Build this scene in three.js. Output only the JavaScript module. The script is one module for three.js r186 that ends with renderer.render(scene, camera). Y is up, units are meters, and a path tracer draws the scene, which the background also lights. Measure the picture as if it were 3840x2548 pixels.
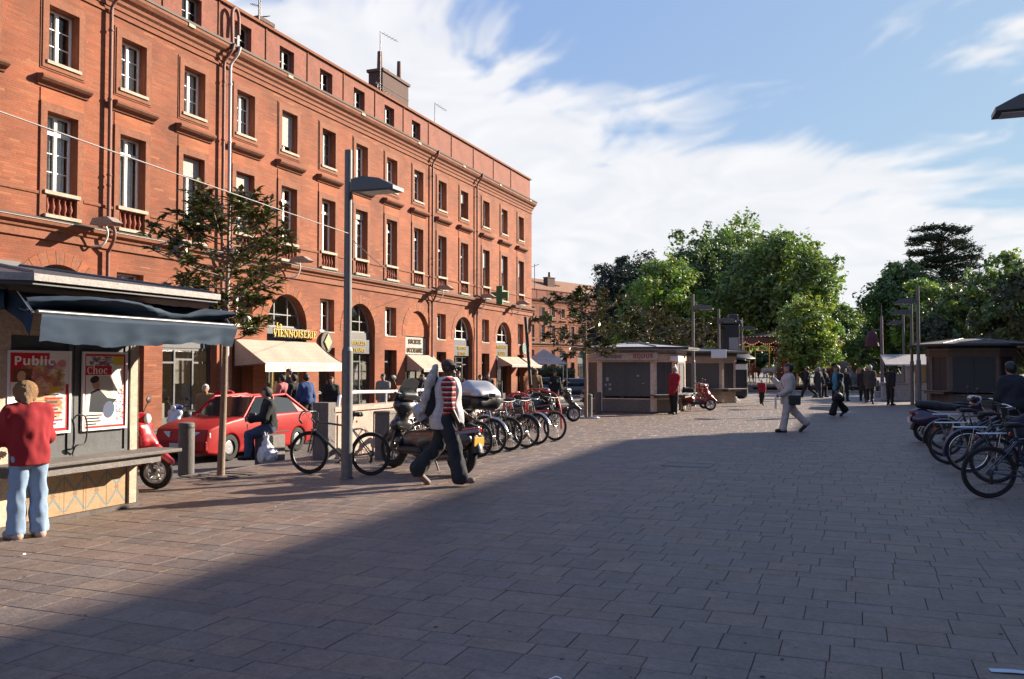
import * as THREE from 'three';
import { mergeGeometries, toCreasedNormals } from 'three/addons/utils/BufferGeometryUtils.js';
import { RoundedBoxGeometry } from 'three/addons/geometries/RoundedBoxGeometry.js';
import { TextGeometry } from 'three/addons/geometries/TextGeometry.js';
import { FontLoader } from 'three/addons/loaders/FontLoader.js';
import { createNoise2D, createNoise3D } from 'simplex-noise';

// ---------------------------------------------------------------- camera, sky, sun, exposure
// The world's -z runs along the long brick facade; the camera looks 21 degrees to the side of that.
const FPX = 3300, EYE = 1.7, YAW = 21.2 * Math.PI / 180, PITCH = Math.atan(104 / FPX);
const scene = new THREE.Scene();
const camera = new THREE.PerspectiveCamera(2 * Math.atan(1274 / FPX) * 180 / Math.PI, 3840 / 2548, 0.1, 1500);
camera.rotation.order = 'YXZ';
camera.position.set(0, EYE, 0);
camera.rotation.set(PITCH, YAW, 0);
const renderer = new THREE.WebGLRenderer({ antialias: true });
renderer.toneMapping = THREE.LinearToneMapping;
const EXPO = 3.1;
renderer.toneMappingExposure = EXPO;
renderer.shadowMap.enabled = true;

const SUN_EL = 22.5 * Math.PI / 180;
const SUN = new THREE.Vector3(0.627 * Math.cos(SUN_EL), Math.sin(SUN_EL), -0.779 * Math.cos(SUN_EL)).normalize();
const sun = new THREE.DirectionalLight(new THREE.Color().setRGB(1, 0.87, 0.70), 5);
sun.position.copy(SUN).multiplyScalar(90).add(new THREE.Vector3(-5, 0, -35));
sun.target.position.set(-5, 0, -35);
sun.castShadow = true; sun.shadow.radius = 1.2; sun.shadow.mapSize.set(4096, 4096);
Object.assign(sun.shadow.camera, { left: -80, right: 80, top: 60, bottom: -60, near: 1, far: 260 });
scene.add(sun, sun.target);

let seedState = 1;
const reseed = (s) => { seedState = (s * 2654435761) >>> 0 || 1; };
const rnd = () => { seedState = (seedState + 0x6d2b79f5) | 0; let t = Math.imul(seedState ^ (seedState >>> 15), 1 | seedState); t = (t + Math.imul(t ^ (t >>> 7), 61 | t)) ^ t; return ((t ^ (t >>> 14)) >>> 0) / 4294967296; };
const rr = (a, b) => a + (b - a) * rnd();
const pick = (a) => a[Math.floor(rnd() * a.length)];
reseed(11); const n2 = createNoise2D(rnd), n3 = createNoise3D(rnd);
const fbm2 = (x, y, o) => { let s = 0, a = 0.5, t = 0; for (let i = 0; i < o; i++) { s += a * n2(x, y); t += a; a *= 0.5; x = x * 2.03 + 7.1; y = y * 2.03 - 3.7; } return s / t; };
const sstep = (a, b, x) => { const t = Math.min(1, Math.max(0, (x - a) / (b - a))); return t * t * (3 - 2 * t); };
const lerp = (a, b, t) => a + (b - a) * t;

{ // air and clouds
  const W = 3072, H = 1536, D = new Float32Array(W * H * 4), deg = 180 / Math.PI, K = 0.93 / EXPO;
  const blob = (a, e, ca, ce, sa, se) => Math.exp(-(((a - ca) / sa) ** 2) - (((e - ce) / se) ** 2));
  for (let r = 0; r < H; r++) {
    const up = ((r + 0.5) / H - 0.5) * Math.PI, y = Math.sin(up), ch = Math.cos(up), e = up * deg;
    for (let c = 0; c < W; c++) {
      const az = ((c + 0.5) / W - 0.5) * 2 * Math.PI, x = Math.cos(az) * ch, z = Math.sin(az) * ch, o = (r * W + c) * 4;
      let R, G, B;
      const yy = Math.max(y, 0);
      // clear air: deep blue overhead, paler and a little cyan towards the horizon and the sun
      const s = Math.max(0, x * SUN.x + y * SUN.y + z * SUN.z), h = Math.pow(1 - yy, 3.2), g = 0.8 * s * s * s;
      R = lerp(0.225, 0.55, h) + 0.24 * g; G = lerp(0.37, 0.77, h) + 0.28 * g; B = lerp(0.80, 0.97, h) + 0.06 * g;
      if (e > -2) {
        let a = Math.atan2(x * Math.cos(YAW) - z * Math.sin(YAW), -x * Math.sin(YAW) - z * Math.cos(YAW)) * deg; // degrees to the side of the view
        const q = 1 / (yy + 0.16), px = x * q, pz = z * q, w1 = fbm2(px * 0.9 + 3, pz * 0.9, 3), w2 = fbm2(px * 0.9 - 9, pz * 0.9 + 5, 3);
        const ca = x * 0.8 + z * 0.6, cb = -x * 0.6 + z * 0.8;
        const n = fbm2((ca * q) * 1.1 + w1 * 0.5, (cb * q) * 2.6 + w2 * 0.5, 6), m = fbm2(px * 3.1 + w2, pz * 3.1 + w1, 4), fine = fbm2(ca * q * 5 + w1 * 2, cb * q * 15 + w2 * 2, 4);
        let cov = 0.22 - 0.34 * sstep(22, 50, e) + 0.5 * (1 - sstep(4, 13, e)) + 0.62 * blob(a, e, -3, 13, 12, 7.5) + 0.35 * blob(a, e, -14, 20, 9, 6) + 0.55 * blob(a, e, 12, 8.5, 17, 5.4) + 0.3 * blob(a, e, 15, 12, 7, 2)
          + 0.34 * blob(a, e, 29, 17.3, 5, 1.9) - 0.62 * blob(a, e, 14, 21.5, 12, 5) - 0.5 * blob(a, e, 24, 15.2, 7, 2.5) - 0.35 * blob(a, e, 31, 11, 6, 2.2);
        const d = cov + n * 0.58 + fine * 0.11, al = sstep(0.1, 0.62, d) * (0.93 + 0.07 * m);
        const L = 1.02 + 0.06 * m;
        const wr = L * 0.985, wg = L * 0.99, wb = L * 1.02;
        R = lerp(R, wr, al); G = lerp(G, wg, al); B = lerp(B, wb, al);
      }
      if (e < 0) { const t = sstep(0, -12, e); R = lerp(R, 0.22, t); G = lerp(G, 0.21, t); B = lerp(B, 0.21, t); }
      D[o] = R * K; D[o + 1] = G * K; D[o + 2] = B * K; D[o + 3] = 1;
    }
  }
  const t = new THREE.DataTexture(D, W, H, THREE.RGBAFormat, THREE.FloatType);
  t.mapping = THREE.EquirectangularReflectionMapping; t.magFilter = THREE.LinearFilter; t.needsUpdate = true;
  scene.background = t; scene.environment = t;
}

// ---------------------------------------------------------------- helpers
const V = (x, y, z) => new THREE.Vector3(x, y, z);
const taken = {};
const numbered = (n) => { const k = taken[n] = (taken[n] ?? -1) + 1; return k ? n + '_' + String(k).padStart(3, '0') : n; };
function tag(o, label, category, group) { o.userData.label = label; if (category) o.userData.category = category; if (group) o.userData.group = group; return o; }
function T(name, label, category, x = 0, y = 0, z = 0, ry = 0, group) {
  const o = new THREE.Group(); o.name = numbered(name); scene.add(o); o.position.set(x, y, z); o.rotation.y = ry; return tag(o, label, category, group);
}
function P(parent, name, geo, mat) { const m = new THREE.Mesh(geo, mat); m.name = parent === scene ? numbered(name) : name; parent.add(m); return m; }
function structure(name, geo, mat) { const m = P(scene, name, geo, mat); m.userData.kind = 'structure'; return m; }
const clean = (g) => { const h = g.index ? g.toNonIndexed() : g.clone(); for (const k of Object.keys(h.attributes)) if (!['position', 'normal', 'uv', 'color'].includes(k)) h.deleteAttribute(k); h.morphAttributes = {}; return h; };
const M = (...gs) => { gs = gs.flat(Infinity).filter(Boolean); return gs.length === 1 ? gs[0] : mergeGeometries(gs.map(clean)); };
function box(w, h, d, x = 0, y = 0, z = 0) { // uv in metres
  const g = new THREE.BoxGeometry(w, h, d), u = g.attributes.uv, p = g.attributes.position, n = g.attributes.normal;
  for (let i = 0; i < u.count; i++) { const ax = Math.abs(n.getX(i)), ay = Math.abs(n.getY(i)); if (ax > 0.5) u.setXY(i, p.getZ(i) + z, p.getY(i) + y); else if (ay > 0.5) u.setXY(i, p.getX(i) + x, p.getZ(i) + z); else u.setXY(i, p.getX(i) + x, p.getY(i) + y); }
  return g.translate(x, y, z);
}
const bx = (x0, x1, y0, y1, z0, z1) => box(x1 - x0, y1 - y0, z1 - z0, (x0 + x1) / 2, (y0 + y1) / 2, (z0 + z1) / 2);
const rbox = (w, h, d, r, x = 0, y = 0, z = 0, s = 2) => new RoundedBoxGeometry(w, h, d, s, r).translate(x, y, z);
const cyl = (r0, r1, h, x = 0, y = 0, z = 0, n = 16) => new THREE.CylinderGeometry(r1, r0, h, n).translate(x, y + h / 2, z);
function bar(a, b, r0, r1 = r0, n = 8) { // tapered round bar from a to b
  const A = V(...a), B = V(...b), d = B.clone().sub(A), g = new THREE.CylinderGeometry(r1, r0, d.length(), n);
  g.applyQuaternion(new THREE.Quaternion().setFromUnitVectors(V(0, 1, 0), d.clone().normalize()));
  const m = A.add(B).multiplyScalar(0.5); return g.translate(m.x, m.y, m.z);
}
const tube = (pts, r, seg = 24, n = 7, closed = false) => new THREE.TubeGeometry(new THREE.CatmullRomCurve3(pts.map((p) => V(...p)), closed), seg, r, n, closed);
function shape(pts, holes = []) { const s = new THREE.Shape(pts.map((p) => new THREE.Vector2(p[0], p[1]))); for (const h of holes) s.holes.push(h instanceof THREE.Path ? h : new THREE.Path(h.map((p) => new THREE.Vector2(p[0], p[1])))); return s; }
const ext = (s, d, bevel = 0, seg = 8, bseg = 1) => new THREE.ExtrudeGeometry(s, { depth: d, bevelEnabled: bevel > 0, bevelSize: bevel, bevelThickness: bevel, bevelSegments: bseg, curveSegments: seg });
// profile (z out, y up) swept along x from u0 to u1
const sweep = (prof, u0, u1) => ext(shape(prof), u1 - u0).rotateY(-Math.PI / 2).translate(u1, 0, 0);
const lathe = (pts, n = 16) => new THREE.LatheGeometry(pts.map((p) => new THREE.Vector2(p[0], p[1])), n);
const quad = (a, b, c, d) => { const g = new THREE.BufferGeometry(); g.setAttribute('position', new THREE.Float32BufferAttribute([...a, ...b, ...c, ...a, ...c, ...d], 3)); g.setAttribute('uv', new THREE.Float32BufferAttribute([0, 0, 1, 0, 1, 1, 0, 0, 1, 1, 0, 1], 2)); g.computeVertexNormals(); return g; };
function uvScale(g, s) { const u = g.attributes.uv; for (let i = 0; i < u.count; i++) u.setXY(i, u.getX(i) * s, u.getY(i) * s); return g; }
function torus(R, r, n = 40, m = 8) { return new THREE.TorusGeometry(R, r, m, n); }

// ---- smooth solids from joints and radii (tapered capsules joined with a smooth minimum, meshed on a grid)
const cap = (a, b, ra, rb = ra) => ({ a, b, ra, rb });
const ell = (c, r) => ({ c, r });
function fieldOf(prims, k) {
  return (x, y, z) => {
    let d = 1e9;
    for (const p of prims) {
      let e;
      if (p.c) { const X = (x - p.c[0]) / p.r[0], Y = (y - p.c[1]) / p.r[1], Z = (z - p.c[2]) / p.r[2], l = Math.sqrt(X * X + Y * Y + Z * Z), m = Math.sqrt((X / p.r[0]) ** 2 + (Y / p.r[1]) ** 2 + (Z / p.r[2]) ** 2); e = m > 1e-6 ? l * (l - 1) / m : -Math.min(...p.r); } else {
        const bx = p.b[0] - p.a[0], by = p.b[1] - p.a[1], bz = p.b[2] - p.a[2], px = x - p.a[0], py = y - p.a[1], pz = z - p.a[2], t = Math.min(1, Math.max(0, (px * bx + py * by + pz * bz) / (bx * bx + by * by + bz * bz + 1e-9)));
        const fx = px - bx * t, fy = py - by * t, fz = pz - bz * t, sx = p.sx ?? 1; e = Math.sqrt(fx * fx + fy * fy + fz * fz) - (p.ra + (p.rb - p.ra) * t);
      }
      if (d > 1e8) d = e; else { const h = Math.max(k - Math.abs(d - e), 0) / k; d = Math.min(d, e) - h * h * k * 0.25; }
    }
    return d;
  };
}
function solid(prims, { k = 0.03, cell = 0.02, cut, noise = 0, nf = 9, color } = {}) {
  const lo = [1e9, 1e9, 1e9], hi = [-1e9, -1e9, -1e9];
  for (const p of prims) for (let i = 0; i < 3; i++) {
    const a = p.c ? p.c[i] - p.r[i] : Math.min(p.a[i] - p.ra, p.b[i] - p.rb), b = p.c ? p.c[i] + p.r[i] : Math.max(p.a[i] + p.ra, p.b[i] + p.rb);
    lo[i] = Math.min(lo[i], a); hi[i] = Math.max(hi[i], b);
  }
  const pad = cell * 2 + k * 0.3 + noise, N = [0, 1, 2].map((i) => Math.ceil((hi[i] - lo[i] + 2 * pad) / cell) + 1), o = lo.map((v) => v - pad), f0 = fieldOf(prims, k);
  const f = (x, y, z) => { let d = f0(x, y, z); if (noise && d < 0.1) d += noise * (n3(x * nf, y * nf * 0.6, z * nf) - 0.85); if (cut) d = Math.max(d, cut(x, y, z)); return d; };
  const [nx, ny, nz] = N, F = new Float32Array(nx * ny * nz);
  for (let kz = 0, i = 0; kz < nz; kz++) for (let j = 0; j < ny; j++) for (let ii = 0; ii < nx; ii++, i++) F[i] = f(o[0] + ii * cell, o[1] + j * cell, o[2] + kz * cell);
  const id = new Int32Array(F.length).fill(-1), pos = [], idx = [], col = [];
  const S = [1, nx, nx * ny];
  for (let kz = 0; kz < nz - 1; kz++) for (let j = 0; j < ny - 1; j++) for (let i = 0; i < nx - 1; i++) {
    const b = i + j * nx + kz * nx * ny; let m = 0;
    for (let c = 0; c < 8; c++) if (F[b + (c & 1) + ((c >> 1) & 1) * S[1] + (c >> 2) * S[2]] < 0) m |= 1 << c;
    if (m === 0 || m === 255) continue;
    let x = 0, y = 0, z = 0, n = 0;
    for (let c = 0; c < 8; c++) for (let ax = 0; ax < 3; ax++) {
      if (c & (1 << ax)) continue;
      const d = c | (1 << ax); if (((m >> c) & 1) === ((m >> d) & 1)) continue;
      const fa = F[b + (c & 1) + ((c >> 1) & 1) * S[1] + (c >> 2) * S[2]], fb = F[b + (d & 1) + ((d >> 1) & 1) * S[1] + (d >> 2) * S[2]], t = fa / (fa - fb);
      x += (c & 1) + (ax === 0 ? t : 0); y += ((c >> 1) & 1) + (ax === 1 ? t : 0); z += (c >> 2) + (ax === 2 ? t : 0); n++;
    }
    id[b] = pos.length / 3; pos.push(o[0] + (i + x / n) * cell, o[1] + (j + y / n) * cell, o[2] + (kz + z / n) * cell);
  }
  for (let kz = 1; kz < nz - 1; kz++) for (let j = 1; j < ny - 1; j++) for (let i = 1; i < nx - 1; i++) {
    const b = i + j * nx + kz * nx * ny, s = F[b] < 0;
    for (let ax = 0; ax < 3; ax++) {
      if (s === (F[b + S[ax]] < 0)) continue;
      const u = S[(ax + 1) % 3], v = S[(ax + 2) % 3], q = [id[b - u - v], id[b - v], id[b], id[b - u]];
      if (q.includes(-1)) continue;
      if (s) idx.push(q[0], q[1], q[2], q[0], q[2], q[3]); else idx.push(q[0], q[2], q[1], q[0], q[3], q[2]);
    }
  }
  const g = new THREE.BufferGeometry();
  g.setAttribute('position', new THREE.Float32BufferAttribute(pos, 3)); g.setIndex(idx); g.computeVertexNormals();
  const uv = new Float32Array(pos.length / 3 * 2); for (let i = 0; i < uv.length / 2; i++) { uv[i * 2] = pos[i * 3] + pos[i * 3 + 2]; uv[i * 2 + 1] = pos[i * 3 + 1]; }
  g.setAttribute('uv', new THREE.BufferAttribute(uv, 2));
  if (color) { for (let i = 0; i < pos.length; i += 3) col.push(...color(pos[i], pos[i + 1], pos[i + 2])); g.setAttribute('color', new THREE.Float32BufferAttribute(col, 3)); }
  return g;
}

// ---------------------------------------------------------------- textures and materials
function lattice(n) { const a = new Float32Array(n * n); for (let i = 0; i < a.length; i++) a[i] = rnd(); return a; }
function periodic(n) { const a = lattice(n); return (u, v) => { const x = u * n, y = v * n, ix = Math.floor(x), iy = Math.floor(y), fx = x - ix, fy = y - iy, sx = fx * fx * (3 - 2 * fx), sy = fy * fy * (3 - 2 * fy), m = (i, j) => a[((j % n) + n) % n * n + ((i % n) + n) % n]; return lerp(lerp(m(ix, iy), m(ix + 1, iy), sx), lerp(m(ix, iy + 1), m(ix + 1, iy + 1), sx), sy); }; }
function dataTex(W, H, fn, srgb = true) {
  const d = new Uint8Array(W * H * 4);
  for (let j = 0; j < H; j++) for (let i = 0; i < W; i++) { const c = fn((i + 0.5) / W, (j + 0.5) / H, i, j), o = (j * W + i) * 4; d[o] = Math.max(0, Math.min(255, c[0] * 255)); d[o + 1] = Math.max(0, Math.min(255, c[1] * 255)); d[o + 2] = Math.max(0, Math.min(255, c[2] * 255)); d[o + 3] = 255; }
  const t = new THREE.DataTexture(d, W, H); t.wrapS = t.wrapT = THREE.RepeatWrapping; t.magFilter = THREE.LinearFilter; if (srgb) t.colorSpace = THREE.SRGBColorSpace; t.needsUpdate = true; return t;
}
function rep(t, s, s2 = s) { const c = t.clone(); c.repeat.set(s, s2); c.needsUpdate = true; return c; }
function canvasTex(W, H, draw) { const c = document.createElement('canvas'); c.width = W; c.height = H; draw(c.getContext('2d'), W, H); const t = new THREE.CanvasTexture(c); t.colorSpace = THREE.SRGBColorSpace; t.magFilter = THREE.LinearFilter; return t; }
reseed(5);
const pA = periodic(8), pB = periodic(23), pC = periodic(61), pD = periodic(170);
const grain = dataTex(512, 512, (u, v) => { const a = 0.88 + 0.09 * (pA(u, v) - 0.5) + 0.09 * (pB(u, v) - 0.5) + 0.10 * (pC(u, v) - 0.5) + 0.17 * (pD(u, v) - 0.5); return [a, a, a]; });
const grainLin = dataTex(512, 512, (u, v) => { const a = 0.5 + 0.3 * (pB(u, v) - 0.5) + 0.3 * (pC(u, v) - 0.5) + 0.4 * (pD(u, v) - 0.5); return [a, a, a]; }, false);
const weave = dataTex(256, 256, (u, v) => { const a = 0.93 + 0.05 * Math.sin(u * 6.2832 * 64) * Math.sin(v * 6.2832 * 64) + 0.05 * (pB(u, v) - 0.5) + 0.05 * (pD(u, v) - 0.5); return [a, a, a]; });
const C = (r, g, b) => new THREE.Color().setRGB(r, g, b);
const mat = (r, g, b, rough = 0.8, metal = 0, o = {}) => new THREE.MeshStandardMaterial({ color: C(r, g, b), roughness: rough, metalness: metal, ...o });
const rough = (r, g, b, ro = 0.9, s = 1, bump = 0.004) => mat(r, g, b, ro, 0, { map: rep(grain, s), bumpMap: rep(grainLin, s), bumpScale: bump });
// flat bricks of the region: long, thin, laid with pale joints; 6.4 m square of wall
const BR = 6.4, COURSES = 100;
function brickTones(seed, pale) {
  reseed(seed);
  const tone = []; for (let j = 0; j < COURSES; j++) { tone.push([]); for (let i = 0; i < 17; i++) tone[j].push([rr(-1, 1), rnd() < pale ? 1 : 0, rr(-1, 1)]); }
  const A = periodic(5), B = periodic(14), Dd = periodic(300);
  return (u, v) => {
    const y = v * COURSES, j = Math.floor(y), fy = y - j, off = (j % 2) * 0.5 + ((j * 7) % 5) * 0.06, x = u * 16 + off, i = ((Math.floor(x) % 16) + 16) % 16, fx = x - Math.floor(x), t = tone[j][i];
    const joint = (fy < 0.17 ? 1 - fy / 0.17 * 0.4 : 0) || (fx < 0.03 ? 0.8 : 0), patch = A(u, v) - 0.5, p2 = B(u, v) - 0.5, gr = Dd(u, v) - 0.5;
    return { joint, t, patch, p2, gr, pale: t[1] * (A(u + 0.37, v + 0.2) > 0.62 ? 1 : 0.12) };
  };
}
const bt = brickTones(21, 0.05);
const brickMap = dataTex(2048, 2048, (u, v) => {
  const b = bt(u, v); let k = 1 + 0.06 * b.t[0] + 0.22 * b.patch + 0.15 * b.p2 + 0.10 * b.gr, r = 0.80 * k, g = 0.52 * k * (1 + 0.05 * b.t[2]), bl = 0.385 * k * (1 + 0.07 * b.t[2]);
  if (b.pale > 0.5) { r = 0.88; g = 0.63; bl = 0.46; }
  if (b.joint) { const m = 0.3 * b.joint; r = lerp(r, 0.60, m); g = lerp(g, 0.40, m); bl = lerp(bl, 0.29, m); }
  return [r, g, bl];
});
const brickBump = dataTex(1024, 1024, (u, v) => { const b = bt(u, v), h = b.joint ? 0.35 : 0.72 + 0.1 * b.t[0] + 0.3 * b.gr; return [h, h, h]; }, false);
const BRICK = mat(0.345, 0.278, 0.248, 0.92, 0, { map: rep(brickMap, 1 / BR), bumpMap: rep(brickBump, 1 / BR), bumpScale: 0.007 });
const BRICK2 = mat(0.41, 0.335, 0.28, 0.92, 0, { map: rep(brickMap, 1 / BR), bumpMap: rep(brickBump, 1 / BR), bumpScale: 0.005 });
const TRIM = rough(0.25, 0.086, 0.041, 0.88, 0.5), HOOD = rough(0.22, 0.08, 0.04, 0.9, 0.8), RENDERED = rough(0.25, 0.083, 0.053, 0.9, 0.35), STONE = rough(0.46, 0.38, 0.29, 0.8, 1), BALUSTER = rough(0.30, 0.085, 0.05, 0.85, 2);
const ZINC = mat(0.13, 0.115, 0.105, 0.5, 0.4), PIPE = rough(0.20, 0.075, 0.05, 0.6, 2), FRAME_W = mat(0.66, 0.65, 0.62, 0.5), FRAME_G = mat(0.20, 0.19, 0.19, 0.55), DARKROOM = rough(0.30, 0.26, 0.22, 0.95, 1), CURTAIN = rough(0.62, 0.60, 0.56, 0.95, 3);
const GLASS = new THREE.MeshPhysicalMaterial({ color: C(0.82, 0.86, 0.88), roughness: 0.02, metalness: 0, transmission: 1, thickness: 0, ior: 1.52 });
const DARKGLASS = new THREE.MeshPhysicalMaterial({ color: C(0.012, 0.014, 0.016), roughness: 0.04, metalness: 0, ior: 1.55 });
const BLACK = mat(0.012, 0.012, 0.013, 0.55), RUBBER = rough(0.016, 0.016, 0.017, 0.85, 4, 0.001), STEEL = mat(0.55, 0.55, 0.56, 0.28, 1), DARKSTEEL = mat(0.10, 0.10, 0.105, 0.45, 0.7), CHROME = mat(0.75, 0.75, 0.75, 0.12, 1);
const LAMPGREY = rough(0.16, 0.155, 0.155, 0.55, 2, 0.0008), ANTHRACITE = mat(0.035, 0.037, 0.042, 0.5), CREAM = rough(0.52, 0.40, 0.30, 0.7, 1, 0.001), KIOSKGREY = rough(0.075, 0.078, 0.085, 0.5, 1.5, 0.001);
const GOLD = mat(0.62, 0.46, 0.16, 0.32, 0.9), WHITE = mat(0.68, 0.67, 0.65, 0.5), CANVASC = rough(0.44, 0.35, 0.28, 0.95, 3, 0.001);
const font = await new FontLoader().loadAsync('fonts/droid/droid_serif_bold.typeface.json');
const fontSans = await new FontLoader().loadAsync('fonts/droid/droid_sans_bold.typeface.json');
const text = (s, size, depth, f = font) => { const g = new TextGeometry(s, { font: f, size, depth, curveSegments: 4 }); g.computeBoundingBox(); const b = g.boundingBox; return g.translate(-(b.max.x + b.min.x) / 2, -(b.max.y + b.min.y) / 2, 0); };

// ---------------------------------------------------------------- ground, road, paving
const camX = (x, z) => x * Math.cos(YAW) - z * Math.sin(YAW), camD = (x, z) => -x * Math.sin(YAW) - z * Math.cos(YAW); // metres to the side of and along the view
const ROADY = -0.33;
{
  const earth = rough(0.11, 0.10, 0.095, 0.95, 0.25), asphalt = rough(0.13, 0.108, 0.097, 0.9, 0.7, 0.006), bed = rough(0.10, 0.085, 0.075, 0.95, 1);
  structure('ground', new THREE.PlaneGeometry(1600, 1600, 1, 1).rotateX(-Math.PI / 2).translate(0, -0.46, -300), earth);
  structure('road', bx(-17.2, -11.3, -0.7, ROADY, -75, 12), asphalt);
  const kerb = structure('kerb', bx(-17.45, -17.2, -0.7, ROADY + 0.13, -75, 12), rough(0.33, 0.30, 0.27, 0.85, 1)); kerb.position.y = 0.002;
  structure('pavement', bx(-20.02, -17.45, -0.7, ROADY + 0.13, -75, 12), rough(0.20, 0.17, 0.15, 0.9, 0.6));
  // dished strip between the square and the road
  const prof = []; for (let i = 0; i <= 8; i++) { const t = i / 8; prof.push([-9.6 - 1.72 * t, -0.004 - 0.322 * sstep(0, 1, t)]); }
  prof.push([-11.32, -0.8], [-9.6, -0.8]);
  structure('verge_path', ext(shape(prof), 87).translate(0, 0, -75), rough(0.20, 0.165, 0.145, 0.85, 0.5));

  // the square: sawn slabs of porphyry in courses of two widths, laid across the facade's direction
  const pav = new THREE.Group(); pav.name = 'square_paving'; pav.userData.kind = 'structure'; scene.add(pav);
  P(pav, 'bedding', bx(-9.6, 13, -0.8, -0.014, -44, 14), bed);
  reseed(77);
  const list = []; let z = 3.2, row = 0;
  while (z > -44) {
    const w = z < -30 ? 0.44 : (row % 3 === 1 ? rr(0.175, 0.21) : rr(0.30, 0.365)); row++;
    let x = -9.59 - rr(0, 0.3);
    while (x < 13) {
      const l = (w < 0.25 ? rr(0.27, 0.45) : rr(0.25, 0.40)) * (rnd() < 0.14 ? 1.35 : 1), cx = x + l / 2, cz = z - w / 2, D = camD(cx, cz), s = camX(cx, cz);
      if (D > 2.2 && Math.abs(s) < D * 0.66 + 3.4) list.push({ x0: Math.max(x, -9.6), x1: Math.min(x + l, 13), z0: z - w, z1: z, D, s, size: (Math.abs(s) < D * 0.6 && D > 3.9 ? 1 : 0.02) * l * w / (D * D * D) });
      x += l;
    }
    z -= w;
  }
  const J = 0.0021, tones = [[0.165, 0.120, 0.101], [0.157, 0.117, 0.100], [0.172, 0.123, 0.101], [0.148, 0.114, 0.100], [0.184, 0.124, 0.096], [0.142, 0.108, 0.092], [0.167, 0.129, 0.111], [0.188, 0.134, 0.104]];
  const slabMap = rep(grain, 0.45), slabBump = rep(grainLin, 0.45), TM = tones.map((t) => mat(...t, 0.62, 0, { map: slabMap, bumpMap: slabBump, bumpScale: 0.003 }));
  const slab = (s) => { const h = s.h, g = new THREE.BufferGeometry(), c = 0.004, x0 = s.x0 + J, x1 = s.x1 - J, z0 = s.z0 + J, z1 = s.z1 - J, y = h, yb = -0.02, ye = h - 0.003; // chamfered edge, no underside
    const top = [[x0 + c, y, z0 + c], [x0 + c, y, z1 - c], [x1 - c, y, z1 - c], [x1 - c, y, z0 + c]], mid = [[x0, ye, z0], [x0, ye, z1], [x1, ye, z1], [x1, ye, z0]], low = mid.map((p) => [p[0], yb, p[2]]), q = [], f = (a, b, c2, d) => q.push(a, b, c2, a, c2, d);
    f(...top); for (let i = 0; i < 4; i++) { const k = (i + 1) % 4; f(mid[i], mid[k], top[k], top[i]); f(low[i], low[k], mid[k], mid[i]); }
    g.setAttribute('position', new THREE.Float32BufferAttribute(q.flat(), 3)); g.setAttribute('uv', new THREE.Float32BufferAttribute(q.flatMap((p) => [p[0] + s.o, p[2] + p[1] + s.o * 0.7]), 2)); g.computeVertexNormals(); return g; };
  for (const s of list) { s.h = rr(-0.0014, 0.0014); s.o = rr(0, 9); s.k = Math.floor(rnd() * tones.length); if (s.x0 < -5.2 && rnd() < 0.5) s.k = pick([2, 4, 7]); }
  list.sort((a, b) => b.size - a.size);
  for (const s of list.slice(0, 300)) P(pav, 'paving_slab', slab(s), TM[s.k]);
  const rest = [[], [], [], []];
  for (const s of list.slice(300)) { const g = slab(s), n = g.attributes.position.count, t = tones[s.k], c = new Float32Array(n * 3), v = rr(0.93, 1.07); for (let i = 0; i < n; i++) { c[i * 3] = t[0] * v; c[i * 3 + 1] = t[1] * v; c[i * 3 + 2] = t[2] * v; } g.setAttribute('color', new THREE.BufferAttribute(c, 3)); rest[0].push(g); }
  const far = P(pav, 'distant_paving', mergeGeometries(rest[0]), mat(1, 1, 1, 0.62, 0, { vertexColors: true, map: slabMap, bumpMap: slabBump, bumpScale: 0.003 })); far.userData.kind = 'stuff';
  // beyond 44 m the slabs are too small to tell apart: printed on the sheet
  reseed(8);
  const rows = []; for (let j = 0; j < 16; j++) rows.push(Array.from({ length: 18 }, () => rr(0.86, 1.08)));
  const farMap = dataTex(512, 512, (u, v) => { const y = v * 16, j = Math.floor(y) % 16, x = u * 17 + (j % 3) * 0.37, i = Math.floor(x) % 18, jt = (y % 1 < 0.04 || x % 1 < 0.03) ? 0.55 : 1, k = rows[j][i] * jt * 0.47; return [k * 1.0, k * 0.92, k * 0.9]; });
  P(pav, 'far_paving_sheet', bx(-9.6, 13, -0.8, 0, -62, -44), mat(0.9, 0.9, 0.9, 0.65, 0, { map: rep(farMap, 1 / 6.8) }));
  // trodden gum and small dark spots
  reseed(99); const gum = []; for (let i = 0; i < 170; i++) { const D = 4.2 + 22 * Math.pow(rnd(), 1.4), s = rr(-0.6, 0.6) * D, x = s * Math.cos(YAW) - D * Math.sin(YAW), z = -s * Math.sin(YAW) - D * Math.cos(YAW), r = rr(0.006, 0.016); if (x < -9.4 || x > 12.8) continue; const g = new THREE.CircleGeometry(r, 7).rotateX(-Math.PI / 2), p = g.attributes.position; for (let k = 1; k < p.count; k++) { const q = rr(0.7, 1.3); p.setX(k, p.getX(k) * q); p.setZ(k, p.getZ(k) * q); } gum.push(g.translate(x, 0.0032, z)); }
  const gm = P(pav, 'gum_spots', M(gum), rough(0.075, 0.066, 0.062, 0.8, 4)); gm.userData.kind = 'stuff';
  structure('garden_lawn', bx(-26, 16, -0.7, 0.02, -100, -66.5), rough(0.06, 0.10, 0.03, 0.95, 0.6));
  structure('garden_kerb', bx(-9.6, 13, -0.7, 0.14, -62.4, -62), rough(0.30, 0.28, 0.26, 0.85, 1));
  structure('garden_path', bx(-9.6, 13, -0.7, 0.05, -66.5, -62.4), rough(0.25, 0.22, 0.19, 0.9, 0.6));
}

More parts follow.
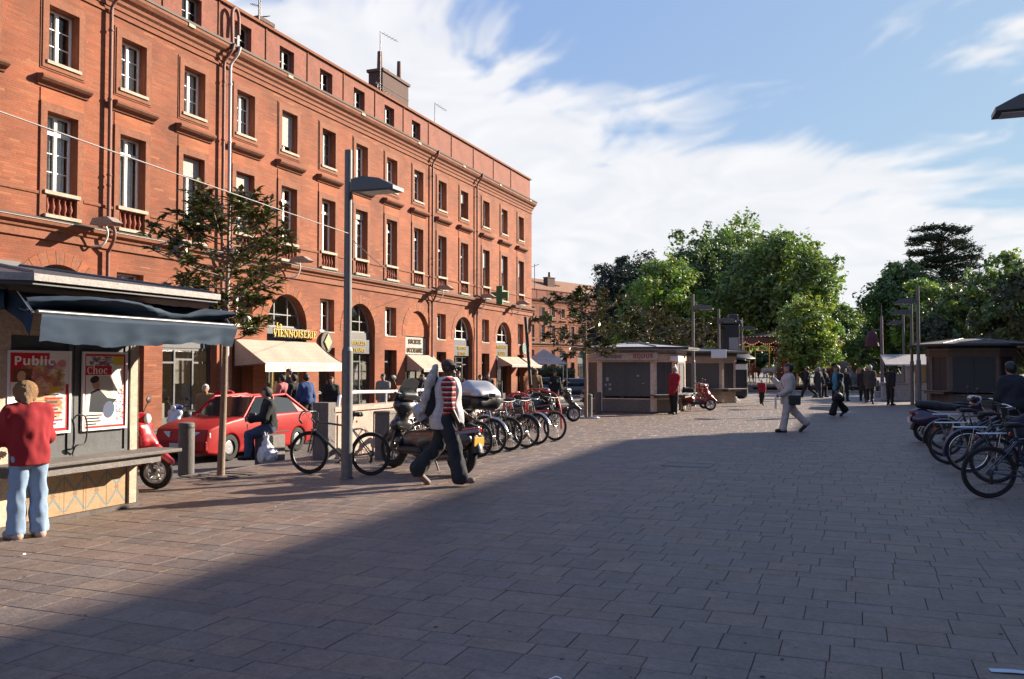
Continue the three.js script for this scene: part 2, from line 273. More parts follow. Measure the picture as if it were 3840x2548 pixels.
// ---------------------------------------------------------------- brick buildings
const balGeo = lathe([[0, 0], [0.05, 0], [0.05, 0.035], [0.03, 0.06], [0.027, 0.10], [0.055, 0.19], [0.058, 0.24], [0.03, 0.36], [0.025, 0.42], [0.045, 0.45], [0.05, 0.48], [0.05, 0.52], [0, 0.52]], 10);
const barsV = (xs, y0, y1, w, d, z) => xs.map((x) => box(w, y1 - y0, d, x, (y0 + y1) / 2, z));
const barsH = (ys, x0, x1, w, d, z) => ys.map((y) => box(x1 - x0, w, d, (x0 + x1) / 2, y, z));
function casement(w, h, { cols = 2, rows = 3, m = FRAME_W, transom = 0, blind = 0, curtain = 0, open = 0 }) { // origin: middle of the sill; glass at z = 0
  const f = 0.055, x = w / 2, parts = [bx(-x, -x + f, 0, h, -0.03, 0.03), bx(x - f, x, 0, h, -0.03, 0.03), bx(-x + f, x - f, 0, f * 1.3, -0.03, 0.03), bx(-x + f, x - f, h - f, h, -0.03, 0.03), bx(-0.045, 0.045, f * 1.3, h - f, -0.028, 0.04)];
  const top = transom ? h - transom : h - f;
  if (transom) parts.push(bx(-x + f, -0.045, top - 0.05, top + 0.05, -0.03, 0.045), bx(0.045, x - f, top - 0.05, top + 0.05, -0.03, 0.045));
  for (const s of [-1, 1]) for (let r = 1; r < rows; r++) { const y = f * 1.3 + (top - (transom ? 0.05 : 0) - f * 1.3) * r / rows; parts.push(bx(s < 0 ? -x + f : 0.045, s < 0 ? -0.045 : x - f, y - 0.012, y + 0.012, -0.015, 0.015)); }
  const g = new THREE.Mesh(M(parts), m); g.name = 'window';
  for (const s of [-1, 1]) { const a = s < 0 ? -x + f : 0.045, b = s < 0 ? -0.045 : x - f; P(g, 'pane', quad([a, f, 0], [b, f, 0], [b, h - f, 0], [a, h - f, 0]), GLASS); }
  if (blind) { const sl = []; for (let y = h - blind; y < h - 0.02; y += 0.05) sl.push(box(w - 0.02, 0.046, 0.014, 0, y + 0.025, 0.075)); P(g, 'roller_shutter', M(sl), rough(0.50, 0.47, 0.43, 0.8, 2)); }
  if (curtain) for (const s of curtain === 1 ? [-1] : [-1, 1]) { const pts = [], n = 14; for (let i = 0; i <= n; i++) pts.push([s * (0.04 + (x - 0.1) * i / n), 0.02 * Math.sin(i * 2.1) - 0.12]); const c = []; for (let i = 0; i < n; i++) c.push(quad([pts[i][0], 0.05, pts[i][1]], [pts[i + 1][0], 0.05, pts[i + 1][1]], [pts[i + 1][0], h - 0.05, pts[i + 1][1]], [pts[i][0], h - 0.05, pts[i][1]])); P(g, 'curtain', M(c), CURTAIN); }
  return g;
}
function facadeBuilding(o) {
  const b = T(o.name ?? 'brick_building', o.label, 'building', o.x, 0, o.z, o.ry, o.group), { bays, u0, u1 } = o, yb = -0.6, YC = 12.15, detail = o.detail ?? true;
  const holes = [], arc = (u, r, ys, y0) => { const p = new THREE.Path(); p.moveTo(u - r, y0); p.lineTo(u + r, y0); p.lineTo(u + r, ys); p.absarc(u, ys, r, 0, Math.PI, false); p.lineTo(u - r, y0); return p; };
  const rect = (u, hw, y0, y1) => [[u - hw, y0], [u + hw, y0], [u + hw, y1], [u - hw, y1]];
  for (const k of bays) {
    holes.push(rect(k.u, 0.5, 5.77, 8.55), rect(k.u, 0.49, 9.9, 11.42));
    if (k.arch) holes.push(arc(k.u, 1.25, 3.22, -0.45)); else { holes.push(rect(k.u, 0.52, 3.15, 4.48), rect(k.u, 0.58, -0.45, 2.5)); }
  }
  P(b, 'wall', ext(shape([[u0, yb], [u1, yb], [u1, YC + 0.02], [u0, YC + 0.02]], holes), 0.45, 0, 18).translate(0, 0, -0.45), BRICK);
  const dep = o.depth ?? 10;
  P(b, 'end_wall', bx(u1 - 0.45, u1, yb, 14.2, -dep, -0.451), BRICK); P(b, 'end_wall', bx(u0, u0 + 0.45, yb, 14.2, -dep, -0.451), BRICK);
  P(b, 'back_wall', bx(u0, u1, yb, 14.2, -dep - 0.4, -dep), BRICK);
  for (const y of [4.95, 9.0, 11.85]) P(b, 'floor_slab', bx(u0 + 0.46, u1 - 0.46, y, y + 0.28, -dep, -0.46), DARKROOM);
  P(b, 'inner_wall', bx(u0 + 0.46, u1 - 0.46, yb, 11.85, -3.9, -3.7), DARKROOM);
  for (const k of bays) if (k.part !== false && detail) P(b, 'partition', bx(k.u + 1.33, k.u + 1.41, 5.25, 11.84, -3.69, -0.46), DARKROOM);
  // mouldings
  P(b, 'string_course', sweep([[0.001, 5.08], [0.07, 5.1], [0.07, 5.30], [0.13, 5.34], [0.15, 5.42], [0.26, 5.47], [0.28, 5.55], [0.001, 5.66]], u0, u1), TRIM);
  P(b, 'lead_flashing', sweep([[0.001, 5.672], [0.30, 5.558], [0.30, 5.575], [0.001, 5.69]], u0, u1), ZINC);
  const edges = [u0, ...bays.flatMap((k) => [k.u - 0.73, k.u + 0.73]), u1];
  for (let i = 0; i < edges.length; i += 2) if (edges[i + 1] - edges[i] > 0.05) P(b, 'sill_band', sweep([[0.001, 6.27], [0.035, 6.28], [0.045, 6.34], [0.001, 6.37]], edges[i], edges[i + 1]), TRIM);
  P(b, 'frieze_band', sweep([[0.001, 11.96], [0.05, 11.97], [0.06, 12.04], [0.001, 12.06]], u0, u1), TRIM);
  P(b, 'cornice', sweep([[-0.44, 12.172], [0.04, 12.172], [0.06, 12.28], [0.13, 12.34], [0.15, 12.42], [0.26, 12.5], [0.33, 12.6], [0.33, 12.7], [-0.44, 12.7]], u0, u1 + 0.12), TRIM);
  P(b, 'gutter', sweep([[0.0, 12.702], [0.36, 12.702], [0.38, 12.76], [0.34, 12.79], [0.0, 12.83]], u0, u1 + 0.16), ZINC);
  if (detail) for (let u = u0 + 1.5; u < u1; u += 5.3) P(b, 'cornice_block', box(0.3, 0.1, 0.03, u, 12.65, 0.34), STONE);
  // attic storey, set back
  const ah = [], ZA = -0.12; for (const k of bays) if (k.attic) ah.push(rect(k.u, 0.46, 12.9, 13.9));
  P(b, 'attic_wall', ext(shape([[u0, 12.701], [u1, 12.701], [u1, 14.25], [u0, 14.25]], ah), 0.3).translate(0, 0, ZA - 0.3), RENDERED);
  P(b, 'attic_coping', sweep([[ZA - 0.4, 14.251], [ZA + 0.1, 14.251], [ZA + 0.12, 14.34], [ZA - 0.4, 14.42]], u0, u1 + 0.05), TRIM);
  for (let i = 0; i < bays.length - 1; i++) P(b, 'attic_strip', bx((bays[i].u + bays[i + 1].u) / 2 - 0.03, (bays[i].u + bays[i + 1].u) / 2 + 0.03, 12.85, 14.24, ZA + 0.001, ZA + 0.035), HOOD);
  const roof = P(b, 'roof', sweep([[ZA - 0.4, 14.2], [ZA - 0.4, 14.40], [-dep / 2, 14.40 + (o.roofRise ?? 1.3)], [-dep - 0.5, 14.2]], u0, u1), rough(0.26, 0.12, 0.07, 0.9, 2, 0.02));
  for (const c of o.chimneys ?? []) {
    const { u, z, w, h, d = 0.9 } = c, y = 14.3; P(roof, 'chimney', M(bx(u - w / 2, u + w / 2, y, y + h, z - d / 2, z + d / 2)), rough(0.10, 0.055, 0.045, 0.9, 1.5));
    P(roof, 'chimney_cap', M(bx(u - w / 2 - 0.08, u + w / 2 + 0.08, y + h + 0.001, y + h + 0.14, z - d / 2 - 0.08, z + d / 2 + 0.08), box(w + 0.03, 0.06, d + 0.03, u, y + h * 0.66, z)), rough(0.12, 0.075, 0.065, 0.9, 1.5));
    for (const [du, r, ph] of c.pots ?? []) P(roof, 'chimney_pot', cyl(r * 1.1, r * 0.9, ph, u + du, y + h + 0.142, z, 12), rough(0.16, 0.075, 0.05, 0.8, 2));
  }
  bays.forEach((k, i) => {
    const u = k.u;
    // second floor
    const s2 = ext(shape([[u - 0.68, 9.70], [u + 0.68, 9.70], [u + 0.68, 11.64], [u - 0.68, 11.64]], [rect(u, 0.49, 9.9, 11.42)]), 0.045).translate(0, 0, 0.001);
    P(b, 'window_surround', s2, TRIM);
    if (detail) P(b, 'window_reveal_band', ext(shape([[u - 0.73, 9.65], [u + 0.73, 9.65], [u + 0.73, 11.69], [u - 0.73, 11.69]], [rect(u, 0.681, 9.699, 11.641)]), 0.02).translate(0, 0, 0.001), HOOD);
    const w2 = casement(0.97, 1.5, { rows: 3, curtain: k.c2 ?? (i % 3 === 0 ? 2 : 0), blind: k.b2 ?? 0, m: k.m2 ?? FRAME_W }); b.add(w2); w2.position.set(u, 9.91, -0.27);
    P(w2, 'sill', bx(-0.56, 0.56, -0.09, -0.002, -0.03, 0.36), STONE);
    // first floor
    P(b, 'window_surround', ext(shape([[u - 0.70, 5.70], [u - 0.5, 5.70], [u - 0.5, 8.55], [u + 0.5, 8.55], [u + 0.5, 5.70], [u + 0.70, 5.70], [u + 0.70, 8.78], [u - 0.70, 8.78]]), 0.045).translate(0, 0, 0.001), TRIM);
    if (detail) P(b, 'lintel_panel', bx(u - 0.70, u + 0.70, 8.781, 9.13, 0.001, 0.022), BRICK2);
    P(b, 'hood_moulding', sweep([[0.001, 9.16], [0.05, 9.18], [0.08, 9.24], [0.19, 9.29], [0.25, 9.35], [0.26, 9.41], [0.22, 9.45], [0.001, 9.48]], u - 0.82, u + 0.82), HOOD);
    const w1 = casement(0.99, 2.12, { rows: k.r1 ?? 3, transom: k.t1 ?? 0.5, curtain: k.c1 ?? (i % 4 === 1 ? 2 : 0), blind: k.b1 ?? 0, m: k.m1 ?? FRAME_W }); b.add(w1); w1.position.set(u, 6.42, -0.27);
    P(w1, 'sill', bx(-0.58, 0.58, -0.10, -0.002, -0.05, 0.37), STONE); P(w1, 'base_stone', bx(-0.58, 0.58, -0.73, -0.64, -0.05, 0.40), STONE);
    P(b, 'apron_recess', bx(u - 0.5, u + 0.5, 5.77, 6.31, -0.45, -0.2), BALUSTER);
    for (let j = 0; j < 5; j++) { const q = P(w1, 'baluster', balGeo, BALUSTER); q.position.set(-0.38 + j * 0.19, -0.63, 0.2); }
    if (k.attic) { const wa = casement(0.9, 0.98, { rows: 2, m: k.ma ?? FRAME_G, curtain: i % 2 ? 1 : 0 }); b.add(wa); wa.position.set(u, 12.91, ZA - 0.24); P(b, 'attic_reveal', bx(u - 0.46, u + 0.46, 12.85, 13.93, ZA - 1.2, ZA - 1.1), DARKROOM); }
    if (!k.arch) {
      const wm = casement(1.02, 1.31, { rows: 2, m: k.mm ?? FRAME_W, curtain: i % 4 === 2 ? 1 : 0 }); b.add(wm); wm.position.set(u, 3.16, -0.3); P(wm, 'sill', bx(-0.53, 0.53, -0.06, -0.002, -0.03, 0.32), STONE);
      if (k.open) P(b, 'lobby_door', bx(u - 0.58, u + 0.58, -0.45, 2.5, -0.5, -0.46), rough(0.10, 0.035, 0.02, 0.6, 2));
      else { const d = P(b, 'shop_door', M(bx(u - 0.57, u - 0.5, -0.3, 2.49, -0.36, -0.28), bx(u + 0.5, u + 0.57, -0.3, 2.49, -0.36, -0.28), bx(u - 0.5, u + 0.5, 2.38, 2.49, -0.36, -0.28), bx(u - 0.5, u + 0.5, -0.3, -0.05, -0.36, -0.28), bx(u - 0.5, u + 0.5, 1.92, 1.99, -0.35, -0.29)), k.md ?? ANTHRACITE); P(d, 'pane', quad([u - 0.5, -0.05, -0.32], [u + 0.5, -0.05, -0.32], [u + 0.5, 2.38, -0.32], [u - 0.5, 2.38, -0.32]), GLASS); P(d, 'handle', bar([u + 0.4, 0.75, -0.25], [u + 0.4, 1.15, -0.25], 0.015), STEEL); }
    } else {
      // voussoirs, then the shop front in the arch
      const nv = detail ? 17 : 1; for (let j = 0; j < nv; j++) { const a0 = Math.PI * j / nv + (detail ? 0.004 : 0), a1 = Math.PI * (j + 1) / nv - (detail ? 0.004 : 0), s = new THREE.Shape(); s.absarc(u, 3.22, 1.62, a0, a1, false); s.absarc(u, 3.22, 1.252, a1, a0, true); const v = P(b, 'voussoir', ext(s, 0.012 + 0.008 * ((j * 7) % 3) / 3, 0, detail ? 2 : 16).translate(0, 0, 0.001), j % 2 ? BRICK2 : TRIM); }
      const fm = k.fm ?? ANTHRACITE, fan = [], R = 1.25;
      const fanS = new THREE.Shape(); fanS.absarc(u, 3.22, R, 0, Math.PI, false); const fanH = new THREE.Path(); fanH.absarc(u, 3.28, R - 0.09, 0, Math.PI, false); fanS.holes.push(fanH);
      fan.push(ext(fanS, 0.06, 0, 14).translate(0, 0, -0.36), box(0.05, 1.1, 0.05, u - 0.42, 3.8, -0.33), box(0.05, 1.1, 0.05, u + 0.42, 3.8, -0.33), bx(u - 1.1, u + 1.1, 3.68, 3.72, -0.35, -0.31));
      const fw = P(b, 'fanlight', M(fan), k.fanm ?? FRAME_G), pn = new THREE.Shape(); pn.absarc(u, 3.28, R - 0.09, 0, Math.PI, false); P(fw, 'pane', new THREE.ShapeGeometry(pn, 14).translate(0, 0, -0.345), GLASS);
      if (k.blind) { const q = new THREE.Shape(); q.absarc(u, 3.22, R - 0.002, 0, Math.PI, false); P(b, 'arch_infill', ext(q, 0.1, 0, 16).translate(0, 0, -0.24), BRICK2); }
      P(b, 'shop_fascia', bx(u - R + 0.002, u + R - 0.002, 2.32, 3.215, -0.36, -0.26), k.fasc ?? KIOSKGREY);
      const sf = P(b, 'shop_front', M(barsV([u - R + 0.04, u - 0.42, u + 0.42, u + R - 0.04], -0.3, 2.31, 0.07, 0.07, -0.32), barsH([2.27, 1.85], u - R + 0.08, u - 0.46, 0.06, 0.06, -0.32), barsH([2.27, 1.85], u + 0.46, u + R - 0.08, 0.06, 0.06, -0.32), barsH([2.27, 1.95], u - 0.38, u + 0.38, 0.06, 0.06, -0.32), bx(u - R + 0.08, u - 0.46, -0.3, 0.1, -0.36, -0.27), bx(u + 0.46, u + R - 0.08, -0.3, 0.1, -0.36, -0.27)), fm);
      for (const [a, c, y] of [[u - R + 0.08, u - 0.46, 0.1], [u - 0.38, u + 0.38, -0.28], [u + 0.46, u + R - 0.08, 0.1]]) P(sf, 'pane', quad([a, y, -0.32], [c, y, -0.32], [c, 2.27, -0.32], [a, 2.27, -0.32]), GLASS);
      P(sf, 'threshold', bx(u - R, u + R, -0.45, -0.31, -0.44, -0.2), STONE);
      if (detail) { P(b, 'shop_display', M(bx(u - 1.15, u - 0.5, -0.44, 0.55, -1.2, -0.6), bx(u + 0.5, u + 1.15, -0.44, 0.65, -1.3, -0.7), box(0.5, 0.5, 0.3, u + 0.8, 0.9, -1)), rough(0.4, 0.33, 0.25, 0.8, 2)); }
    }
  });
  return b;
}
reseed(61);
const bayU = [15.1, 17.7, 20.2, 22.8, 25.4, 28.0, 30.7, 33.3, 36.0, 38.7, 41.4, 44.2, 47.3, 50.2, 53.1];
const WOODBROWN = rough(0.12, 0.05, 0.03, 0.6, 2);
const longHouse = facadeBuilding({
  label: 'long four storey orange brick building with arched shop fronts and stone balustrades', x: -20, z: 0, ry: Math.PI / 2, u0: 10.2, u1: 55.2,
  bays: [{ u: 12.4, arch: false, attic: true }, ...bayU.map((u, i) => ({ u, arch: [1, 3, 5, 7, 9, 11, 13].includes(i), attic: i < 10, blind: i === 9, b2: i === 5 ? 1.25 : rnd() < 0.25 ? rr(0.2, 0.7) : 0, c1: pick([1, 2, 2, 1, 2, 0]), r1: i === 2 || i === 3 || i === 6 ? 1 : 3, t1: i < 10 ? 0.5 : 0.72, b1: i > 11 ? 1.0 : rnd() < 0.25 ? rr(0.25, 0.9) : 0, c2: pick([2, 1, 2, 2, 1]), m2: i === 6 || i === 11 ? FRAME_G : FRAME_W, open: i === 4 || i === 2, fm: i === 5 ? rough(0.5, 0.38, 0.25, 0.7, 2) : i === 3 ? DARKSTEEL : ANTHRACITE, fasc: i === 9 ? rough(0.25, 0.24, 0.24, 0.7, 1) : i === 7 ? rough(0.11, 0.10, 0.09, 0.6, 1) : KIOSKGREY, fanm: i === 11 || i === 13 ? FRAME_W : FRAME_G }))],
  chimneys: [{ u: 39.3, z: -2.0, w: 2.7, h: 2.1, d: 0.8, pots: [[-0.95, 0.13, 1.0], [-0.2, 0.1, 0.3], [0.35, 0.1, 0.28], [1.05, 0.11, 1.15]] }, { u: 45.6, z: -2.4, w: 1.2, h: 0.75, pots: [] }, { u: 27.5, z: -1.0, w: 0.8, h: 0.5, d: 0.5 }],
});
{ // rain pipes with hoppers
  const pipe = (u, y0, y1, z = 0.13) => [bar([u, y0, z], [u, y1, z], 0.055), ...[y0 + 1.2, 7.2, 9.4, 11.4].filter((y) => y < y1).map((y) => cyl(0.075, 0.075, 0.05, u, y, z, 10))];
  for (const [u, c] of [[19.22, PIPE], [24.1, PIPE], [24.42, mat(0.45, 0.40, 0.38, 0.5)], [40.05, PIPE], [45.75, PIPE]]) {
    P(longHouse, 'rain_pipe', M(pipe(u, -0.2, 5.05), pipe(u, 5.7, 12.0), tube([[u, 5.75, 0.13], [u, 5.66, 0.34], [u, 5.4, 0.36], [u, 5.0, 0.14]], 0.05, 16), tube([[u, 11.95, 0.13], [u + 0.02, 12.15, 0.16], [u + 0.12, 12.5, 0.36], [u + 0.18, 12.75, 0.4]], 0.05, 16)), c);
  }
  P(longHouse, 'vent_pipe', tube([[24.55, 12.85, 0.1], [24.55, 14.05, 0.1], [24.7, 14.2, 0.1], [24.85, 14.05, 0.1], [24.87, 13.3, 0.12]], 0.06, 24), PIPE);
}
// the same kind of house beyond the next street, facing the garden
{
  const bays = []; for (let i = 0; i < 13; i++) bays.push({ u: -2.8 + i * 2.75, arch: i % 2 === 1, attic: false, b2: i % 3 ? 0 : 0.4, c1: 2 });
  facadeBuilding({ label: 'distant orange brick building with low brown roof behind the square trees', x: -48.6, z: -129.5, ry: 1.251, u0: -5, u1: 34, bays, detail: false, roofRise: 2.4, chimneys: [{ u: 10.5, z: -2.5, w: 2.0, h: 2.4, pots: [[0, 0.2, 0.9]] }, { u: 13, z: -3, w: 1, h: 1.3 }] });
}
// houses on the sunny side of the square, beside and behind the camera's place: they shade it
{
  const bays = (n) => Array.from({ length: n }, (_, i) => ({ u: 2 + i * 2.75, arch: i % 2 === 1, attic: i % 2 === 0 }));
  const h = facadeBuilding({ label: 'brick building across the square that shades the paving, with arched shops', x: 14.8, z: -45, ry: -Math.PI / 2, u0: 0, u1: 70, bays: bays(25), detail: false, depth: 8, roofRise: 0.6 });
  h.scale.y = 0.925; h.position.y = -0.1;
  const h2 = facadeBuilding({ label: 'lower brick building beside the shading house at the garden end', x: 14.8, z: -54.6, ry: -Math.PI / 2, u0: 0, u1: 9.55, bays: bays(3), detail: false, depth: 8, roofRise: 0.4 });
  h2.scale.y = 0.76; h2.position.y = -0.1;
}

// ---------------------------------------------------------------- trees
// a photo column and a distance along the view give a place on the ground
const spot = (px, D) => { const s = (px - 1920) / FPX * D; return [s * Math.cos(YAW) - D * Math.sin(YAW), -s * Math.sin(YAW) - D * Math.cos(YAW)]; };
const LEAF = (o = {}) => new THREE.MeshPhysicalMaterial({ color: 0xffffff, vertexColors: true, roughness: 0.7, transmission: 0.55, thickness: 0, side: THREE.DoubleSide, ...o });
const LEAFMAT = LEAF(), NEEDLEMAT = LEAF({ transmission: 0.15, roughness: 0.85 }), GLOSSLEAF = LEAF({ transmission: 0.3, roughness: 0.27 });
const BARK = rough(0.085, 0.07, 0.058, 0.95, 1.5, 0.02), YOUNGBARK = rough(0.26, 0.19, 0.14, 0.85, 3, 0.003);
class Leaves {
  constructor() { this.p = []; this.c = []; this.u = []; }
  tri(a, b, c, col) { for (const q of [a, b, c]) { this.p.push(q.x, q.y, q.z); this.c.push(col[0], col[1], col[2]); this.u.push(q.x, q.y); } }
  diamond(c, n, size, col, asp = 0.62) { // leaf spray of two faces with a slight fold
    const t = V(rr(-1, 1), rr(-1, 1), rr(-1, 1)).cross(n).normalize(), b = n.clone().cross(t), a = c.clone().addScaledVector(t, size), e = c.clone().addScaledVector(t, -size), l = c.clone().addScaledVector(b, size * asp).addScaledVector(n, size * 0.2), r = c.clone().addScaledVector(b, -size * asp).addScaledVector(n, size * 0.2);
    this.tri(a, l, e, col); this.tri(a, e, r, col);
  }
  blade(base, dir, up, len, w, col) { // one pointed leaf folded along its rib
    const s = dir.clone().cross(up).normalize(), nrm = s.clone().cross(dir).normalize(), at = (t, k, d) => base.clone().addScaledVector(dir, len * t).addScaledVector(s, k * w).addScaledVector(nrm, -d * len);
    const droop = 0.18, m = [at(0, 0, 0), at(0.35, 0, 0.04), at(0.7, 0, 0.09), at(1, 0, droop)], L = [at(0.3, 1, -0.05), at(0.65, 0.85, 0.0)], R = [at(0.3, -1, -0.05), at(0.65, -0.85, 0.0)];
    for (const S of [L, R]) { this.tri(m[0], m[1], S[0], col); this.tri(m[1], m[2], S[0], col); this.tri(m[2], S[1], S[0], col); this.tri(m[2], m[3], S[1], col); }
  }
  geo() { const g = new THREE.BufferGeometry(); g.setAttribute('position', new THREE.Float32BufferAttribute(this.p, 3)); g.setAttribute('color', new THREE.Float32BufferAttribute(this.c, 3)); g.setAttribute('uv', new THREE.Float32BufferAttribute(this.u, 2)); g.computeVertexNormals(); return g; }
}
const tint = (c, v = 0.3) => { const k = rr(1 - v, 1 + v); return [c[0] * k * rr(0.85, 1.15), c[1] * k, c[2] * k * rr(0.8, 1.2)]; };
const dirRnd = () => { const z = rr(-1, 1), a = rr(0, 6.283), q = Math.sqrt(1 - z * z); return V(q * Math.cos(a), z, q * Math.sin(a)); };
function broadTree(label, px, D, { top, r, low = 2.2, seed, n = 13000, col = [0.045, 0.085, 0.018], col2, lobes = 22, size = 0.2, group = 'trees of the garden beyond the square', sparse = 0.5, trunk = 0.28 }) {
  reseed(seed);
  const [x, z] = spot(px, D), t = T('garden_tree', label, 'tree', x, -0.05, z, 0, group), L = new Leaves(), limbs = [], cy = (top + low) / 2, ry = (top - low) / 2, LB = [];
  for (let i = 0; i < lobes * 1.7; i++) { // lobes over the crown's outside, larger low down
    const d = dirRnd(); d.y = d.y * 0.9 + 0.12; const q = 0.62 + 0.26 * rnd(), s = rr(0.16, 0.40), sk = 1 - 0.35 * Math.max(0, d.y);
    LB.push({ c: V(d.x * r * q * sk, cy + d.y * ry * q, d.z * r * q * sk), r: s * Math.min(r, ry) * 1.05 });
  }
  LB.push({ c: V(0, cy, 0), r: Math.min(r, ry) * 0.55 });
  for (const b of LB) {
    const k = Math.max(120, Math.round(n * b.r * b.r / LB.reduce((s, q) => s + q.r * q.r, 0))), clumps = [];
    for (let i = 0; i < k / 26; i++) { const d = dirRnd(); if (d.y < -0.3 && rnd() < 0.6) d.y *= -1; clumps.push(b.c.clone().addScaledVector(d, b.r * rr(0.62, 1.12))); }
    for (const c of clumps) {
      const cc = tint(col2 && rnd() < 0.35 ? col2 : col, 0.28), cr = rr(0.35, 0.75) * (0.5 + 0.12 * r);
      for (let i = 0; i < 26; i++) { const d = dirRnd(), p = c.clone().addScaledVector(d, cr * Math.pow(rnd(), sparse)); const nn = d.clone().multiplyScalar(0.7).add(dirRnd().multiplyScalar(0.7)).add(V(0, 0.45, 0)).normalize(); L.diamond(p, nn, size * rr(0.6, 1.25), tint(cc, 0.18)); }
    }
    const s = V(0, low * rr(0.6, 1.2), 0), mid = s.clone().lerp(b.c, 0.5).add(V(0, rr(0, 0.6), 0)); limbs.push(tube([s.toArray(), mid.toArray(), b.c.toArray()], 0.05 + 0.02 * b.r, 7, 5));
  }
  P(t, 'trunk', M(bar([0, -0.2, 0], [0, low + 0.6, 0], trunk, trunk * 0.72, 10), bar([0, low + 0.5, 0], [0, cy + ry * 0.3, 0], trunk * 0.72, trunk * 0.2, 8)), BARK);
  P(t, 'limb', M(limbs), BARK);
  P(t, 'crown', L.geo(), LEAFMAT);
  return t;
}
function cedarTree(label, px, D, { top, r, low = 5, seed, col = [0.03, 0.05, 0.024], plates = 40 }) {
  reseed(seed);
  const [x, z] = spot(px, D), t = T('cedar_tree', label, 'tree', x, -0.05, z, 0, 'trees of the garden beyond the square'), L = new Leaves(), br = [];
  for (let k = 0; k < plates; k++) {
    const f = k / (plates - 1), y = lerp(low, top - 0.5, f) + rr(-0.5, 0.5), env = r * (1.05 - 0.5 * f * f) * rr(0.2, 1.05), a = rr(0, 6.283), c = V(Math.cos(a) * env * 0.72, y, Math.sin(a) * env * 0.72), pr = rr(0.9, 1.8) * (1 - 0.4 * f);
    br.push(tube([[0, y - 0.7, 0], [c.x * 0.5, y - 0.25, c.z * 0.5], c.toArray()], 0.05, 6, 5));
    for (let i = 0; i < 240; i++) { const q = Math.sqrt(rnd()), b = rr(0, 6.283), p = c.clone().add(V(Math.cos(b) * q * pr, rr(-0.12, 0.2) + 0.28 * q * q * rr(-0.4, 1.2), Math.sin(b) * q * pr)); L.diamond(p, V(rr(-0.7, 0.7), 1, rr(-0.7, 0.7)).normalize(), rr(0.1, 0.24), tint(col, 0.35), 0.35); }
    for (let i = 0; i < 5; i++) { const b = rr(0, 6.283), d = V(Math.cos(b), rr(0.1, 0.7), Math.sin(b)).normalize(); for (let j = 0; j < 12; j++) L.diamond(c.clone().addScaledVector(d, pr * (0.7 + 0.055 * j)).add(dirRnd().multiplyScalar(0.06)), dirRnd(), 0.1, tint(col, 0.35), 0.35); }
  }
  P(t, 'trunk', bar([0, -0.2, 0], [0, top - 0.6, 0], 0.34, 0.06, 9), BARK); P(t, 'limb', M(br), BARK); P(t, 'crown', L.geo(), NEEDLEMAT);
}
const top = (py, D) => (1378 - py) / FPX * D + EYE;
const DK = [0.085, 0.145, 0.026], MD = [0.18, 0.275, 0.042], BRT = [0.22, 0.34, 0.034], YG = [0.24, 0.32, 0.03], EVER = [0.03, 0.05, 0.022];
broadTree('tall plane tree with an airy top, highest of the garden trees', 2760, 88, { top: top(850, 88), r: 7.4, low: 1.6, seed: 101, n: 26000, col: MD, col2: DK, lobes: 30, sparse: 0.42 });
broadTree('broad dark green plane tree beside the tallest garden tree', 2640, 84, { top: top(905, 84), r: 6.2, low: 1.2, seed: 102, n: 20000, col: DK, col2: MD, lobes: 24 });
broadTree('leafy plane tree reaching over the carousel', 2915, 74, { top: top(880, 74), r: 5.6, low: 3.6, seed: 103, n: 20000, col: MD, col2: DK, lobes: 34, sparse: 0.42 });
broadTree('bright green round tree between conifers and plane trees', 2490, 78, { top: top(985, 78), r: 4.9, low: 0.6, seed: 104, n: 15000, col: BRT, col2: MD, lobes: 18, trunk: 0.2 });
broadTree('yellow green drooping tree hanging low next to the carousel', 3020, 62, { top: top(1130, 62), r: 2.7, low: 0.7, seed: 105, n: 9000, col: YG, col2: MD, lobes: 22, size: 0.15, trunk: 0.14, sparse: 0.8 });
broadTree('dark round tree standing in the gap before the far brick house', 3110, 102, { top: top(1115, 102), r: 4.6, low: 0.4, seed: 106, n: 11000, col: MD, col2: DK, lobes: 18 });
broadTree('low pale green tree far down the avenue', 3205, 120, { top: top(1240, 120), r: 2.6, low: 1, seed: 107, n: 5000, col: BRT, col2: MD, lobes: 12 });
broadTree('dark narrow evergreen with a pointed top behind the young magnolias', 2290, 92, { top: top(960, 92), r: 3.3, low: 0.3, seed: 108, n: 11000, col: EVER, lobes: 18, size: 0.16 });
broadTree('dark bulky evergreen standing close to the bright round tree', 2390, 94, { top: top(940, 94), r: 4.4, low: 0.3, seed: 109, n: 14000, col: EVER, lobes: 22, size: 0.17 });
broadTree('slim dark evergreen spire rising between the two bulky evergreens', 2335, 98, { top: top(925, 98), r: 1.5, low: 4, seed: 118, n: 5000, col: EVER, lobes: 14, size: 0.16 });
broadTree('dark tree with pale leaf tips beside the row of plaza lamps', 3395, 82, { top: top(1000, 82), r: 4.9, low: 0.5, seed: 110, n: 15000, col: DK, col2: MD, lobes: 20 });
cedarTree('dark cedar with ragged flat layers towering over the newsstand', 3540, 84, { top: top(838, 84), r: 5.6, low: 4.6, seed: 111, plates: 120 });
broadTree('fresh green tree below the cedar', 3480, 74, { top: top(1040, 74), r: 3.0, low: 1.6, seed: 112, n: 9000, col: MD, col2: BRT, lobes: 16 });
broadTree('olive brown tinted tree behind the dark newsstand roof', 3640, 66, { top: top(1045, 66), r: 4.2, low: 0.6, seed: 113, n: 11000, col: [0.05, 0.07, 0.016], col2: DK, lobes: 18 });
broadTree('leafy tree with a ragged light top behind the newsstand', 3765, 64, { top: top(960, 64), r: 3.7, low: 0.8, seed: 114, n: 10000, col: DK, col2: MD, lobes: 18, sparse: 0.42 });
broadTree('big dark tree at the end of the newsstand row', 3900, 54, { top: top(965, 54), r: 3.6, low: 1.0, seed: 115, n: 11000, col: DK, col2: [0.05, 0.07, 0.016], lobes: 20 });
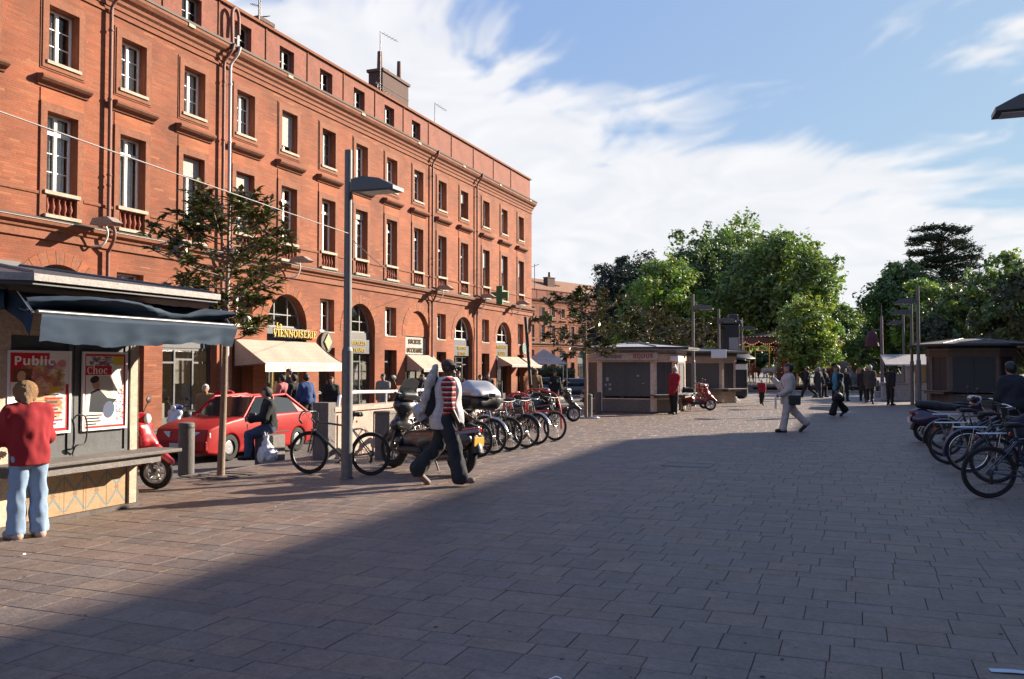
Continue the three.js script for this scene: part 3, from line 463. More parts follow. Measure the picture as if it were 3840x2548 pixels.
for (const [px, D, r, h, s] of [[2330, 112, 6, 7, 1], [2560, 116, 7, 8, 2], [2790, 118, 7, 8, 3], [2990, 122, 6, 7.5, 4], [3330, 108, 5, 8, 5], [3520, 104, 6, 9, 6], [3720, 96, 6, 9, 7], [3900, 90, 6, 9, 8]]) // the row behind them
  broadTree(['low dark tree in the back row behind the conifers', 'low dark tree in the back row behind the bright round tree', 'low dark tree in the back row behind the tallest plane tree', 'low dark tree in the back row behind the carousel', 'low dark tree in the back row behind the plaza lamps', 'low dark tree in the back row behind the cedar', 'low dark tree in the back row behind the ragged tree', 'low dark tree in the back row behind the big dark tree'][s - 1], px, D, { top: h, r, low: 0.2, seed: 120 + s, n: 7000, col: DK, lobes: 14, size: 0.3 });
function sapling(label, x, z, { h, r, low, seed, n = 46, leaf = 0.2, col = [0.06, 0.09, 0.022], lean = 0, stretch = 1 }) {
  reseed(seed);
  const t = T('young_magnolia', label, 'tree', x, 0, z, 0, 'young magnolias planted along the square'), L = new Leaves(), twigs = [];
  const lead = [[0, 0, 0], [lean * 0.4, h * 0.3, 0], [lean * 0.8, h * 0.6, 0.02], [lean, h - 0.1, 0]], bark = P(t, 'trunk', M(bar(lead[0], lead[1], 0.062, 0.048, 9), bar(lead[1], lead[2], 0.048, 0.034, 9), bar(lead[2], lead[3], 0.034, 0.012, 8)), YOUNGBARK);
  const whorl = (p, d, k) => { for (let i = 0; i < k; i++) { const a = rr(0, 6.283), up = V(0, 1, 0), dir = d.clone().multiplyScalar(rr(0.1, 0.9)).add(V(Math.cos(a), rr(-0.35, 0.6), Math.sin(a))).normalize(); const u2 = Math.abs(dir.y) > 0.9 ? V(1, 0, 0) : up; L.blade(p.clone().addScaledVector(d, rr(-0.16, 0.02)), dir, u2.clone().add(dirRnd().multiplyScalar(0.5)), leaf * rr(0.7, 1.25), leaf * rr(0.17, 0.26), rnd() < 0.25 ? tint([0.15, 0.085, 0.03], 0.3) : tint(col, 0.4)); } };
  for (let i = 0; i < n; i++) {
    const f = (i + 0.5) / n, y0 = lerp(low - 0.35, h - 0.25, f), a = i * 2.39996 + rr(-0.4, 0.4), rad = r * Math.sin(Math.PI * (0.2 + 0.68 * f)) * rr(0.55, 1.15), s = V(lean * y0 / h, y0, 0), e = s.clone().add(V(Math.cos(a) * rad * stretch, rad * rr(0.15, 0.55), Math.sin(a) * rad));
    const mid = s.clone().lerp(e, 0.55).add(V(0, -0.05, 0)); twigs.push(tube([s.toArray(), mid.toArray(), e.toArray()], 0.011, 6, 5));
    const d = e.clone().sub(mid).normalize(); whorl(e, d, 13);
    for (let j = 0; j < 5; j++) { const q = s.clone().lerp(e, rr(0.4, 0.9)), dd = d.clone().add(dirRnd()).normalize(), q2 = q.clone().addScaledVector(dd, rr(0.1, 0.28)); twigs.push(bar(q.toArray(), q2.toArray(), 0.006, 0.004, 4)); whorl(q2, dd, 10); }
  }
  whorl(V(lean, h, 0), V(0, 1, 0), 10);
  P(t, 'branch', M(twigs), YOUNGBARK); P(t, 'crown', L.geo(), GLOSSLEAF);
  return t;
}
sapling('young magnolia with big glossy leaves next to the red car', -9.3, -11.3, { h: 4.5, r: 1.3, low: 2.45, seed: 201, n: 58, lean: 0.12, leaf: 0.15, col: [0.115, 0.14, 0.036] });
sapling('young magnolia between bicycle rails and the cream kiosk', -8.3, -28.2, { h: 4.35, r: 1.6, low: 2.3, seed: 202, n: 34, leaf: 0.2, col: [0.10, 0.125, 0.03] });
sapling('young magnolia rising behind the cream kiosk roof', ...spot(2440, 41), { h: 4.5, r: 1.9, low: 2.6, seed: 203, n: 40, leaf: 0.22, col: [0.11, 0.125, 0.03] });
sapling('young magnolia behind the lamp beside the second kiosk', ...spot(2640, 50), { h: 4.4, r: 1.8, low: 2.4, seed: 204, n: 36, leaf: 0.22, col: [0.10, 0.12, 0.03] });
sapling('young magnolia seen between cream kiosk and the dark garden trees', ...spot(2540, 56), { h: 4.8, r: 2.0, low: 2.4, seed: 205, n: 36, leaf: 0.24, col: [0.09, 0.12, 0.03] });
P(scene, 'tree_grate', M([-1, 1].flatMap((s) => [bx(-0.42, 0.42, 0.0045, 0.011, s * 0.42 - 0.03, s * 0.42 + 0.03), bx(s * 0.42 - 0.03, s * 0.42 + 0.03, 0.0045, 0.011, -0.39, 0.39)]), ...[-0.26, 0.26].map((q) => bx(-0.39, 0.39, 0.0045, 0.01, q - 0.05, q + 0.05)), bx(-0.39, -0.16, 0.0045, 0.01, -0.06, 0.06), bx(0.16, 0.39, 0.0045, 0.01, -0.06, 0.06)), rough(0.14, 0.12, 0.11, 0.8, 2)).position.set(-9.3, 0.004, -11.3);
tag(scene.children.at(-1), 'square metal grate around the foot of the young magnolia by the car', 'tree grate');
{ // far house at the end of the avenue
  const [x, z] = spot(3232, 190), b = T('avenue_building', 'far pale brick building closing the avenue between the trees', 'building', x, -0.4, z, YAW), w = 7.5, h = 13.4;
  const holes = []; for (let i = 0; i < 5; i++) for (let j = 0; j < 4; j++) holes.push([[-6 + i * 2.6, 2.2 + j * 2.9], [-4.9 + i * 2.6, 2.2 + j * 2.9], [-4.9 + i * 2.6, 3.9 + j * 2.9], [-6 + i * 2.6, 3.9 + j * 2.9]]);
  P(b, 'wall', ext(shape([[-w, 0], [w, 0], [w, h], [-w, h]], holes), 0.4), BRICK2); P(b, 'body', bx(-w, w, 0, h, -8, -0.01), BRICK); P(b, 'roof', bx(-w - 0.3, w + 0.3, h + 0.001, h + 0.4, -8.3, 0.7), HOOD);
  for (const q of holes) { const wn = P(b, 'window', bx(q[0][0] + 0.003, q[1][0] - 0.003, q[0][1] + 0.003, q[2][1] - 0.003, 0.02, 0.1), FRAME_W); P(wn, 'pane', bx(q[0][0] + 0.12, q[1][0] - 0.12, q[0][1] + 0.12, q[2][1] - 0.12, 0.101, 0.13), DARKGLASS); }
}

// ---------------------------------------------------------------- kiosks, walls, lamps, signs
const tileTex = canvasTex(1024, 256, (c, w, h) => { // painted tiles: buff ground, grey blue lattice and small rosettes
  c.fillStyle = '#b99a72'; c.fillRect(0, 0, w, h); reseed(3);
  for (let i = 0; i < 900; i++) { c.fillStyle = `rgba(${rr(90, 215)},${rr(70, 170)},${rr(50, 120)},0.10)`; c.fillRect(rr(0, w), rr(0, h), rr(4, 40), rr(3, 26)); }
  c.lineWidth = 13; c.strokeStyle = '#7f8b8c';
  for (let i = 0; i < 8; i++) { const x = i * 128 + 64; for (const [dx, dy] of [[-64, 0], [64, 0]]) { c.beginPath(); c.moveTo(x, h * 0.5 + 16); c.lineTo(x + dx * 0.9, h - 18); c.stroke(); c.beginPath(); c.moveTo(x, h * 0.5 - 16); c.lineTo(x + dx * 0.9, 18); c.stroke(); } }
  c.fillStyle = '#8d6a48'; for (let i = 0; i < 8; i++) { const x = i * 128 + 64; for (let k = 0; k < 6; k++) { c.beginPath(); c.ellipse(x + 10 * Math.cos(k * 1.05), h / 2 + 10 * Math.sin(k * 1.05), 8, 4, k * 1.05, 0, 7); c.fill(); } }
  c.strokeStyle = 'rgba(80,60,40,0.8)'; c.lineWidth = 3; for (let i = 0; i <= 8; i++) { c.beginPath(); c.moveTo(i * 128, 0); c.lineTo(i * 128 + rr(-2, 2), h); c.stroke(); }
});
const TILE = new THREE.MeshStandardMaterial({ map: tileTex, roughness: 0.6, color: C(0.62, 0.58, 0.54), bumpMap: grainLin, bumpScale: 0.002 });
function octo(L, Ch, off) { // corners of a square with cut corners, faces moved out by off; first face looks to +z
  const a = L / 2, b = a + Ch * Math.SQRT1_2, t = off * Math.tan(Math.PI / 8), p = [];
  for (let i = 0; i < 4; i++) { const A = i * Math.PI / 2; for (const [x, z] of [[-a - t, b + off], [a + t, b + off]]) p.push([x * Math.cos(A) + z * Math.sin(A), -x * Math.sin(A) + z * Math.cos(A)]); }
  return p; // p[0]-p[1] is the front, p[1]-p[2] the next cut corner ...
}
const prismY = (poly, y0, y1) => ext(shape(poly.map((q) => [q[0], -q[1]])), y1 - y0).rotateX(-Math.PI / 2).translate(0, y0, 0);
function kiosk(label, x, z, ry, { L = 1.9, Ch = 1.1, H = 2.1, shut = KIOSKGREY, frame = CREAM, over = 0.9, roofTop = 0.32, fascia, skip = [], counter = [0], roofM = ANTHRACITE, base = TILE, deep = 0.5 } = {}) {
  const t = T('kiosk', label, 'kiosk', x, 0, z, ry, 'kiosks along the square'), c = octo(L, Ch, 0), ci = octo(L, Ch, -0.09), co = octo(L, Ch, over);
  P(t, 'plinth', prismY(octo(L, Ch, 0.03), -deep, 0.05), rough(0.12, 0.10, 0.09, 0.9, 1));
  P(t, 'floor', prismY(ci, 0.051, 0.09), DARKROOM);
  for (let i = 0; i < 8; i++) {
    const a = c[i], b = c[(i + 1) % 8], ia = ci[i], ib = ci[(i + 1) % 8], dx = b[0] - a[0], dz = b[1] - a[1], l = Math.hypot(dx, dz), ux = dx / l, uz = dz / l, nx = -uz * -1, face = Math.atan2(-dz, dx), mx = (a[0] + b[0]) / 2, mz = (a[1] + b[1]) / 2, put = (g) => g.rotateY(face).translate(mx, 0, mz); // local x along the face, z out
    P(t, 'post', prismY(octo(0.001, 0.001, 0.0).length ? [[a[0] - 0.01 * ux, a[1] - 0.01 * uz], [a[0] + 0.13 * ux, a[1] + 0.13 * uz], [ia[0] + 0.1 * ux, ia[1] + 0.1 * uz], [ia[0], ia[1]]] : [], 0.052, H), frame);
    P(t, 'post', prismY([[b[0] - 0.13 * ux, b[1] - 0.13 * uz], [b[0] + 0.002 * ux, b[1] + 0.002 * uz], [ib[0], ib[1]], [ib[0] - 0.1 * ux, ib[1] - 0.1 * uz]], 0.053, H - 0.001), frame);
    const hw = l / 2 - 0.131; if (skip.includes(i)) continue;
    const n = Math.max(1, Math.round(2 * hw / 0.3)); for (let k = 0; k < n; k++) { const x0 = -hw + 2 * hw * k / n, x1 = -hw + 2 * hw * (k + 1) / n, g = bx(x0 + 0.002, x1 - 0.002, 0.055, 0.5, -0.07, -0.03 + 0.002 * (k % 2)), uv = g.attributes.uv, p = g.attributes.position; for (let q = 0; q < uv.count; q++) uv.setXY(q, (p.getX(q) + 1) / 2.4, (p.getY(q) - 0.05) / 0.45); P(t, 'base_tile', put(g), base); }
    P(t, 'base_rail', put(bx(-hw, hw, 0.501, 0.54, -0.08, -0.01)), frame);
    for (const s of [-1, 1]) { const x0 = s < 0 ? -hw : 0.006, x1 = s < 0 ? -0.006 : hw, d = P(t, 'shutter_door', put(bx(x0, x1, 0.62, H - 0.06, -0.07, -0.035)), shut); if (2 * hw > 1.2) { P(d, 'frame', put(M(bx(x0, x0 + 0.07, 0.62, H - 0.06, -0.034, -0.018), bx(x1 - 0.07, x1, 0.62, H - 0.06, -0.034, -0.018), bx(x0 + 0.07, x1 - 0.07, 0.62, 0.72, -0.034, -0.018), bx(x0 + 0.07, x1 - 0.07, H - 0.14, H - 0.06, -0.034, -0.018))), shut); } }
    P(t, 'lintel', put(bx(-hw, hw, H - 0.058, H - 0.002, -0.08, -0.004)), frame);
    if (counter.includes(i)) P(t, 'counter', put(M(rbox(l + 0.5, 0.045, 0.46, 0.015, 0.05, 0.675, 0.19), bx(-l / 2, l / 2, 0.56, 0.652, -0.02, 0.36))), rough(0.16, 0.14, 0.13, 0.6, 1));
  }
  P(t, 'beam', prismY(octo(L, Ch, 0.04), H + 0.001, H + 0.24), frame);
  const cr = octo(L, Ch, over * 0.62);
  P(t, 'soffit', prismY(co, H + 0.395, H + 0.43), roofM); P(t, 'collar', prismY(octo(L, Ch, 0.06), H + 0.3, H + 0.394), roofM);
  const band = (o, y0, y1, name, m) => P(t, name, ext(shape(octo(L, Ch, o).map((q) => [q[0], -q[1]]), [octo(L, Ch, o - 0.05).map((q) => [q[0], -q[1]]).reverse()]), y1 - y0).rotateX(-Math.PI / 2).translate(0, y0, 0), m);
  band(over + 0.035, H + 0.431, H + 0.5, 'fascia', fascia ?? roofM);
  const ro = octo(L, Ch, over + 0.03), tri = []; for (let i = 0; i < 8; i++) { const a = ro[i], b = ro[(i + 1) % 8], y = H + 0.502, y1 = y + roofTop; tri.push(quad([a[0], y, a[1]], [b[0], y, b[1]], [b[0] * 0.2, y1, b[1] * 0.2], [a[0] * 0.2, y1, a[1] * 0.2])); } tri.push(prismY(ro.map((q) => [q[0] * 0.2, q[1] * 0.2]), H + 0.46 + roofTop, H + 0.56 + roofTop)); const R = P(t, 'roof', M(tri), roofM);
  for (let i = 0; i < 8; i++) { const q = co[i]; P(R, 'roof_rib', bar([q[0] * 0.98, H + 0.52, q[1] * 0.98], [q[0] * 0.18, H + 0.52 + roofTop, q[1] * 0.18], 0.022), DARKSTEEL); }
  P(t, 'ceiling', prismY(octo(L, Ch, 0.05), H + 0.241, H + 0.299), DARKROOM);
  return t;
}
const FASCIAG = rough(0.34, 0.31, 0.30, 0.6, 2);
{ // the press kiosk with posters
  const k = kiosk('press kiosk with grey doors, two magazine posters and a blue awning', -8.2 - 1.728, -7.49, Math.PI / 2, { counter: [0], fascia: FASCIAG, over: 0.88 });
  const f = 1.728, put = (g, x, y, z = 0) => g.translate(x, y, f + z);
  // in the kiosk's own axes x runs to the far end, z out of the front face
  const pubTex = canvasTex(512, 768, (c, w, h) => { reseed(31);
    c.fillStyle = '#f2ece6'; c.fillRect(0, 0, w, h); c.fillStyle = '#d21f26'; c.fillRect(0, 0, w * 0.66, h * 0.36); c.fillStyle = '#e8c6b0'; c.fillRect(w * 0.3, h * 0.08, w * 0.36, h * 0.3);
    for (let i = 0; i < 260; i++) { c.fillStyle = `rgba(${rr(120, 240)},${rr(60, 170)},${rr(50, 120)},0.35)`; c.beginPath(); c.ellipse(rr(w * 0.2, w * 0.9), rr(h * 0.12, h * 0.8), rr(10, 60), rr(8, 40), rr(0, 3), 0, 7); c.fill(); }
    c.fillStyle = '#6b4630'; c.fillRect(w * 0.06, h * 0.2, w * 0.3, h * 0.16); c.fillStyle = '#d9a884'; c.beginPath(); c.ellipse(w * 0.2, h * 0.29, 38, 50, 0.1, 0, 7); c.fill(); c.fillStyle = '#d8a078'; c.beginPath(); c.ellipse(w * 0.55, h * 0.55, 90, 150, 0.4, 0, 7); c.fill();
    c.fillStyle = '#e2b31c'; c.fillRect(w * 0.66, h * 0.44, w * 0.22, h * 0.05);
    for (let i = 0; i < 22; i++) { c.fillStyle = ['#7a4a30', '#e6c1a2', '#b37a54', '#402a22', '#d9d2cc', '#9c2a30'][i % 6]; c.globalAlpha = 0.5; c.beginPath(); c.ellipse(rr(w * 0.1, w * 0.85), rr(h * 0.2, h * 0.9), rr(14, 70), rr(10, 50), rr(0, 3), 0, 7); c.fill(); } c.globalAlpha = 1; c.fillStyle = '#222'; for (let i = 0; i < 46; i++) c.fillRect(w * 0.08 + rr(0, 200), h * 0.4 + i * 9, rr(20, 90), 3); c.fillStyle = '#fff'; c.font = 'bold 118px sans-serif'; c.fillText('Public', 34, 118); c.font = 'bold 30px sans-serif'; c.fillStyle = '#c4161c';
    for (let i = 0; i < 9; i++) { c.fillStyle = i % 2 ? '#c4161c' : '#3c3a3a'; c.fillRect(w * 0.58 + rr(0, 12), h * 0.52 + i * 36, rr(90, 170), 17); }
    c.fillStyle = '#cf2027'; c.fillRect(0, h - 30, w, 30); c.fillRect(w - 26, h * 0.4, 26, h);
  });
  const chocTex = canvasTex(512, 768, (c, w, h) => { reseed(33);
    c.fillStyle = '#efe6de'; c.fillRect(0, 0, w, h); c.fillStyle = '#cfc4ba'; c.fillRect(w * 0.35, h * 0.3, w * 0.35, h * 0.3);
    for (let i = 0; i < 60; i++) { c.fillStyle = `rgba(${rr(60, 140)},${rr(50, 110)},${rr(60, 120)},0.5)`; c.fillRect(rr(w * 0.1, w * 0.6), rr(20, h * 0.14), rr(10, 60), rr(8, 30)); }
    c.fillStyle = '#c41a22'; c.fillRect(0, h * 0.16, w * 0.66, 96); c.fillStyle = '#f3e3d6'; c.font = 'bold 104px serif'; c.fillText('Choc', 30, h * 0.16 + 84); c.fillStyle = '#e6c21c'; c.fillRect(w * 0.7, 14, w * 0.24, h * 0.13);
    c.fillStyle = '#20242b'; c.beginPath(); c.moveTo(w * 0.12, h * 0.78); c.lineTo(w * 0.16, h * 0.52); c.lineTo(w * 0.34, h * 0.46); c.lineTo(w * 0.56, h * 0.6); c.lineTo(w * 0.8, h * 0.62); c.lineTo(w * 0.5, h * 0.8); c.fill();
    c.fillStyle = '#c98f6a'; c.beginPath(); c.ellipse(w * 0.28, h * 0.4, 48, 62, -0.2, 0, 7); c.fill(); c.fillStyle = '#231a14'; c.beginPath(); c.ellipse(w * 0.25, h * 0.345, 56, 36, -0.3, 0, 7); c.fill();
    c.fillStyle = '#44607a'; c.beginPath(); c.ellipse(w * 0.6, h * 0.76, 70, 90, 0.3, 0, 7); c.fill();
    for (let i = 0; i < 4; i++) { c.fillStyle = '#23201f'; c.fillRect(w * 0.05, h * 0.82 + i * 30, rr(120, 220), 15); }
    for (let i = 0; i < 90; i++) { c.fillStyle = `rgb(${rr(60, 230)},${rr(40, 150)},${rr(60, 170)})`; c.fillRect(rr(w * 0.74, w * 0.95), rr(h * 0.45, h * 0.93), rr(6, 26), rr(5, 20)); }
    c.fillStyle = '#8f2430'; for (let i = 0; i < 30; i++) c.fillRect(w * 0.4 + rr(0, 120), h * 0.66 + i * 8, rr(14, 60), 3); c.strokeStyle = '#cf2027'; c.lineWidth = 44; c.strokeRect(0, 0, w, h);
  });
  for (const [x0, x1, tex, lab] of [[-0.86, -0.06, pubTex, 'magazine poster with white title on red, behind the woman in red'], [0.10, 0.76, chocTex, 'red framed magazine poster with a figure in a dark suit on the kiosk door']]) {
    const p = T('poster', lab, 'poster', 0, 0, 0, 0, 'posters on the press kiosk'); k.updateMatrixWorld(); p.position.copy(k.position); p.rotation.y = k.rotation.y;
    P(p, 'poster_frame', M(bx(x0, x0 + 0.025, 0.97, 1.88, f - 0.017, f + 0.012), bx(x1 - 0.025, x1, 0.97, 1.88, f - 0.017, f + 0.012), bx(x0 + 0.025, x1 - 0.025, 0.97, 0.995, f - 0.017, f + 0.012), bx(x0 + 0.025, x1 - 0.025, 1.855, 1.88, f - 0.017, f + 0.012)), WHITE);
    const g = new THREE.PlaneGeometry(x1 - x0 - 0.052, 0.858).translate((x0 + x1) / 2, 1.425, f - 0.004); P(p, 'print', g, new THREE.MeshStandardMaterial({ map: tex, roughness: 0.35, color: C(0.8, 0.8, 0.8) }));
  }
  P(k, 'door_bar', tube([[-0.02, 0.72, f - 0.01], [-0.02, 0.82, f + 0.05], [0.09, 0.84, f + 0.06], [0.09, 1.14, f + 0.06], [0.0, 1.16, f + 0.04], [-0.02, 1.1, f - 0.01]], 0.009, 30, 6), BLACK);
  P(k, 'lock', M(box(0.05, 0.025, 0.03, 0.04, 0.66, f + 0.02)), STEEL);
  // collapsed awning hanging from the roof edge of the front face
  const aw = T('kiosk_awning', 'crumpled dark blue awning folded up under the press kiosk roof', 'awning', k.position.x, 0, k.position.z, k.rotation.y), N = 60, Q = 22, pos = [], idx = [], uv = [];
  const AW = 1.24, AR = 0.42; for (let i = 0; i <= N; i++) for (let j = 0; j <= Q; j++) {
    const s = i / N, v = j / Q, x = -AW + (2 * AW + AR) * s, sag = 0.10 * Math.sin(s * 9.5 + 0.7) + 0.06 * n2(s * 5, 1.3), fold = 0.5 + 0.5 * Math.sin(s * 7.2 - 0.6);
    let y, z; // v: 0 roof edge, 0.62 front bar, 1 hem of the valance
    if (v < 0.62) { const q = v / 0.62; z = 0.62 + 0.42 * Math.sin(Math.min(1, q * 1.35) * Math.PI) * (0.2 + 0.9 * fold) + 0.36 * sstep(0.82, 1, q); y = lerp(2.44, 2.24, Math.pow(q, 1.3)) + 0.07 * (fold - 0.6) * Math.sin(q * Math.PI) - 0.03 * q; y += 0.008 * n2(s * 12, q * 4); z += 0.008 * n2(s * 10, q * 5 + 9); } else { const q = (v - 0.62) / 0.38; z = 0.98 + 0.03 * Math.sin(s * 11 + 2 * n2(s * 3, 4)) * q + 0.012 * n2(s * 9, q * 2) * q - 0.06 * q; y = 2.22 - 0.27 * q * (1 + 0.12 * Math.sin(s * 6) + 0.06 * n2(s * 12, 2)) + 0.05 * sag; }
    pos.push(x, y, f + z - 0.06); uv.push(x, y);
  }
  for (let i = 0; i < N; i++) for (let j = 0; j < Q; j++) { const a = i * (Q + 1) + j, b = a + Q + 1; idx.push(a, a + 1, b, b, a + 1, b + 1); }
  const ag = new THREE.BufferGeometry(); ag.setAttribute('position', new THREE.Float32BufferAttribute(pos, 3)); ag.setAttribute('uv', new THREE.Float32BufferAttribute(uv, 2)); ag.setIndex(idx); ag.computeVertexNormals();
  const BLUE = mat(0.008, 0.028, 0.06, 0.85, 0, { map: rep(weave, 2), side: THREE.DoubleSide });
  P(aw, 'fabric', ag, BLUE); P(aw, 'front_bar', bar([-AW - 0.03, 2.235, f + 0.89], [AW + AR + 0.03, 2.235, f + 0.80], 0.024), DARKSTEEL);
  for (const s of [-1, 1]) { const AW = s > 0 ? 1.66 : 1.24; P(aw, 'arm', M(bar([s * AW, 2.235, f + 0.8], [s * (AW - 0.1), 2.42, f + 0.02], 0.018), bar([s * AW, 2.24, f + 0.79], [s * (AW + 0.02), 2.44, f + 0.62], 0.012)), STEEL);
    const sg = []; for (let q = 0; q < 6; q++) { const a = q / 6, b = (q + 1) / 6, F = (t) => [s * (AW + 0.01 + 0.03 * Math.sin(t * 9)), lerp(2.5, 2.2, t), f + lerp(0.45, 0.83, t)], G = (t) => [s * (AW + 0.03 * Math.sin(t * 7 + 1)), lerp(2.3, 2.0, t), f + lerp(0.42, 0.8, t)]; sg.push(quad(F(a), F(b), G(b), G(a))); } P(aw, 'side_flap', M(sg), BLUE); }
  // second awning on the next cut corner, rolled
  P(k, 'rolled_awning', M(tube([[-1.3, 2.36, f + 0.5], [-1.75, 2.34, f + 0.05], [-2.3, 2.36, f - 0.5]], 0.1, 14, 10)), BLUE);
}
{
  const k = kiosk('cream kiosk with closed charcoal shutters and faded red lettering on its fascia', -7.93, -33.95, 0, { L: 2.1, Ch: 0.95, H: 1.95, fascia: ANTHRACITE, shut: KIOSKGREY, counter: [1, 2], over: 0.5, roofTop: 0.16, base: rough(0.2, 0.17, 0.14, 0.85, 2), frame: rough(0.78, 0.61, 0.49, 0.7, 1, 0.001), roofM: rough(0.4, 0.4, 0.41, 0.5, 2) }), b = 1.05 + 0.95 * Math.SQRT1_2;
  P(k, 'fascia_board', bx(-1.2, 1.25, 1.96, 2.24, b + 0.20, b + 0.24), rough(0.6, 0.5, 0.46, 0.8, 1.5, 0.001));
  const let_ = text('BIJOUX', 0.16, 0.01, fontSans); P(k, 'faded_lettering', let_.translate(0.72, 2.1, b + 0.242), rough(0.42, 0.07, 0.09, 0.8, 3)); P(k, 'faded_lettering', text('KIOSQUE', 0.12, 0.01, fontSans).translate(-0.45, 2.09, b + 0.242), rough(0.14, 0.11, 0.10, 0.8, 3));
  for (const [x, y, w, h] of [[-0.72, 1.25, 0.1, 0.14], [-0.78, 1.04, 0.08, 0.08], [-0.62, 1.05, 0.09, 0.08], [-0.62, 0.88, 0.1, 0.08], [0.45, 1.38, 0.1, 0.06], [0.65, 1.1, 0.12, 0.02]]) P(k, 'sticker', box(w, h, 0.004, x, y, b - 0.015), rough(0.45, 0.44, 0.43, 0.7, 6));
  P(k, 'light_box', M(rbox(0.32, 0.2, 1.1, 0.03, 1.05 + 0.7, 2.02, 0.9)), WHITE);
  const k2 = kiosk('second cream kiosk with a dark canopy beside the plaza lamp', ...spot(2612, 43.5), 0.15, { L: 2.4, Ch: 0.9, H: 1.95, fascia: ANTHRACITE, shut: mat(0.05, 0.045, 0.045, 0.4), counter: [0, 1], over: 0.55, roofTop: 0.16, base: CREAM }), b2 = 1.2 + 0.9 * Math.SQRT1_2;
  P(k2, 'sign_plate', rbox(0.7, 0.4, 0.05, 0.02, 1.05, 2.32, b2 + 0.62), mat(0.6, 0.65, 0.68, 0.4));
  const k3 = T('dark_kiosk', 'tall black kiosk tower with round white sign near the carousel', 'kiosk', ...(() => { const [x, z] = spot(2745, 48.5); return [x, 0, z]; })(), 0.3);
  P(k3, 'booth', M(rbox(1.5, 2.1, 1.6, 0.25, 0, 1.05, 0)), mat(0.02, 0.022, 0.024, 0.4)); P(k3, 'canopy', M(lathe([[0, 2.5], [0.9, 2.42], [1.25, 2.2], [1.25, 2.12], [0, 2.12]], 20)), ANTHRACITE); P(k3, 'tower', M(rbox(0.95, 1.7, 0.95, 0.06, -0.1, 3.2, -0.2)), mat(0.02, 0.022, 0.024, 0.4));
  P(k3, 'tower_cap', M(rbox(1.15, 0.22, 1.1, 0.05, -0.1, 4.17, -0.2), rbox(0.5, 0.35, 0.5, 0.04, 0.1, 4.45, -0.2)), ANTHRACITE); P(k3, 'screen', rbox(0.5, 0.75, 0.04, 0.02, 0.05, 2.95, 0.29), mat(0.28, 0.28, 0.3, 0.25)); P(k3, 'sign', rbox(0.8, 0.3, 0.05, 0.024, 0.25, 1.72, 0.82), WHITE); P(k3, 'counter', rbox(0.5, 0.05, 0.5, 0.02, 0.95, 0.9, 0.4), STEEL);
  const aboard = T('folding_board', 'pale folding signboard leaning beside the black kiosk', 'sign board', ...(() => { const [x, z] = spot(2740, 44); return [x, 0, z]; })(), 0.2);
  P(aboard, 'leaf', quad([-0.45, 1.0, 0], [-0.35, 1.0, 0], [0.28, 0.0, 0.25], [0.18, 0, 0.25]), WHITE); P(aboard, 'leg', M(bar([-0.45, 0.98, 0], [0.42, 0, 0.1], 0.03), bar([-0.4, 0.98, -0.05], [0.36, 0, -0.3], 0.03)), WHITE);
  // the newsstand on the shaded side and the stall beyond it
  const kr = kiosk('dark roofed newsstand with a wide black shutter on the shaded side', ...spot(3635, 39), 0.0, { L: 1.9, Ch: 1.0, H: 2.2, shut: mat(0.02, 0.024, 0.028, 0.5), over: 0.75, fascia: ANTHRACITE, roofTop: 0.26, counter: [7], base: rough(0.12, 0.11, 0.10, 0.9, 1), frame: rough(0.16, 0.12, 0.10, 0.85, 1), roofM: rough(0.028, 0.029, 0.032, 0.8, 1) });
  const st = T('market_stall', 'open stall with a pale counter and slanted awning behind the newsstand', 'stall', ...(() => { const [x, z] = spot(3400, 45); return [x, 0, z]; })(), 0.1);
  P(st, 'counter', M(rbox(3.0, 0.07, 0.8, 0.02, 0.2, 0.88, 0), bx(-1.2, 1.6, 0.05, 0.84, -0.3, 0.3)), rough(0.42, 0.42, 0.45, 0.5, 1)); P(st, 'back_panel', M(bx(0.3, 2.2, 0.84, 1.9, -0.45, -0.4)), CREAM); P(st, 'awning', M(sweep([[1.5, 1.78], [1.5, 1.84], [-0.4, 2.36], [-0.4, 2.3]], -1.2, 1.4)), rough(0.4, 0.36, 0.34, 0.8, 1)); for (const x of [-1.15, 1.35]) P(st, 'post', bar([x, 0, -0.35], [x, 2.3, -0.35], 0.03), DARKSTEEL);
  P(st, 'display_case', rbox(0.5, 0.9, 0.4, 0.03, 0.6, 1.4, 0), rough(0.45, 0.34, 0.22, 0.6, 2)); P(st, 'box', rbox(0.7, 0.45, 0.5, 0.02, -0.5, 1.14, 0), rough(0.35, 0.35, 0.37, 0.6, 2));
  const fr = T('white_shed', 'small shed with a white gable roof behind the open stall', 'shed', ...(() => { const [x, z] = spot(3480, 52); return [x, 0, z]; })(), 0.1); P(fr, 'wall', bx(-1.3, 1.3, 0, 1.75, -1, 1), CREAM); P(fr, 'roof', sweep([[-1.2, 1.76], [1.2, 1.76], [0.9, 2.4], [-0.9, 2.4]], -1.5, 1.5), WHITE); P(fr, 'hatch', bx(0.0, 0.9, 0.7, 1.45, 1.002, 1.02), DARKROOM);
}
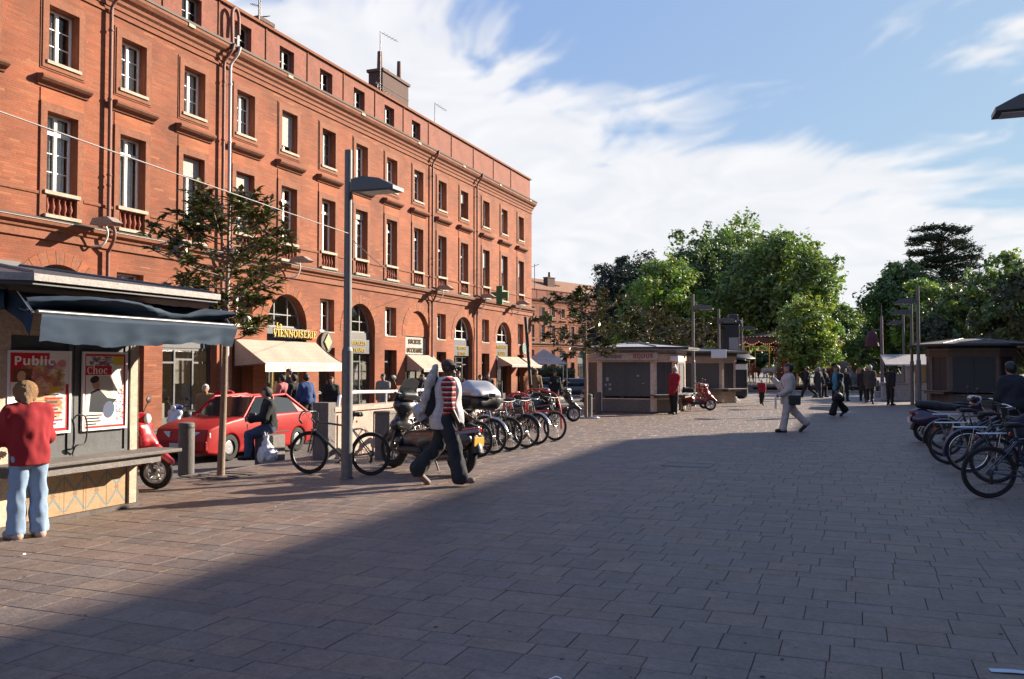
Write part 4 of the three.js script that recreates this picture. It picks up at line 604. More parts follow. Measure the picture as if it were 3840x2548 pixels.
// lamps: square post, slim head on a short arm
function lamp(label, x, z, s, h = 5.05, group = 'grey lamp posts of the square') {
  const t = T('lamp_post', label, 'lamp post', x, 0, z, s > 0 ? 0 : Math.PI, group);
  P(t, 'post', M(cyl(0.085, 0.085, 1.95, 0, 0, 0, 20), cyl(0.085, 0.062, 0.06, 0, 1.95, 0, 20), cyl(0.062, 0.058, h - 2.0, 0, 2.0, 0, 20)), LAMPGREY);
  P(t, 'post_foot', cyl(0.11, 0.1, 0.03, 0, 0, 0, 20), DARKSTEEL);
  P(t, 'arm', M(rbox(0.2, 0.16, 0.07, 0.01, 0.12, h - 0.58, 0)), LAMPGREY);
  const hd = P(t, 'lamp_head', ext(shape([[0.16, h - 0.67], [0.16, h - 0.5], [0.34, h - 0.47], [0.62, h - 0.52], [0.86, h - 0.64], [0.86, h - 0.675]]), 0.34, 0.012).translate(0, 0, -0.17), mat(0.07, 0.072, 0.078, 0.45, 0.3));
  P(hd, 'lens', bx(0.3, 0.8, h - 0.70, h - 0.688, -0.13, 0.13), mat(0.5, 0.5, 0.5, 0.2)); return t;
}
lamp('grey lamp post with the black bicycle chained to it', -7.23, -11.66, 1);
lamp('grey lamp post beside the red motor scooters and cream kiosk', ...spot(2600, 38.5), 1, 4.9);
lamp('grey lamp post behind the second cream kiosk', ...spot(2697, 46), 1, 4.75);
lamp('grey lamp post standing before the black kiosk tower', ...spot(2783, 52), 1, 4.6);
lamp('lamp post whose dark head hangs over the parked bikes', 2.42, -11.45, -1, 5.3);
lamp('grey lamp post in front of the open stall counter', 2.35, -37.3, -1, 4.85); lamp('grey lamp post just behind the one by the stall', 2.5, -44, -1, 4.8); lamp('grey lamp post farthest down the shaded row', 2.6, -53, -1, 4.75);
{ const [x, z] = spot(3308, 50), t = T('flag_pole', 'mauve pole on a stone foot with a burgundy shade', 'pole', x, 0, z, YAW); P(t, 'pole', bar([0, 0.3, 0], [0, 4.6, 0], 0.11, 0.07, 14), rough(0.24, 0.18, 0.20, 0.6, 2)); P(t, 'spike', bar([0, 4.6, 0], [0, 5.35, 0], 0.03, 0.008), DARKSTEEL); P(t, 'foot', M(rbox(0.75, 0.32, 0.75, 0.03, 0, 0.16, 0)), rough(0.3, 0.26, 0.25, 0.85, 1)); P(t, 'shade', lathe([[0, 4.2], [0.2, 4.1], [0.32, 3.75], [0.4, 3.3], [0.38, 3.28], [0, 3.3]], 16).translate(-0.55, -0.4, 0), mat(0.06, 0.008, 0.018, 0.7)); P(t, 'bracket', bar([0, 3.85, 0], [-0.5, 3.8, 0], 0.03), DARKSTEEL); }
{ const t = T('black_pole', 'slim black leaning pole at the corner of the long building', 'pole', ...(() => { const [x, z] = spot(1996, 27); return [x, 0, z]; })(), 0); P(t, 'pole', bar([0.03, 0, 0], [-0.22, 3.25, 0], 0.05, 0.05, 10), BLACK); P(t, 'foot', cyl(0.12, 0.1, 0.05, 0.03, 0, 0, 14), BLACK); }
// cable strung along the lamps and over to the facade
for (const [a, b, sag, lab] of [[[-7.23, 4.28, -1], [-7.2, 3.75, -11.66], 0.02, 'thick overhead cable strung to the lamp post from out of view'], [[-7.26, 3.74, -11.7], [-19.75, 5.75, -39.5], 0.35, 'thin overhead cable running from lamp post to the facade']]) { const p = []; for (let i = 0; i <= 16; i++) { const t = i / 16; p.push([lerp(a[0], b[0], t), lerp(a[1], b[1], t) - sag * 4 * t * (1 - t), lerp(a[2], b[2], t)]); } tag(P(scene, 'overhead_cable', tube(p, sag < 0.1 ? 0.0075 : 0.008, 32, 6), sag < 0.1 ? mat(0.26, 0.24, 0.23, 0.6) : BLACK), lab, 'cable'); }
{ // walls of the car park stairs with rails
  const wallM = rough(0.50, 0.37, 0.30, 0.8, 0.5), pierM = rough(0.17, 0.145, 0.14, 0.8, 0.6);
  const t = T('stair_wall', 'pale pink stone parapet with white rail round the car park stairs', 'parapet', -9.05, 0, -13.95);
  P(t, 'wall', M(bx(-0.3, 0, -0.1, 0.86, -8.4, -0.2)), wallM); P(t, 'coping', bx(-0.34, 0.04, 0.861, 0.95, -8.4, -0.17), wallM);
  for (let i = 0; i < 6; i++) P(t, 'panel', bx(0.001, 0.02, 0.08, 0.8, -1.5 - i * 1.35, -0.3 - i * 1.35), wallM);
  for (const [x, z] of [[0, 0], [0.04, -3.6], [0.04, -6.4]]) P(t, 'pier', M(rbox(0.34, 1.05, 0.26, 0.012, x - 0.14, 0.52, z - 0.08)), pierM);
  P(t, 'handrail', M(tube([[-0.14, 0.95, -0.55], [-0.14, 1.12, -0.58], [-0.14, 1.18, -0.75], [-0.14, 1.18, -3], [-0.14, 1.18, -8.3]], 0.034, 40, 8)), WHITE);
  for (let i = 0; i < 6; i++) P(t, 'baluster', bar([-0.14, 0.94, -1.0 - i * 1.4], [-0.14, 1.16, -1.0 - i * 1.4], 0.022), WHITE);
}
{ const t = T('stone_pillar', 'square grey stone pillar standing before the pink parapet', 'pillar', -8.1, 0, -14.4, 0.05); P(t, 'shaft', rbox(0.3, 0.84, 0.3, 0.012, 0, 0.42, 0), rough(0.17, 0.145, 0.14, 0.8, 0.8)); P(t, 'cap', rbox(0.33, 0.05, 0.33, 0.01, 0, 0.866, 0), rough(0.19, 0.16, 0.15, 0.8, 0.8)); }
const bollardM = rough(0.13, 0.12, 0.115, 0.75, 2);
function bollard(label, x, z, y = 0, h = 0.75, r = 0.115) { const t = T('bollard', label, 'bollard', x, y, z, 0, 'round stone and metal bollards'); P(t, 'shaft', lathe([[0, 0], [r, 0], [r, h - 0.02], [r - 0.02, h], [0, h]], 20), bollardM); P(t, 'collar', lathe([[r + 0.001, h * 0.9], [r + 0.006, h * 0.9], [r + 0.006, h * 0.94], [r + 0.001, h * 0.94]], 20), DARKSTEEL); }
bollard('thick grey bollard in front of the red car bumper', -10.38, -11.75, -0.1, 0.88, 0.13);
for (const [px, D, l] of [[2208, 29.5, 'bollard with a pale metal foot beside the second young magnolia'], [2243, 32, 'bollard at the corner of the cream kiosk'], [2218, 35, 'bollard behind the cream kiosk, in the second row'], [3160, 60.5, 'dark bollard beyond the woman in black at the garden edge'], [3195, 60.5, 'dark bollard next to the walking couple'], [3290, 60.5, 'dark bollard between the couple and the mauve pole']]) bollard(l, ...spot(px, D), 0, 0.8);
{ const [x, z] = spot(2208, 29.5), m = P(scene, 'metal_foot', lathe([[0, 0], [0.42, 0.003], [0.30, 0.05], [0.13, 0.09], [0, 0.09]], 20), STEEL); m.position.set(x, 0.005, z); tag(m, 'shiny metal collar around the foot of a bollard by the magnolia', 'collar'); }
{ // block the man sits on
  const t = T('stone_block', 'grey stone block used as a seat beside the red car', 'block', -11.15, -0.30, -15.05, 0.1); P(t, 'block', rbox(0.42, 0.62, 0.5, 0.03, 0, 0.31, 0), pierM2()); function pierM2() { return rough(0.16, 0.14, 0.13, 0.85, 1); } }
// red rails with scooters behind the bikes
const REDPAINT = mat(0.33, 0.018, 0.022, 0.4);
for (const [px, D, len, ry, lab] of [[2105, 24.4, 1.5, 2.6, 'red tubular bicycle rail with a slanted end by the magnolia'], [1890, 24.5, 0.8, 0.2, 'red hooped cycle stand beside the parapet rail'], [1915, 25.2, 0.6, 1.2, 'small red hoop behind the row of bicycles']]) { const [x, z] = spot(px, D), t = T('bicycle_rail', lab, 'cycle stand', x, 0, z, ry, 'red cycle stands'); P(t, 'hoop', tube(len > 1 ? [[0, 0, 0], [0.05, 0.55, 0], [0.25, 0.93, 0], [0.5, 1.0, 0], [len, 1.0, 0], [len, 0.5, 0], [len, 0, 0]] : [[0, 0, 0], [0, 0.7, 0], [0.12, 0.9, 0], [len / 2, 0.98, 0], [len - 0.12, 0.9, 0], [len, 0.7, 0], [len, 0, 0]], 0.026, 50, 8), REDPAINT); if (len > 1) P(t, 'crossbar', bar([0.06, 0.45, 0], [len, 0.45, 0], 0.025), REDPAINT); }
// ---- shop signs, awnings and fittings on the long facade (its own axes: x along, z out; facade at world x = -20)
const onFacade = (name, label, cat, u, group) => { const t = T(name, label, cat, -20, 0, -u, Math.PI / 2, group); return t; };
{
  const strip = canvasTex(1024, 96, (c, w, h) => { c.fillStyle = '#e3d2c2'; c.fillRect(0, 0, w, h); c.fillStyle = '#8d7a6c'; c.font = 'bold 62px serif'; c.textAlign = 'center'; c.fillText('LA VIENNOISERIE', w / 2, 68); for (const x of [90, w - 90]) { c.beginPath(); c.arc(x, 48, 26, 0, 7); c.lineWidth = 5; c.strokeStyle = '#9a8576'; c.stroke(); c.beginPath(); c.moveTo(x - 12, 60); c.lineTo(x, 32); c.lineTo(x + 12, 60); c.stroke(); } });
  const awning = (label, u0, u1, y1, y0, p, val, tex) => {
    const t = onFacade('shop_awning', label, 'awning', (u0 + u1) / 2, 'cream shop awnings'), w = (u1 - u0) / 2, N = Math.max(8, Math.round(w * 10)), pos = [], idx = [];
    for (let i = 0; i <= N; i++) for (let j = 0; j <= 8; j++) { const s = i / N, v = j / 8; pos.push(lerp(-w, w, s), lerp(y1, y0, v) - 0.05 * Math.sin(v * Math.PI) + 0.018 * Math.sin(s * w * 9 + v) * Math.sin(v * Math.PI) + 0.01 * n2(s * 6, v * 2 + u0), lerp(0.05, p, v)); }
    for (let i = 0; i < N; i++) for (let j = 0; j < 8; j++) { const a = i * 9 + j, b = a + 9; idx.push(a, a + 1, b, b, a + 1, b + 1); }
    const g = new THREE.BufferGeometry(); g.setAttribute('position', new THREE.Float32BufferAttribute(pos, 3)); g.setAttribute('uv', new THREE.Float32BufferAttribute(pos.filter((_, i) => i % 3 !== 2), 2)); g.setIndex(idx); g.computeVertexNormals();
    P(t, 'fabric', g, CANVASC); P(t, 'front_bar', bar([-w, y0 - 0.01, p + 0.01], [w, y0 - 0.01, p + 0.01], 0.025), WHITE);
    P(t, 'valance', new THREE.PlaneGeometry(2 * w, val, 40, 1).translate(0, y0 - 0.025 - val / 2, p + 0.012), tex ? new THREE.MeshStandardMaterial({ map: tex, roughness: 0.9, side: THREE.DoubleSide, color: C(0.85, 0.85, 0.85) }) : CANVASC);
    for (const s of [-1, 1]) { P(t, 'side_flap', (() => { const q = new THREE.BufferGeometry(); q.setAttribute('position', new THREE.Float32BufferAttribute([s * w, y1, 0.05, s * w, y0, p, s * w, y0 - 0.1, 0.05], 3)); q.setAttribute('uv', new THREE.Float32BufferAttribute([0, 0, 1, 0, 1, 1], 2)); q.computeVertexNormals(); return q; })(), CANVASC); P(t, 'arm', bar([s * (w - 0.05), y0 - 0.02, p - 0.02], [s * (w - 0.3), y0 - 0.1, 0.06], 0.02), STEEL); }
  };
  awning('wide cream awning with lettered valance over the bakery', 24.9, 29.8, 2.68, 1.84, 1.32, 0.27, strip);
  awning('small plain cream awning below the grey sign with gold letters', 37.5, 40.3, 2.3, 1.62, 0.95, 0.12);
  awning('short cream awning with a dark emblem over the pharmacy window', 49.0, 52.6, 2.35, 1.85, 1.0, 0.12);
  awning('narrow cream awning on the last bay of the long facade', 53.2, 54.9, 2.3, 1.8, 0.8, 0.12);
  const s1 = onFacade('bakery_sign', 'raised gold letters of the bakery name above the wide awning', 'shop sign', 28.1); P(s1, 'board', rbox(2.3, 0.36, 0.05, 0.02, 0.1, 2.98, 0.06), ANTHRACITE); P(s1, 'lettering', text('VIENNOISERIE', 0.27, 0.05).translate(0.25, 2.98, 0.086), GOLD); P(s1, 'lettering', text('La', 0.2, 0.05).translate(-0.75, 3.26, 0.06), GOLD);
  const lantern = onFacade('diamond_sign', 'projecting diamond shaped sign on a dark round board', 'shop sign', 30.5, ''); delete lantern.userData.group; P(lantern, 'board', M(new THREE.CylinderGeometry(0.42, 0.42, 0.06, 24).rotateX(Math.PI / 2).translate(0, 2.72, 0.1)), mat(0.03, 0.025, 0.02, 0.5)); P(lantern, 'diamond', rbox(0.44, 0.44, 0.05, 0.02, 0, 0, 0).rotateZ(Math.PI / 4).scale(0.9, 1.15, 1).translate(0.03, 2.72, 0.16), rough(0.45, 0.34, 0.16, 0.5, 4));
  const plate = (label, u, y, w, h, lines, dark = true, z = -0.2) => { const t = onFacade('shop_sign', label, 'shop sign', u, 'fascia signs of the shops'); P(t, 'board', rbox(w, h, 0.06, 0.015, 0, y, z), dark ? KIOSKGREY : rough(0.36, 0.34, 0.33, 0.7, 1)); lines.forEach((s, i) => P(t, 'lettering', text(s, h / lines.length * 0.52, 0.03).scale(Math.min(1, (w - 0.1) / (s.length * h / lines.length * 0.42)), 1, 1).translate(0, y + h / 2 - h / lines.length * (i + 0.5), z + 0.031), dark ? GOLD : mat(0.10, 0.07, 0.03, 0.4, 0.6))); };
  plate('dark fascia sign with two lines of gold letters beside the lamp post', 33.3, 2.6, 2.3, 0.62, ['CHOCOLATS', 'DE FRANCE']); plate('grey fascia sign with dark gold letters over the small awning', 38.7, 2.75, 2.45, 0.85, ['SOCIETE', 'OCCITANE'], false); plate('dark fascia sign with gold letters between the rain pipes', 44.3, 2.6, 2.45, 0.55, ['BIJOUTERIE', 'METIVIER']); plate('dark fascia sign of the pharmacy under the last arch', 50.2, 2.75, 2.2, 0.75, ['PHARMACIE', 'WILSON']);
  const cross = (label, x, y, z, ry, s) => { const t = T('green_cross', label, 'pharmacy sign', x, y, z, ry, 'green pharmacy crosses'); const q = s / 3, sh = shape([[-q / 2, -s / 2], [q / 2, -s / 2], [q / 2, -q / 2], [s / 2, -q / 2], [s / 2, q / 2], [q / 2, q / 2], [q / 2, s / 2], [-q / 2, s / 2], [-q / 2, q / 2], [-s / 2, q / 2], [-s / 2, -q / 2], [-q / 2, -q / 2]]); P(t, 'cross', ext(sh, 0.16, 0.01).translate(0, 0, -0.08), rough(0.035, 0.16, 0.06, 0.5, 3)); P(t, 'bracket', bar([-0.1, 0, 0], [-0.9, 0, 0], 0.03), DARKSTEEL); };
  cross('big green pharmacy cross standing out above the string course', -18.95, 5.85, -46.9, 0.0, 1.05); cross('small green pharmacy cross at the building corner', -19.2, 5.0, -55.8, 0.1, 0.9);
  const clock = onFacade('round_sign', 'round greenish sign beside the last awning', 'shop sign', 53.4); P(clock, 'disc', new THREE.CylinderGeometry(0.36, 0.36, 0.08, 20).rotateX(Math.PI / 2).translate(0, 2.9, 0.12), rough(0.10, 0.18, 0.14, 0.6, 5)); P(clock, 'rim', torus(0.36, 0.03, 24, 6).translate(0, 2.9, 0.14), DARKSTEEL);
  for (const [u, l] of [[18.55, 'wall floodlight on a bent arm over the first arch'], [27.8, 'wall floodlight hanging above the bakery arch'], [40.3, 'wall floodlight where the thin cable meets the facade'], [45.9, 'wall floodlight beside the rain pipe and green cross'], [51.5, 'wall floodlight near the end of the facade']]) { const t = onFacade('wall_floodlight', l, 'wall lamp', u, 'floodlights along the string course'); P(t, 'head', ext(shape([[0, -0.06], [0.75, -0.1], [0.85, -0.04], [0.6, 0.12], [0.1, 0.1]]), 0.34, 0.01).rotateY(-Math.PI / 2).translate(0.17, 5.72, 0.32), rough(0.34, 0.27, 0.23, 0.6, 3)); P(t, 'bracket', tube([[0.15, 5.1, 0.02], [0.3, 5.15, 0.3], [0.34, 5.45, 0.45], [0.2, 5.7, 0.5]], 0.03, 20, 7), WHITE); }
  // shop lamp and stall furniture under the wide awning
  const bl = onFacade('bakery_lamp', 'small lit round lamp under the bakery awning', 'lamp', 27.0); P(bl, 'bulb', new THREE.SphereGeometry(0.07, 12, 8).translate(0, 1.45, -0.8), mat(1, 0.8, 0.5, 0.5, 0, { emissive: C(1, 0.72, 0.38), emissiveIntensity: 1.6 })); P(bl, 'cord', bar([0, 1.5, -0.8], [0, 2.25, -0.8], 0.008), BLACK);
  const pl = new THREE.PointLight(C(1, 0.72, 0.38), 1.4, 0, 2); pl.position.set(-20.8, 1.45, -27.0); pl.shadow.radius = 3; scene.add(pl);
  const an = (label, u, y, h, dishes, z = -0.6) => { const t = onFacade('roof_antenna', label, 'antenna', u, 'aerials on the roof'); P(t, 'mast', bar([0, y, z], [0, y + h, z], 0.025), DARKSTEEL); const e = []; for (const [dy, len, dir] of dishes) { e.push(bar([0, y + dy, z], [len * dir[0], y + dy + len * dir[1], z + len * dir[2]], 0.012)); for (let k = 1; k < 6; k++) { const f = k / 6 * len; e.push(bar([f * dir[0] - 0.16 * dir[2], y + dy + f * dir[1], z + f * dir[2] + 0.16 * dir[0]], [f * dir[0] + 0.16 * dir[2], y + dy + f * dir[1], z + f * dir[2] - 0.16 * dir[0]], 0.007)); } } P(t, 'aerial', M(e), DARKSTEEL); };
  an('tall roof aerial on the low chimney with crossed rods', 27.5, 14.8, 1.3, [[1.25, 0.9, [0.8, -0.1, 0.5]], [0.7, 0.5, [-0.7, 0, -0.4]], [0.3, 0.55, [0.8, 0.3, 0.2]]], -1.0); an('thin roof aerial mast beside the crossed one', 26.9, 14.4, 1.9, [[1.5, 0.4, [0.9, -0.2, 0.3]]]); an('tallest roof aerial next to the big chimney', 37.0, 14.4, 3.6, [[3.55, 1.0, [0.85, -0.25, 0.5]], [0.95, 0.5, [-0.9, 0, 0]], [1.1, 0.3, [-0.6, 0.6, 0.2]]], -1.2); an('low tilted aerial beside the tallest mast', 36.4, 14.4, 0.8, [[0.75, 1.2, [0.9, -0.3, 0.2]]], -1.0); an('roof aerial on a stub chimney near the building end', 43.6, 14.4, 2.0, [[1.95, 0.9, [0.85, -0.3, 0.4]]], -1.5);
}
{ const [x, z] = spot(2005, 140), t = T('far_aerial', 'aerial mast on the distant brick building', 'antenna', x, 14.2, z); P(t, 'mast', bar([0, 0, 0], [0, 4.0, 0], 0.06), DARKSTEEL); P(t, 'aerial', bar([-1, 3.4, 0], [0.8, 3.9, 0], 0.04), DARKSTEEL); }
{ const [x, z] = spot(2040, 62), t = T('grey_parasol', 'grey pitched tent roof at the corner behind the black pole', 'tent', x, -0.3, z, 0.4); P(t, 'canopy', new THREE.ConeGeometry(2.3, 1.1, 4, 1).rotateY(Math.PI / 4).translate(0, 2.75, 0), rough(0.42, 0.40, 0.38, 0.9, 1)); for (const [a, b] of [[-1.5, -1.5], [1.5, -1.5], [1.5, 1.5], [-1.5, 1.5]]) P(t, 'pole', bar([a, 0, b], [a, 2.2, b], 0.03), STEEL);
  reseed(71); const [hx, hz] = spot(2075, 70), h = T('clipped_hedge', 'clipped green hedge in front of the distant arches', 'hedge', hx, -0.4, hz, 0.3), L = new Leaves(); for (let i = 0; i < 5200; i++) { const p = V(rr(-1.7, 1.7), rr(0.1, 2.2), rr(-0.7, 0.7)); p.y *= 1 - 0.1 * Math.abs(p.x) + 0.1 * n2(p.x * 2, p.z); L.diamond(p, dirRnd(), 0.1, tint([0.06, 0.11, 0.025])); } P(h, 'foliage', L.geo(), LEAFMAT); P(h, 'stem', M(bar([-0.8, 0, 0], [-0.7, 1.4, 0], 0.05), bar([0.8, 0, 0], [0.7, 1.4, 0], 0.05)), BARK); }
// parking sign on the shaded side
{ const [x, z] = spot(3790, 44), t = T('parking_sign', 'small blue parking sign beside the newsstand', 'sign', x, 0, z, 0.15); P(t, 'post', bar([0, 0, 0], [0, 2.3, 0], 0.03), STEEL); P(t, 'plate', rbox(0.4, 0.42, 0.03, 0.012, 0, 2.1, 0.04), mat(0.02, 0.05, 0.22, 0.4)); P(t, 'letter', text('P', 0.24, 0.008, fontSans).translate(0, 2.11, 0.056), WHITE); }
// carousel with its lit scalloped rim
{
  const [x, z] = spot(2950, 69), t = T('carousel', 'dark wooden carousel with a scalloped rim of warm bulbs under the trees', 'carousel', x, 0.02, z, 0.2), R = 3.9, wood = rough(0.09, 0.03, 0.02, 0.5, 2), glow = mat(1, 0.6, 0.3, 0.5, 0, { emissive: C(1, 0.42, 0.2), emissiveIntensity: 0.16 });
  P(t, 'platform', lathe([[0, 0], [R, 0], [R, 0.3], [0, 0.3]], 40), wood); P(t, 'canopy', lathe([[0, 4.75], [1.5, 4.5], [R + 0.2, 4.0], [R + 0.2, 3.9], [0, 3.9]], 40), rough(0.025, 0.014, 0.012, 0.6, 1)); P(t, 'drum', cyl(0.9, 0.9, 3.6, 0, 0.3, 0, 20), wood);
  const sc = [], bulbs = [], rail = []; for (let i = 0; i < 20; i++) { const a = i / 20 * Math.PI * 2, b = (i + 1) / 20 * Math.PI * 2; const s = new THREE.Shape(); const w = R * 2 * Math.sin(Math.PI / 20) * 1.03; s.moveTo(-w / 2, 0.5); s.lineTo(w / 2, 0.5); s.lineTo(w / 2, 0.1); s.quadraticCurveTo(0, -0.28, -w / 2, 0.1); const m = (a + b) / 2; sc.push(ext(s, 0.05, 0, 5).translate(0, 3.5, R * 1.03).rotateY(m)); for (let k = 0; k <= 8; k++) { const u = k / 8 * 2 - 1; bulbs.push(new THREE.SphereGeometry(0.042, 6, 5).translate(u * w / 2, 3.5 - 0.1 + 0.2 * u * u, R * 1.03 + 0.07).rotateY(m)); } bulbs.push(...[0, 1, 2, 3].map((k) => new THREE.SphereGeometry(0.03, 6, 5).translate((k / 2 - 0.75) * w / 2, 3.98, R * 1.03 + 0.09).rotateY(m))); }
  P(t, 'rounding_board', M(sc), wood); P(t, 'light_bulbs', M(bulbs), glow);
  for (let i = 0; i < 10; i++) { const a = i / 10 * Math.PI * 2 + 0.1; P(t, 'pole', bar([Math.sin(a) * 3.2, 0.3, Math.cos(a) * 3.2], [Math.sin(a) * 3.2, 3.9, Math.cos(a) * 3.2], 0.035), GOLD); const h = P(t, 'horse', horseGeo(), i % 2 ? rough(0.5, 0.45, 0.4, 0.5, 2) : rough(0.28, 0.08, 0.05, 0.5, 2)); h.position.set(Math.sin(a) * 3.2, 0.3, Math.cos(a) * 3.2); h.rotation.y = a + Math.PI / 2; }
  const dl = []; for (let k = 0; k < 12; k++) for (let j = 0; j < 7; j++) { const a = k / 12 * Math.PI * 2; dl.push(new THREE.SphereGeometry(0.03, 5, 4).translate(Math.sin(a) * 0.95, 0.9 + j * 0.38, Math.cos(a) * 0.95)); } for (let k = 0; k < 60; k++) { const a = k / 60 * Math.PI * 2; dl.push(new THREE.SphereGeometry(0.032, 5, 4).translate(Math.sin(a) * (R + 0.02), 0.36, Math.cos(a) * (R + 0.02))); dl.push(new THREE.SphereGeometry(0.03, 5, 4).translate(Math.sin(a) * 2.2, 3.0, Math.cos(a) * 2.2)); } P(t, 'string_lights', M(dl), glow);
  const l = new THREE.PointLight(C(1, 0.45, 0.22), 1.0, 0, 2); l.position.set(x, 3.0, z + 2.2); l.shadow.radius = 20; scene.add(l);
}
function horseGeo() { if (!horseGeo.g) horseGeo.g = solid([cap([0, 1.15, -0.4], [0, 1.15, 0.35], 0.2, 0.22), cap([0, 1.2, 0.4], [0, 1.65, 0.65], 0.14, 0.09), cap([0, 1.65, 0.62], [0, 1.5, 0.9], 0.1, 0.06), ...[[-0.1, 0.35, 0.6, 0.35], [0.1, 0.35, 0.3, 0.2], [-0.1, -0.4, -0.6, 0.3], [0.1, -0.4, -0.3, 0.2]].flatMap(([x, z, z2, y]) => [cap([x, 1.05, z], [x, 0.7, (z + z2) / 2 + 0.1], 0.08, 0.05), cap([x, 0.7, (z + z2) / 2 + 0.1], [x, y, z2], 0.05, 0.035)]), cap([0, 1.25, -0.55], [0, 0.8, -0.8], 0.06, 0.03)], { k: 0.08, cell: 0.06 }); return horseGeo.g; }
{ // rocky fountain sculpture and garden seats
  const [x, z] = spot(3165, 66), t = T('rock_sculpture', 'pale grey fountain rock with a leaning figure at the garden edge', 'sculpture', x, 0, z, 0.3);
  P(t, 'rock', solid([ell([0, 0.5, 0], [1.0, 0.7, 0.8]), ell([0.9, 0.6, 0.1], [0.9, 0.6, 0.7]), ell([-0.5, 1.0, 0], [0.5, 0.8, 0.5])], { k: 0.2, cell: 0.09, noise: 0.14, nf: 2.2 }), rough(0.10, 0.098, 0.095, 0.85, 1)); P(t, 'figure', solid([cap([-0.4, 1.4, 0], [-0.1, 2.0, 0.1], 0.25, 0.2), ell([-0.25, 2.25, 0.1], [0.16, 0.2, 0.17]), cap([-0.1, 1.9, 0.1], [0.5, 1.3, 0.2], 0.1, 0.08), cap([-0.3, 1.4, 0.1], [0.4, 1.1, 0.3], 0.17, 0.12)], { k: 0.1, cell: 0.05, noise: 0.03 }), rough(0.2, 0.19, 0.18, 0.7, 1));
  for (const [px, l] of [[2880, 'long grey stone bench in front of the carousel'], [3235, 'long grey stone bench behind the walking couple']]) { const [bxx, bz] = spot(px, 60), b = T('stone_bench', l, 'bench', bxx, 0, bz, 0.3, 'stone benches at the garden edge'); P(b, 'seat', rbox(3.2, 0.12, 0.5, 0.03, 0, 0.44, 0), rough(0.24, 0.22, 0.21, 0.8, 1)); for (const s of [-1, 1]) P(b, 'leg', rbox(0.3, 0.4, 0.42, 0.02, s * 1.2, 0.19, 0), rough(0.2, 0.18, 0.17, 0.85, 1)); }
}
// inspection cover and scraps on the paving
{ const m = P(scene, 'inspection_cover', M(bx(-0.42, 0.42, 0.0035, 0.007, -0.3, -0.285), bx(-0.42, 0.42, 0.0035, 0.007, 0.285, 0.3), bx(-0.42, -0.405, 0.0035, 0.007, -0.284, 0.284), bx(0.405, 0.42, 0.0035, 0.007, -0.284, 0.284), bx(-0.4, 0.4, 0.0032, 0.005, -0.28, 0.28)), rough(0.13, 0.115, 0.112, 0.6, 2)); m.position.set(-2.7, 0, -15.4); tag(m, 'rectangular inspection cover set flush in the shaded paving', 'manhole cover');
  const scrap = (label, px, py, w, d, ry, m, curl = 0.01) => { const D = FPX * EYE / (py - 1378), [x, z] = spot(px, D), g = new THREE.PlaneGeometry(w, d, 8, 3).rotateX(-Math.PI / 2), p = g.attributes.position; for (let i = 0; i < p.count; i++) p.setY(i, curl * (1 + Math.sin(p.getX(i) / w * 5 + 1)) * 0.7); g.computeVertexNormals(); const o = P(scene, 'paper_scrap', g, m); o.position.set(x, 0.006, z); o.rotation.y = ry; tag(o, label, 'litter', 'scraps of litter on the paving'); };
  scrap('pale blue paper strip lying on the dark paving', 3762, 2510, 0.19, 0.06, YAW - 0.25, mat(0.42, 0.5, 0.58, 0.7), 0.003); scrap('crumpled white scrap in the sunlit paving near the lamp shadow', 1035, 1912, 0.07, 0.05, 0.9, WHITE, 0.03); scrap('tiny white curl of paper at the edge of the shade', 2080, 2540, 0.07, 0.02, 0.2, WHITE, 0.012); scrap('tiny pale crumb near the woman in red', 100, 2080, 0.03, 0.03, 0.2, WHITE, 0.012); scrap('small flattened white scrap behind the walking man', 2450, 1636, 0.22, 0.07, 0.4, WHITE, 0.004); scrap('brown cigar shaped litter on the shaded slabs', 2775, 2005, 0.05, 0.014, 0.4, rough(0.09, 0.05, 0.03, 0.9, 5), 0.006); scrap('pale stone chip in the shaded slabs', 3062, 1897, 0.05, 0.04, 0.4, rough(0.4, 0.38, 0.34, 0.9, 5), 0.006);
}

// ---------------------------------------------------------------- bicycles, scooters, car
const paint = (r, g, b) => new THREE.MeshPhysicalMaterial({ color: C(r, g, b), roughness: 0.35, metalness: 0, clearcoat: 0.7, clearcoatRoughness: 0.12 });
const PLASTIC = mat(0.02, 0.02, 0.022, 0.5), SEATM = mat(0.014, 0.014, 0.015, 0.6), REFL = mat(0.35, 0.02, 0.02, 0.25), AMBER = mat(0.55, 0.12, 0.01, 0.3), LENS = mat(0.55, 0.57, 0.6, 0.12);
const wheelG = {};
function wheel(parent, name, x, R, { tyre = 0.024, rimM = STEEL, spokes = 28, z = 0, disc = false, w = 1 } = {}) { // a wheel in the x-y plane standing on y = 0
  const k = [R, tyre, spokes].join(), G = wheelG[k] ??= { t: torus(R - tyre, tyre, 48, 8).scale(1, 1, w), r: lathe([[R - 2.5 * tyre, -0.014], [R - 1.7 * tyre, -0.014], [R - 1.6 * tyre, 0.014], [R - 2.5 * tyre, 0.014], [R - 2.7 * tyre, 0], [R - 2.5 * tyre, -0.014]], 44).rotateX(Math.PI / 2), s: M(Array.from({ length: spokes }, (_, i) => { const a = i / spokes * 6.2832, b = a + (i % 2 ? 0.35 : -0.35), q = i % 4 < 2 ? 0.028 : -0.028; return bar([Math.cos(a) * (R - 2.4 * tyre), Math.sin(a) * (R - 2.4 * tyre), 0], [0.022 * Math.cos(b), 0.022 * Math.sin(b), q], 0.0016, 0.0016, 3); })), h: new THREE.CylinderGeometry(0.022, 0.022, 0.085, 10).rotateX(Math.PI / 2) };
  const m = P(parent, name, G.t, RUBBER); m.position.set(x, R, z); P(m, 'rim', G.r, rimM); P(m, 'spokes', G.s, DARKSTEEL); P(m, 'hub', G.h, STEEL); return m;
}
